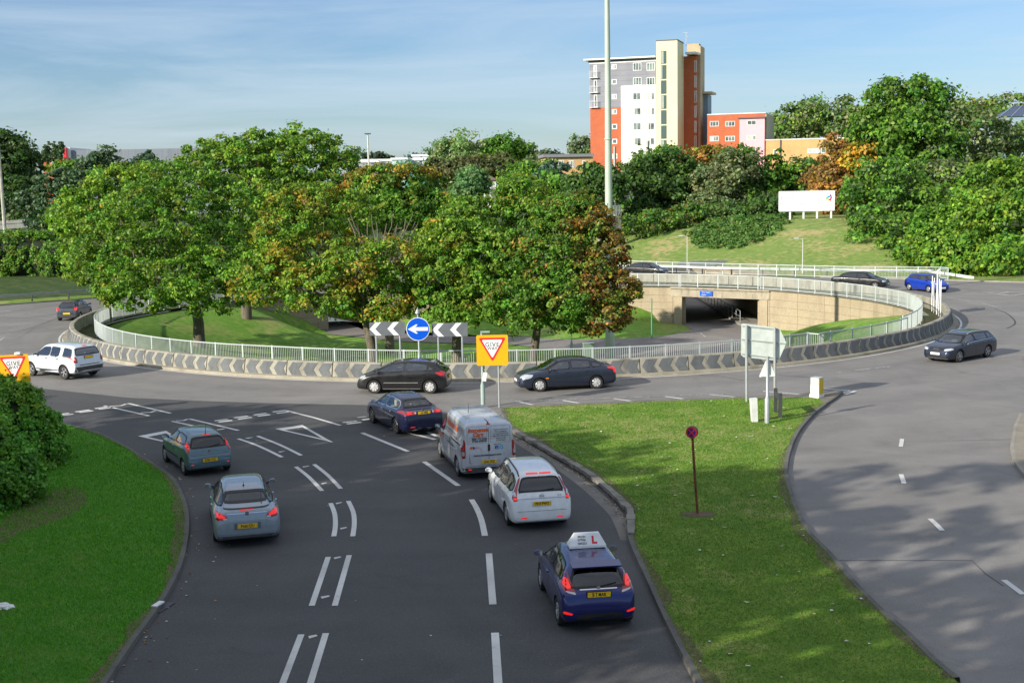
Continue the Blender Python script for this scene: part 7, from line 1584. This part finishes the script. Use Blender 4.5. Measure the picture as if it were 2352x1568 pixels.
# red slot, tan tower behind
v2 = 5.0; T.vol('brick_wall', REDB, u(1556, -1.5)+.01, u(1601, v2), v2-.5, 9.5, GZ-2, zz(1585, 130, v2)); m = MB(); m.bx(u(1574, 3), u(1606, v2), v2-2.2, 8.5, zz(1590, 126.5, v2)-GZ, zz(1590, 122, v2)-GZ); m.build('canopy_roof', FASC, T.root)
T.vol('tan_tower', TANB, u(1578, 8), u(1605, 8), 8, 10.5, GZ-2, zz(1590, 101, 8)); T.vol('tan_tower', TANB, u(1601.5, 6), u(1605, 6)+.3, 6.01, 10.49, GZ-2, zz(1605, 101.5, 6)-.3)
T.vol('rear_clad_wing', plain('blue_grey_clad', (.16, .22, .28), .5), u(1606, 9)+.35, u(1626, 9), 9, 13, GZ, zz(1615, 218, 9)); m = MB(); m.bx(u(1615, 9)-.5, u(1637, 9), 7.8, 13, zz(1625, 216, 9)-GZ, zz(1625, 211.5, 9)-GZ); m.build('canopy_roof', TANB, T.root)
for i in range(8): a, b = 140+i*34.5, 140+i*34.5+27; T.win(u(1600.5, v2)-.35, u(1600.5, v2)+.05, zz(1600, b, v2), zz(1600, a, v2), v2-.5, 0, .05)
m = MB(); ax_, az_ = u(1576, 5), zz(1576, 100, 5)-GZ; m.tube([(ax_, 5, az_-.5), (ax_, 5, az_+2.0)], .05, 5); m.bar((ax_-.6, 5, az_+1.9), (ax_+.3, 5, az_+1.8), .04); m.bar((ax_, 5, az_+1.2), (ax_+.4, 5, az_+1.2), .04); m.build('aerial', STEEL, T.root)
# red four-storey wing with pink bay
W_ = Bld('brick_wing', 'lower orange brick wing with a pink rendered bay right of the stair tower'); v3 = 2.0
W_.vol('brick_wall', REDB, u(1618, v3)+.5, u(1757, v3), v3, 14, GZ-2, zz(1690, 262.5, v3)); m = MB(); m.bx(u(1618, v3)+.5, u(1757, v3)+.1, v3-.1, 14.1, zz(1690, 262.5, v3)-GZ+.002, zz(1690, 260.5, v3)-GZ); m.build('coping', FASC, W_.root)
W_.vol('end_wall', plain('olive_render', (.30, .30, .19), .8), u(1757, v3)+.003, u(1757, v3)+.25, v3+.02, 13.9, GZ-2, zz(1765, 260, v3)-.1)
W_.vol('pink_bay', PINKP, u(1698.5, v3-.8), u(1756, v3-.8), v3-.8, v3-.003, GZ-2, zz(1725, 273, v3-.8)); m = MB(); m.bx(u(1694, v3-1), u(1758, v3-1), v3-1.1, v3-.01, zz(1725, 272, v3-1)-GZ, zz(1725, 269, v3-1)-GZ); m.build('canopy_roof', ROOFG, W_.root)
for yy in (285, 319, 353):
    for a, b in ((1630.5, 1651), (1666, 1688)): W_.win(u(a, v3), u(b, v3), zz(a, yy+6, v3), zz(a, yy-6, v3), v3, 2, .08)
for yy in (282, 317, 351): W_.win(u(1716, v3-.8), u(1737, v3-.8), zz(1720, yy+5.5, v3-.8), zz(1720, yy-5.5, v3-.8), v3-.8, 1, .09)
# tan block on the right
B3 = Bld('brick_block', 'plain low yellow brick block behind the trees at the right of the pink bay'); v4 = 1.5
B3.vol('brick_wall', YELB, u(1757.5, v4), u(1985, v4), v4, 12, GZ-2, zz(1830, 321, v4)); m = MB(); m.bx(u(1757, v4), u(1986, v4), v4-.1, 12.1, zz(1830, 321, v4)-GZ+.002, zz(1830, 318.8, v4)-GZ); m.build('coping', FASC, B3.root)
B3.win(u(1776.5, v4), u(1785, v4), zz(1780, 363.5, v4), zz(1780, 344, v4), v4, 0, .1); B3.win(u(1855.5, v4), u(1898, v4), zz(1870, 352, v4), zz(1870, 341.5, v4), v4, 3, .1)
m = MB(); m.bx(u(1792, v4), u(1792, v4)+.18, v4-.15, v4-.01, 0, zz(1792, 321, v4)-GZ); m.build('downpipe', DKGREY, B3.root)
# low yellow building left of tower
P1 = P(1252, 360, 215); L1 = Bld('low_building', 'low yellow brick building with a grey roof left of the tower block', o=(P1.x, P1.y), an=math.radians(4), z=-1)
q = lambda px, py: onplane(px, py, (P1.x, P1.y), (math.cos(.0698), math.sin(.0698)))
L1.vol('brick_wall', YELB, q(1253, 370)[0], q(1362, 370)[0], 0, 9, -2, q(1300, 362)[1]); m = MB(); m.bx(q(1250, 360)[0]-.2, q(1364, 360)[0], -.5, 9.5, q(1300, 361)[1]+1, q(1300, 354)[1]+1); m.build('roof', plain('slate_roof', (.2, .21, .23), .6), L1.root)
for a, b in ((1276, 1296), (1306, 1319), (1337.5, 1345)): L1.win(q(a, 380)[0], q(b, 380)[0], q(a, 385)[1], q(a, 369)[1], 0, 2 if b-a > 12 else 0, .12)
m = MB(); m.bx(q(1268, 370)[0], q(1268, 370)[0]+.12, -.12, -.01, -1, q(1268, 362)[1]+1); m.build('downpipe', FASC, L1.root)
# warehouse
P2_ = P(152, 360, 420); WH = Bld('warehouse', 'long pale grey warehouse with a bright red end panel beyond the pines', o=(P2_.x, P2_.y), an=0, z=-3); qq = lambda px, py: (P(px, py, 420).x-P2_.x, P(px, py, 420).z)
WC = mk('warehouse_cladding', lambda g: (lambda co: g.bsdf(g.ramp(g.noise(1.2, 2, .5, g.mapv(co, (1, 1, .02))), [(.35, (.17, .195, .23)), (.65, (.21, .235, .275))]), .5))(g.pos(True)))
WH.vol('cladding_wall', WC, qq(164, 360)[0], qq(560, 360)[0], 0, 60, -3, qq(300, 343)[1]); m = MB(); m.prism([(qq(157, 360)[0], -1), (qq(164, 360)[0], -1), (qq(164, 360)[0], 20), (qq(157, 360)[0], 20)], 0, qq(160, 343)[1]+3.5); m.build('end_panel', FASC, WH.root)
m = MB(); m.bx(qq(151, 360)[0], qq(157.5, 360)[0], -2, -1.2, qq(155, 362)[1]+3, qq(155, 339)[1]+3); m.build('red_panel', plain('red_panel', (.65, .01, .03), .5), WH.root)
p = P(100, 368, 340); bl = Bld('brick_house', 'small orange brick building top beneath the bent poplars', o=(p.x, 340), an=0, z=-3); bl.vol('brick_wall', REDB, 0, 5.5, 0, 5, -3, p.z+.6); bl.win(1.9, 3.4, p.z-1.3, p.z, 0, 1)
# mid warehouses
p = P(816, 370, 430)
for (a, b, t, bt_, y0, c, lab, dn) in ((810, 985, 371.5, 392, 430, (.62, .64, .68), 'long white roofed industrial building on the middle horizon', 0), (900, 935, 367.5, 392, 424, (.5, .6, .58), 'white drum ended building with a turquoise glass corner', 1), (948, 984, 359.5, 380, 440, (.5, .52, .58), 'grey office block with framed windows above the industrial roofs', 2), (820, 870, 374, 395, 422, (.36, .38, .42), 'grey shed in front of the long white roof', 3)):
    A_p = P(a, bt_, y0); B_p = P(b, bt_, y0); Bx = Bld('industrial_building', lab, o=(A_p.x, y0), an=0, z=-4); w = B_p.x-A_p.x; zt = P(a, t, y0).z
    Bx.vol('wall', plain('ind_wall%d' % dn, c, .6), 0, w, 0, 25, -4, zt); m = MB(); m.bx(-.3, w+.3, -.5, 25.5, zt+4.01, zt+4.7); m.build('roof', FASC, Bx.root)
    if dn == 2:
        for i in range(5): Bx.win(.6+i*w/5.2, .6+(i+.55)*w/5.2, zt-2.6, zt-.9, 0, 0, .1)
    if dn == 1: m = MB(); m.bx(w*.3, w*.9, -.3, -.01, zt-3.0+4, zt-.6+4); m.build('turquoise_glazing', plain('turquoise', (.08, .45, .38), .3), Bx.root)
p = P(930, 392, 418); Bx = Bld('industrial_building', 'low turquoise fronted shed in the middle distance', o=(p.x, 418), an=0, z=-4); Bx.vol('wall', plain('turquoise', (.15, .5, .45), .4), 0, 8.5, 0, 8, -4, P(940, 381, 418).z)
# house
def house(label, px0, px1, pe, pr, pb, y0, wall, roofm, an=0):
    a = P(px0, pb, y0); b = P(px1, pb, y0); w = b.x-a.x; zb_, ze, zr = a.z-3, P(px0, pe, y0).z, P(px0, pr, y0).z
    H_ = Bld('house', label, o=(a.x, y0), an=an, z=zb_); H_.vol('wall', wall, 0, w, 0, w*.8, zb_, ze); e, r = ze-zb_, zr-zb_
    m = MB(); d = w*.8; m.add([(-.4, -.4, e), (w+.4, -.4, e), (w+.4, d+.4, e), (-.4, d+.4, e), (w/2, .3, r), (w/2, d-.3, r)], [(0, 1, 4), (1, 2, 5, 4), (2, 3, 5), (3, 0, 4, 5), (3, 2, 1, 0)]); m.build('roof', roofm, H_.root)
    for f in (.12, .62): H_.win(w*f, w*(f+.24), ze-2.0, ze-.6, 0, 1, .12)
    return H_
TILE = plain('brown_tiles', (.16, .10, .08), .8); house('white gabled house with bay windows in the middle of the trees', 1105, 1139, 414, 402, 432, 195, WHP, TILE); 
house('distant white house with a grey pitched roof left of the low yellow building', 1215, 1243, 356, 347, 366, 340, WHP, ROOFG)
m = MB(); a = P(1030, 468, 130); root = empty('shed', (a.x, 130, gh(a.x, 130)), 0, 'dark roofed shed glimpsed between the maples and the green trees', 'shed'); m.bx(0, 3.6, 0, 3, 0, a.z+.3); m.build('wall', DKGREY, root)
# glazed roof far right
p = P(2296, 300, 230); GB = Bld('glazed_building', 'modern building with a sloping blue glass roof behind the trees at the right edge', o=(p.x, 230), an=-.15, z=0); m = MB(); zt, zb_ = P(2340, 240, 230).z, P(2320, 268, 230).z
BG_ = plain('blue_glazing', (.05, .08, .15), .2, .3); m.add([(0, 0, zb_), (14, 0, zb_), (14, 5, zt), (3.5, 5, zt), (0, 8, zb_), (14, 8, zb_)], [(0, 1, 2, 3), (0, 3, 4), (3, 2, 5, 4)]); m.build('glass_roof', BG_, GB.root)
m = MB(); m.bx(.3, 13.8, .3, 8, 0, zb_-.01); m.build('wall', plain('blue_grey_wall', (.25, .35, .42), .5), GB.root)
m = MB()
for i in range(8): t = i/7; m.bar((0+14*t, -.02, zb_+.03), (3.5+10.5*t, 4.98, zt+.03), .1)
m.bar((2.5, 5, zt+.5), (14, 5, zt+.5), .12); m.build('ribs', plain('rib_grey', (.3, .33, .38), .5), GB.root)
# ------------------------------------------------------------------ litter, leaves and grass blades
rng = np.random.default_rng(8)
islp = [U2(*q_) for q_ in isl_l]+[U2(*q_) for q_ in isl_r+isl_t]; leftp = smooth_line([U2(*q_) for q_ in left_px], 3)+[(-9.5, 12), (-30, 5), (-50, 20), (-50, 50)]
def blades(name, poly, n, z, cols, hmin, hmax, label):
    xs = np.array([p[0] for p in poly]); ys = np.array([p[1] for p in poly]); out = []
    while len(out) < n:
        x = rng.uniform(max(xs.min(), -20), xs.max(), n); y = rng.uniform(max(22, ys.min()), min(56, ys.max()), n)
        keep = rng.random(n) < np.clip((30/y)**2, .15, 1); pj = np.abs(x) < .42*y+1.5
        for a, b, k_ in zip(x, y, keep & pj):
            if k_ and inpoly(a, b, poly): out.append((a, b))
    pts = np.array(out[:n]); m = len(pts); h = rng.uniform(hmin, hmax, m); a = rng.uniform(0, 2*PI, m); w = rng.uniform(.007, .015, m)*np.clip(pts[:, 1]/30, .8, 1.6)
    dx, dy = np.cos(a)*w, np.sin(a)*w; lx, ly = rng.normal(0, .035, m), rng.normal(0, .035, m)
    V = np.zeros((m, 3, 3)); V[:, 0] = np.stack([pts[:, 0]-dx, pts[:, 1]-dy, np.full(m, z)], 1); V[:, 1] = np.stack([pts[:, 0]+dx, pts[:, 1]+dy, np.full(m, z)], 1); V[:, 2] = np.stack([pts[:, 0]+lx, pts[:, 1]+ly, z+h], 1)
    me = bpy.data.meshes.new(name); me.vertices.add(3*m); me.vertices.foreach_set('co', V.ravel().astype(np.float32)); me.loops.add(3*m); me.loops.foreach_set('vertex_index', np.arange(3*m, dtype=np.int32)); me.polygons.add(m)
    me.polygons.foreach_set('loop_start', np.arange(0, 3*m, 3, dtype=np.int32)); me.polygons.foreach_set('loop_total', np.full(m, 3, dtype=np.int32))
    C = np.array(cols)[rng.choice(len(cols), m)]*rng.uniform(.75, 1.25, m)[:, None]; cc = np.ones((m, 3, 4)); cc[:, :, :3] = C[:, None, :]
    at_ = me.color_attributes.new('Col', 'FLOAT_COLOR', 'POINT'); at_.data.foreach_set('color', cc.ravel().astype(np.float32)); me.update()
    o = link(name, me, None, LEAF); tag(o, label, 'grass', kind='stuff')
blades('grass_blades', islp, 110000, .10, [(.09, .22, .02), (.12, .26, .028), (.16, .29, .04), (.2, .26, .06)], .02, .05, 'short mown grass of the central verge')
blades('grass_blades', leftp, 90000, .09, [(.08, .27, .02), (.12, .34, .026), (.15, .38, .035)], .03, .075, 'lush grass of the left verge')
def scatter(name, n, region, z, s0, s1, cols, label, cat):
    m = MB(); k = 0; mats = [plain('litter%d' % abs(hash(c) % 9973), c, .8) for c in cols]
    xs = [p[0] for p in region]; ys = [p[1] for p in region]
    while k < n:
        x, y = rng.uniform(min(xs), max(xs)), rng.uniform(max(22, min(ys)), max(ys))
        if not inpoly(x, y, region): continue
        s = rng.uniform(s0, s1); a = rng.uniform(0, 2*PI); m.cur = int(rng.integers(len(mats))); t = rng.uniform(.15, .5)
        p = [Vector((math.cos(a+b)*s*r_, math.sin(a+b)*s*r_*.7, dz*s)) for b, r_, dz in ((0, 1, t), (1.4, .7, .05), (2.7, .9, t*.6), (4.3, .6, .05), (5.4, .8, .3))]
        m.add([(x+q_.x, y+q_.y, z+q_.z+.006) for q_ in p], [(0, 1, 2, 3, 4)]); k += 1
    tag(m.build(name, mats), label, cat, kind='stuff')
scatter('litter', 90, islp, .13, .03, .09, [(.6, .6, .58), (.5, .45, .3), (.55, .55, .5)], 'scraps of paper and pale leaves on the central grass', 'litter')
scatter('fallen_leaves', 60, leftp, .12, .02, .06, [(.45, .4, .2), (.35, .25, .1)], 'fallen leaves on the left grass', 'leaves')
def along(line, w, n, sgn):
    out = []
    for _ in range(n):
        i = int(rng.integers(len(line)-1)); t = rng.random(); a, b = Vector(line[i]), Vector(line[i+1]); d = (b-a).normalized(); p = a.lerp(b, t)+Vector((-d.y, d.x))*sgn*abs(rng.normal(0, w)); out.append((p.x, p.y))
    return out
m = MB(); mats = [plain('leaf_tan', (.35, .24, .10), .8), plain('leaf_brown', (.16, .09, .04), .8), plain('leaf_pale', (.5, .48, .38), .8)]
for x, y in along(gl, .25, 260, 1)+along([U2(*q_) for q_ in isl_l[9:]], .35, 140, 1)+along([U2(*q_) for q_ in left_px[5:]], .35, 160, 1)+along([U2(*q_) for q_ in isl_r], .35, 160, 1):
    s = rng.uniform(.015, .045); a = rng.uniform(0, 2*PI); m.cur = int(rng.integers(3)); m.add([(x+math.cos(a+b)*s, y+math.sin(a+b)*s, .012+dz) for b, dz in ((0, .01), (1.8, 0), (3.1, .015), (4.6, 0))], [(0, 1, 2, 3)])
tag(m.build('gutter_leaves', mats), 'dry leaves gathered along the kerbs', 'leaves', kind='stuff')
roadp = app[5:14]+[(2, 24), (-10, 24), (-11, 30)]+[U2(*q_) for q_ in ((440, 1220), (420, 1110), (330, 1040))]
scatter('road_litter', 110, roadp, .008, .012, .04, [(.6, .6, .58), (.5, .45, .3), (.2, .15, .1)], 'small scraps and leaves on the approach road', 'litter')
# crumpled white bag at the left edge, drain grating by the kerb
q = U(5, 1395, .1); bm = bmesh.new(); bmesh.ops.create_icosphere(bm, subdivisions=3, radius=.17)
for v in bm.verts: v.co = v.co*(1+random.uniform(-.25, .25)); v.co.z = abs(v.co.z)*.6; v.co.x *= 1.4
me = bpy.data.meshes.new('plastic_bag'); bm.to_mesh(me); bm.free(); o = link('plastic_bag', me, None, WHITE); o.location = q; tag(o, 'crumpled white plastic bag on the left grass', 'plastic bag')
q = U(362, 1396, .0); m = MB(); m.bx(-.12, .12, -.35, .35, .0, .02); o = m.build('drain_grating', DKGREY, None, loc=(q.x+.12, q.y, .006)); o.rotation_euler.z = -.25; tag(o, 'dark drain grating against the left kerb', 'drain')
q = U(361, 1388, .1); m = MB(); m.bx(-.05, .09, -.18, .18, 0, .035); o = m.build('kerb_plate', WHITE, None, loc=(q.x, q.y, .1)); o.rotation_euler.z = -.25; tag(o, 'pale broken plate on the kerb above the drain grating', 'plate')
# ------------------------------------------------------------------ sky, sun, camera
SUN_EL, SUN_AZ = math.radians(22.5), math.radians(180+37)       # azimuth of the sun, counter-clockwise from +x
sd = Vector((math.cos(SUN_AZ)*math.cos(SUN_EL), math.sin(SUN_AZ)*math.cos(SUN_EL), math.sin(SUN_EL)))
li = bpy.data.lights.new('sun', 'SUN'); li.energy = 5.0; li.angle = math.radians(.5); li.color = (1, .93, .80); so = bpy.data.objects.new('sun', li); COL.objects.link(so)
so.rotation_euler = (-sd).to_track_quat('-Z', 'Y').to_euler(); so.location = (0, 0, 60)
w = bpy.data.worlds.new('World'); scene.world = w; w.use_nodes = True; t = w.node_tree; t.nodes.clear()
nn = t.nodes.new; out = nn('ShaderNodeOutputWorld'); bg = nn('ShaderNodeBackground'); sky = nn('ShaderNodeTexSky'); sky.sky_type = 'NISHITA'; sky.sun_disc = False
sky.sun_elevation = SUN_EL; sky.sun_rotation = PI/2-SUN_AZ; sky.air_density = 1.0; sky.dust_density = .6; sky.ozone_density = 2.2; sky.altitude = 50
tc = nn('ShaderNodeTexCoord'); sx = nn('ShaderNodeSeparateXYZ'); t.links.new(tc.outputs['Generated'], sx.inputs[0])
mp = nn('ShaderNodeMapping'); mp.inputs['Scale'].default_value = (1.6, 1.6, 16); mp.inputs['Rotation'].default_value = (.05, -.10, 0); t.links.new(tc.outputs['Generated'], mp.inputs[0])
nz1 = nn('ShaderNodeTexNoise'); nz1.inputs['Scale'].default_value = 1.3; nz1.inputs['Detail'].default_value = 7; nz1.inputs['Roughness'].default_value = .62; nz1.inputs['Distortion'].default_value = .6; t.links.new(mp.outputs[0], nz1.inputs['Vector'])
r1 = nn('ShaderNodeValToRGB'); r1.color_ramp.elements[0].position = .40; r1.color_ramp.elements[1].position = .78; r1.color_ramp.elements[0].color = (0, 0, 0, 1); r1.color_ramp.elements[1].color = (.75, .75, .75, 1); t.links.new(nz1.outputs['Fac'], r1.inputs[0])
tint = nn('ShaderNodeMixRGB'); tint.blend_type = 'MULTIPLY'; tint.inputs[0].default_value = 1; tint.inputs[2].default_value = (.66, .79, .99, 1); t.links.new(sky.outputs[0], tint.inputs[1])
mx_ = nn('ShaderNodeMixRGB'); mx_.inputs[2].default_value = (4.8, 5.7, 6.6, 1); t.links.new(r1.outputs[0], mx_.inputs[0]); t.links.new(tint.outputs[0], mx_.inputs[1])
# whitish fill added to the upper sky, out of view, to lift the shade
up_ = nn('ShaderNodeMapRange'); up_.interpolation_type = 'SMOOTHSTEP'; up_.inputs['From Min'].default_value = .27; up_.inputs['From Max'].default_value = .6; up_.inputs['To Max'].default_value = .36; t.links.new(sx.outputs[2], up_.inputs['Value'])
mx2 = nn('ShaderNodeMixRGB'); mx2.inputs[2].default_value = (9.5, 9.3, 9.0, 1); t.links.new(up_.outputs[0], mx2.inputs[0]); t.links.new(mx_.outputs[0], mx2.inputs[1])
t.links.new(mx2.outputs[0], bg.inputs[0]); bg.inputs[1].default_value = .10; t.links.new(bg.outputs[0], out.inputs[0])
cam = bpy.data.cameras.new('camera'); co = bpy.data.objects.new('camera', cam); COL.objects.link(co); scene.camera = co
cam.sensor_width = 36; cam.lens = CF/2352*36; cam.clip_end = 8000; cam.clip_start = .5
cp, sp = math.cos(CP), math.sin(CP); fwd = Vector((0, cp, -sp)); rt = Vector((1, 0, 0)); upv = rt.cross(fwd)
c_, s_ = math.cos(CR), math.sin(CR); r_ = rt*c_-upv*s_*0+0*rt if False else rt
# the picture is turned counter-clockwise by CR: camera axes turned the other way about the view direction
X = rt*c_-upv*s_; Y = rt*s_+upv*c_
M = Matrix((X, Y, -fwd)).transposed().to_4x4(); M.translation = (0, 0, CH); co.matrix_world = M
v = scene.view_settings; v.view_transform = 'Standard'; v.look = 'None'; v.gamma = 1; v.exposure = 0.45; v.use_curve_mapping = False
scene.cycles.max_bounces = 6; scene.cycles.transparent_max_bounces = 10; scene.cycles.diffuse_bounces = 3; scene.cycles.glossy_bounces = 3
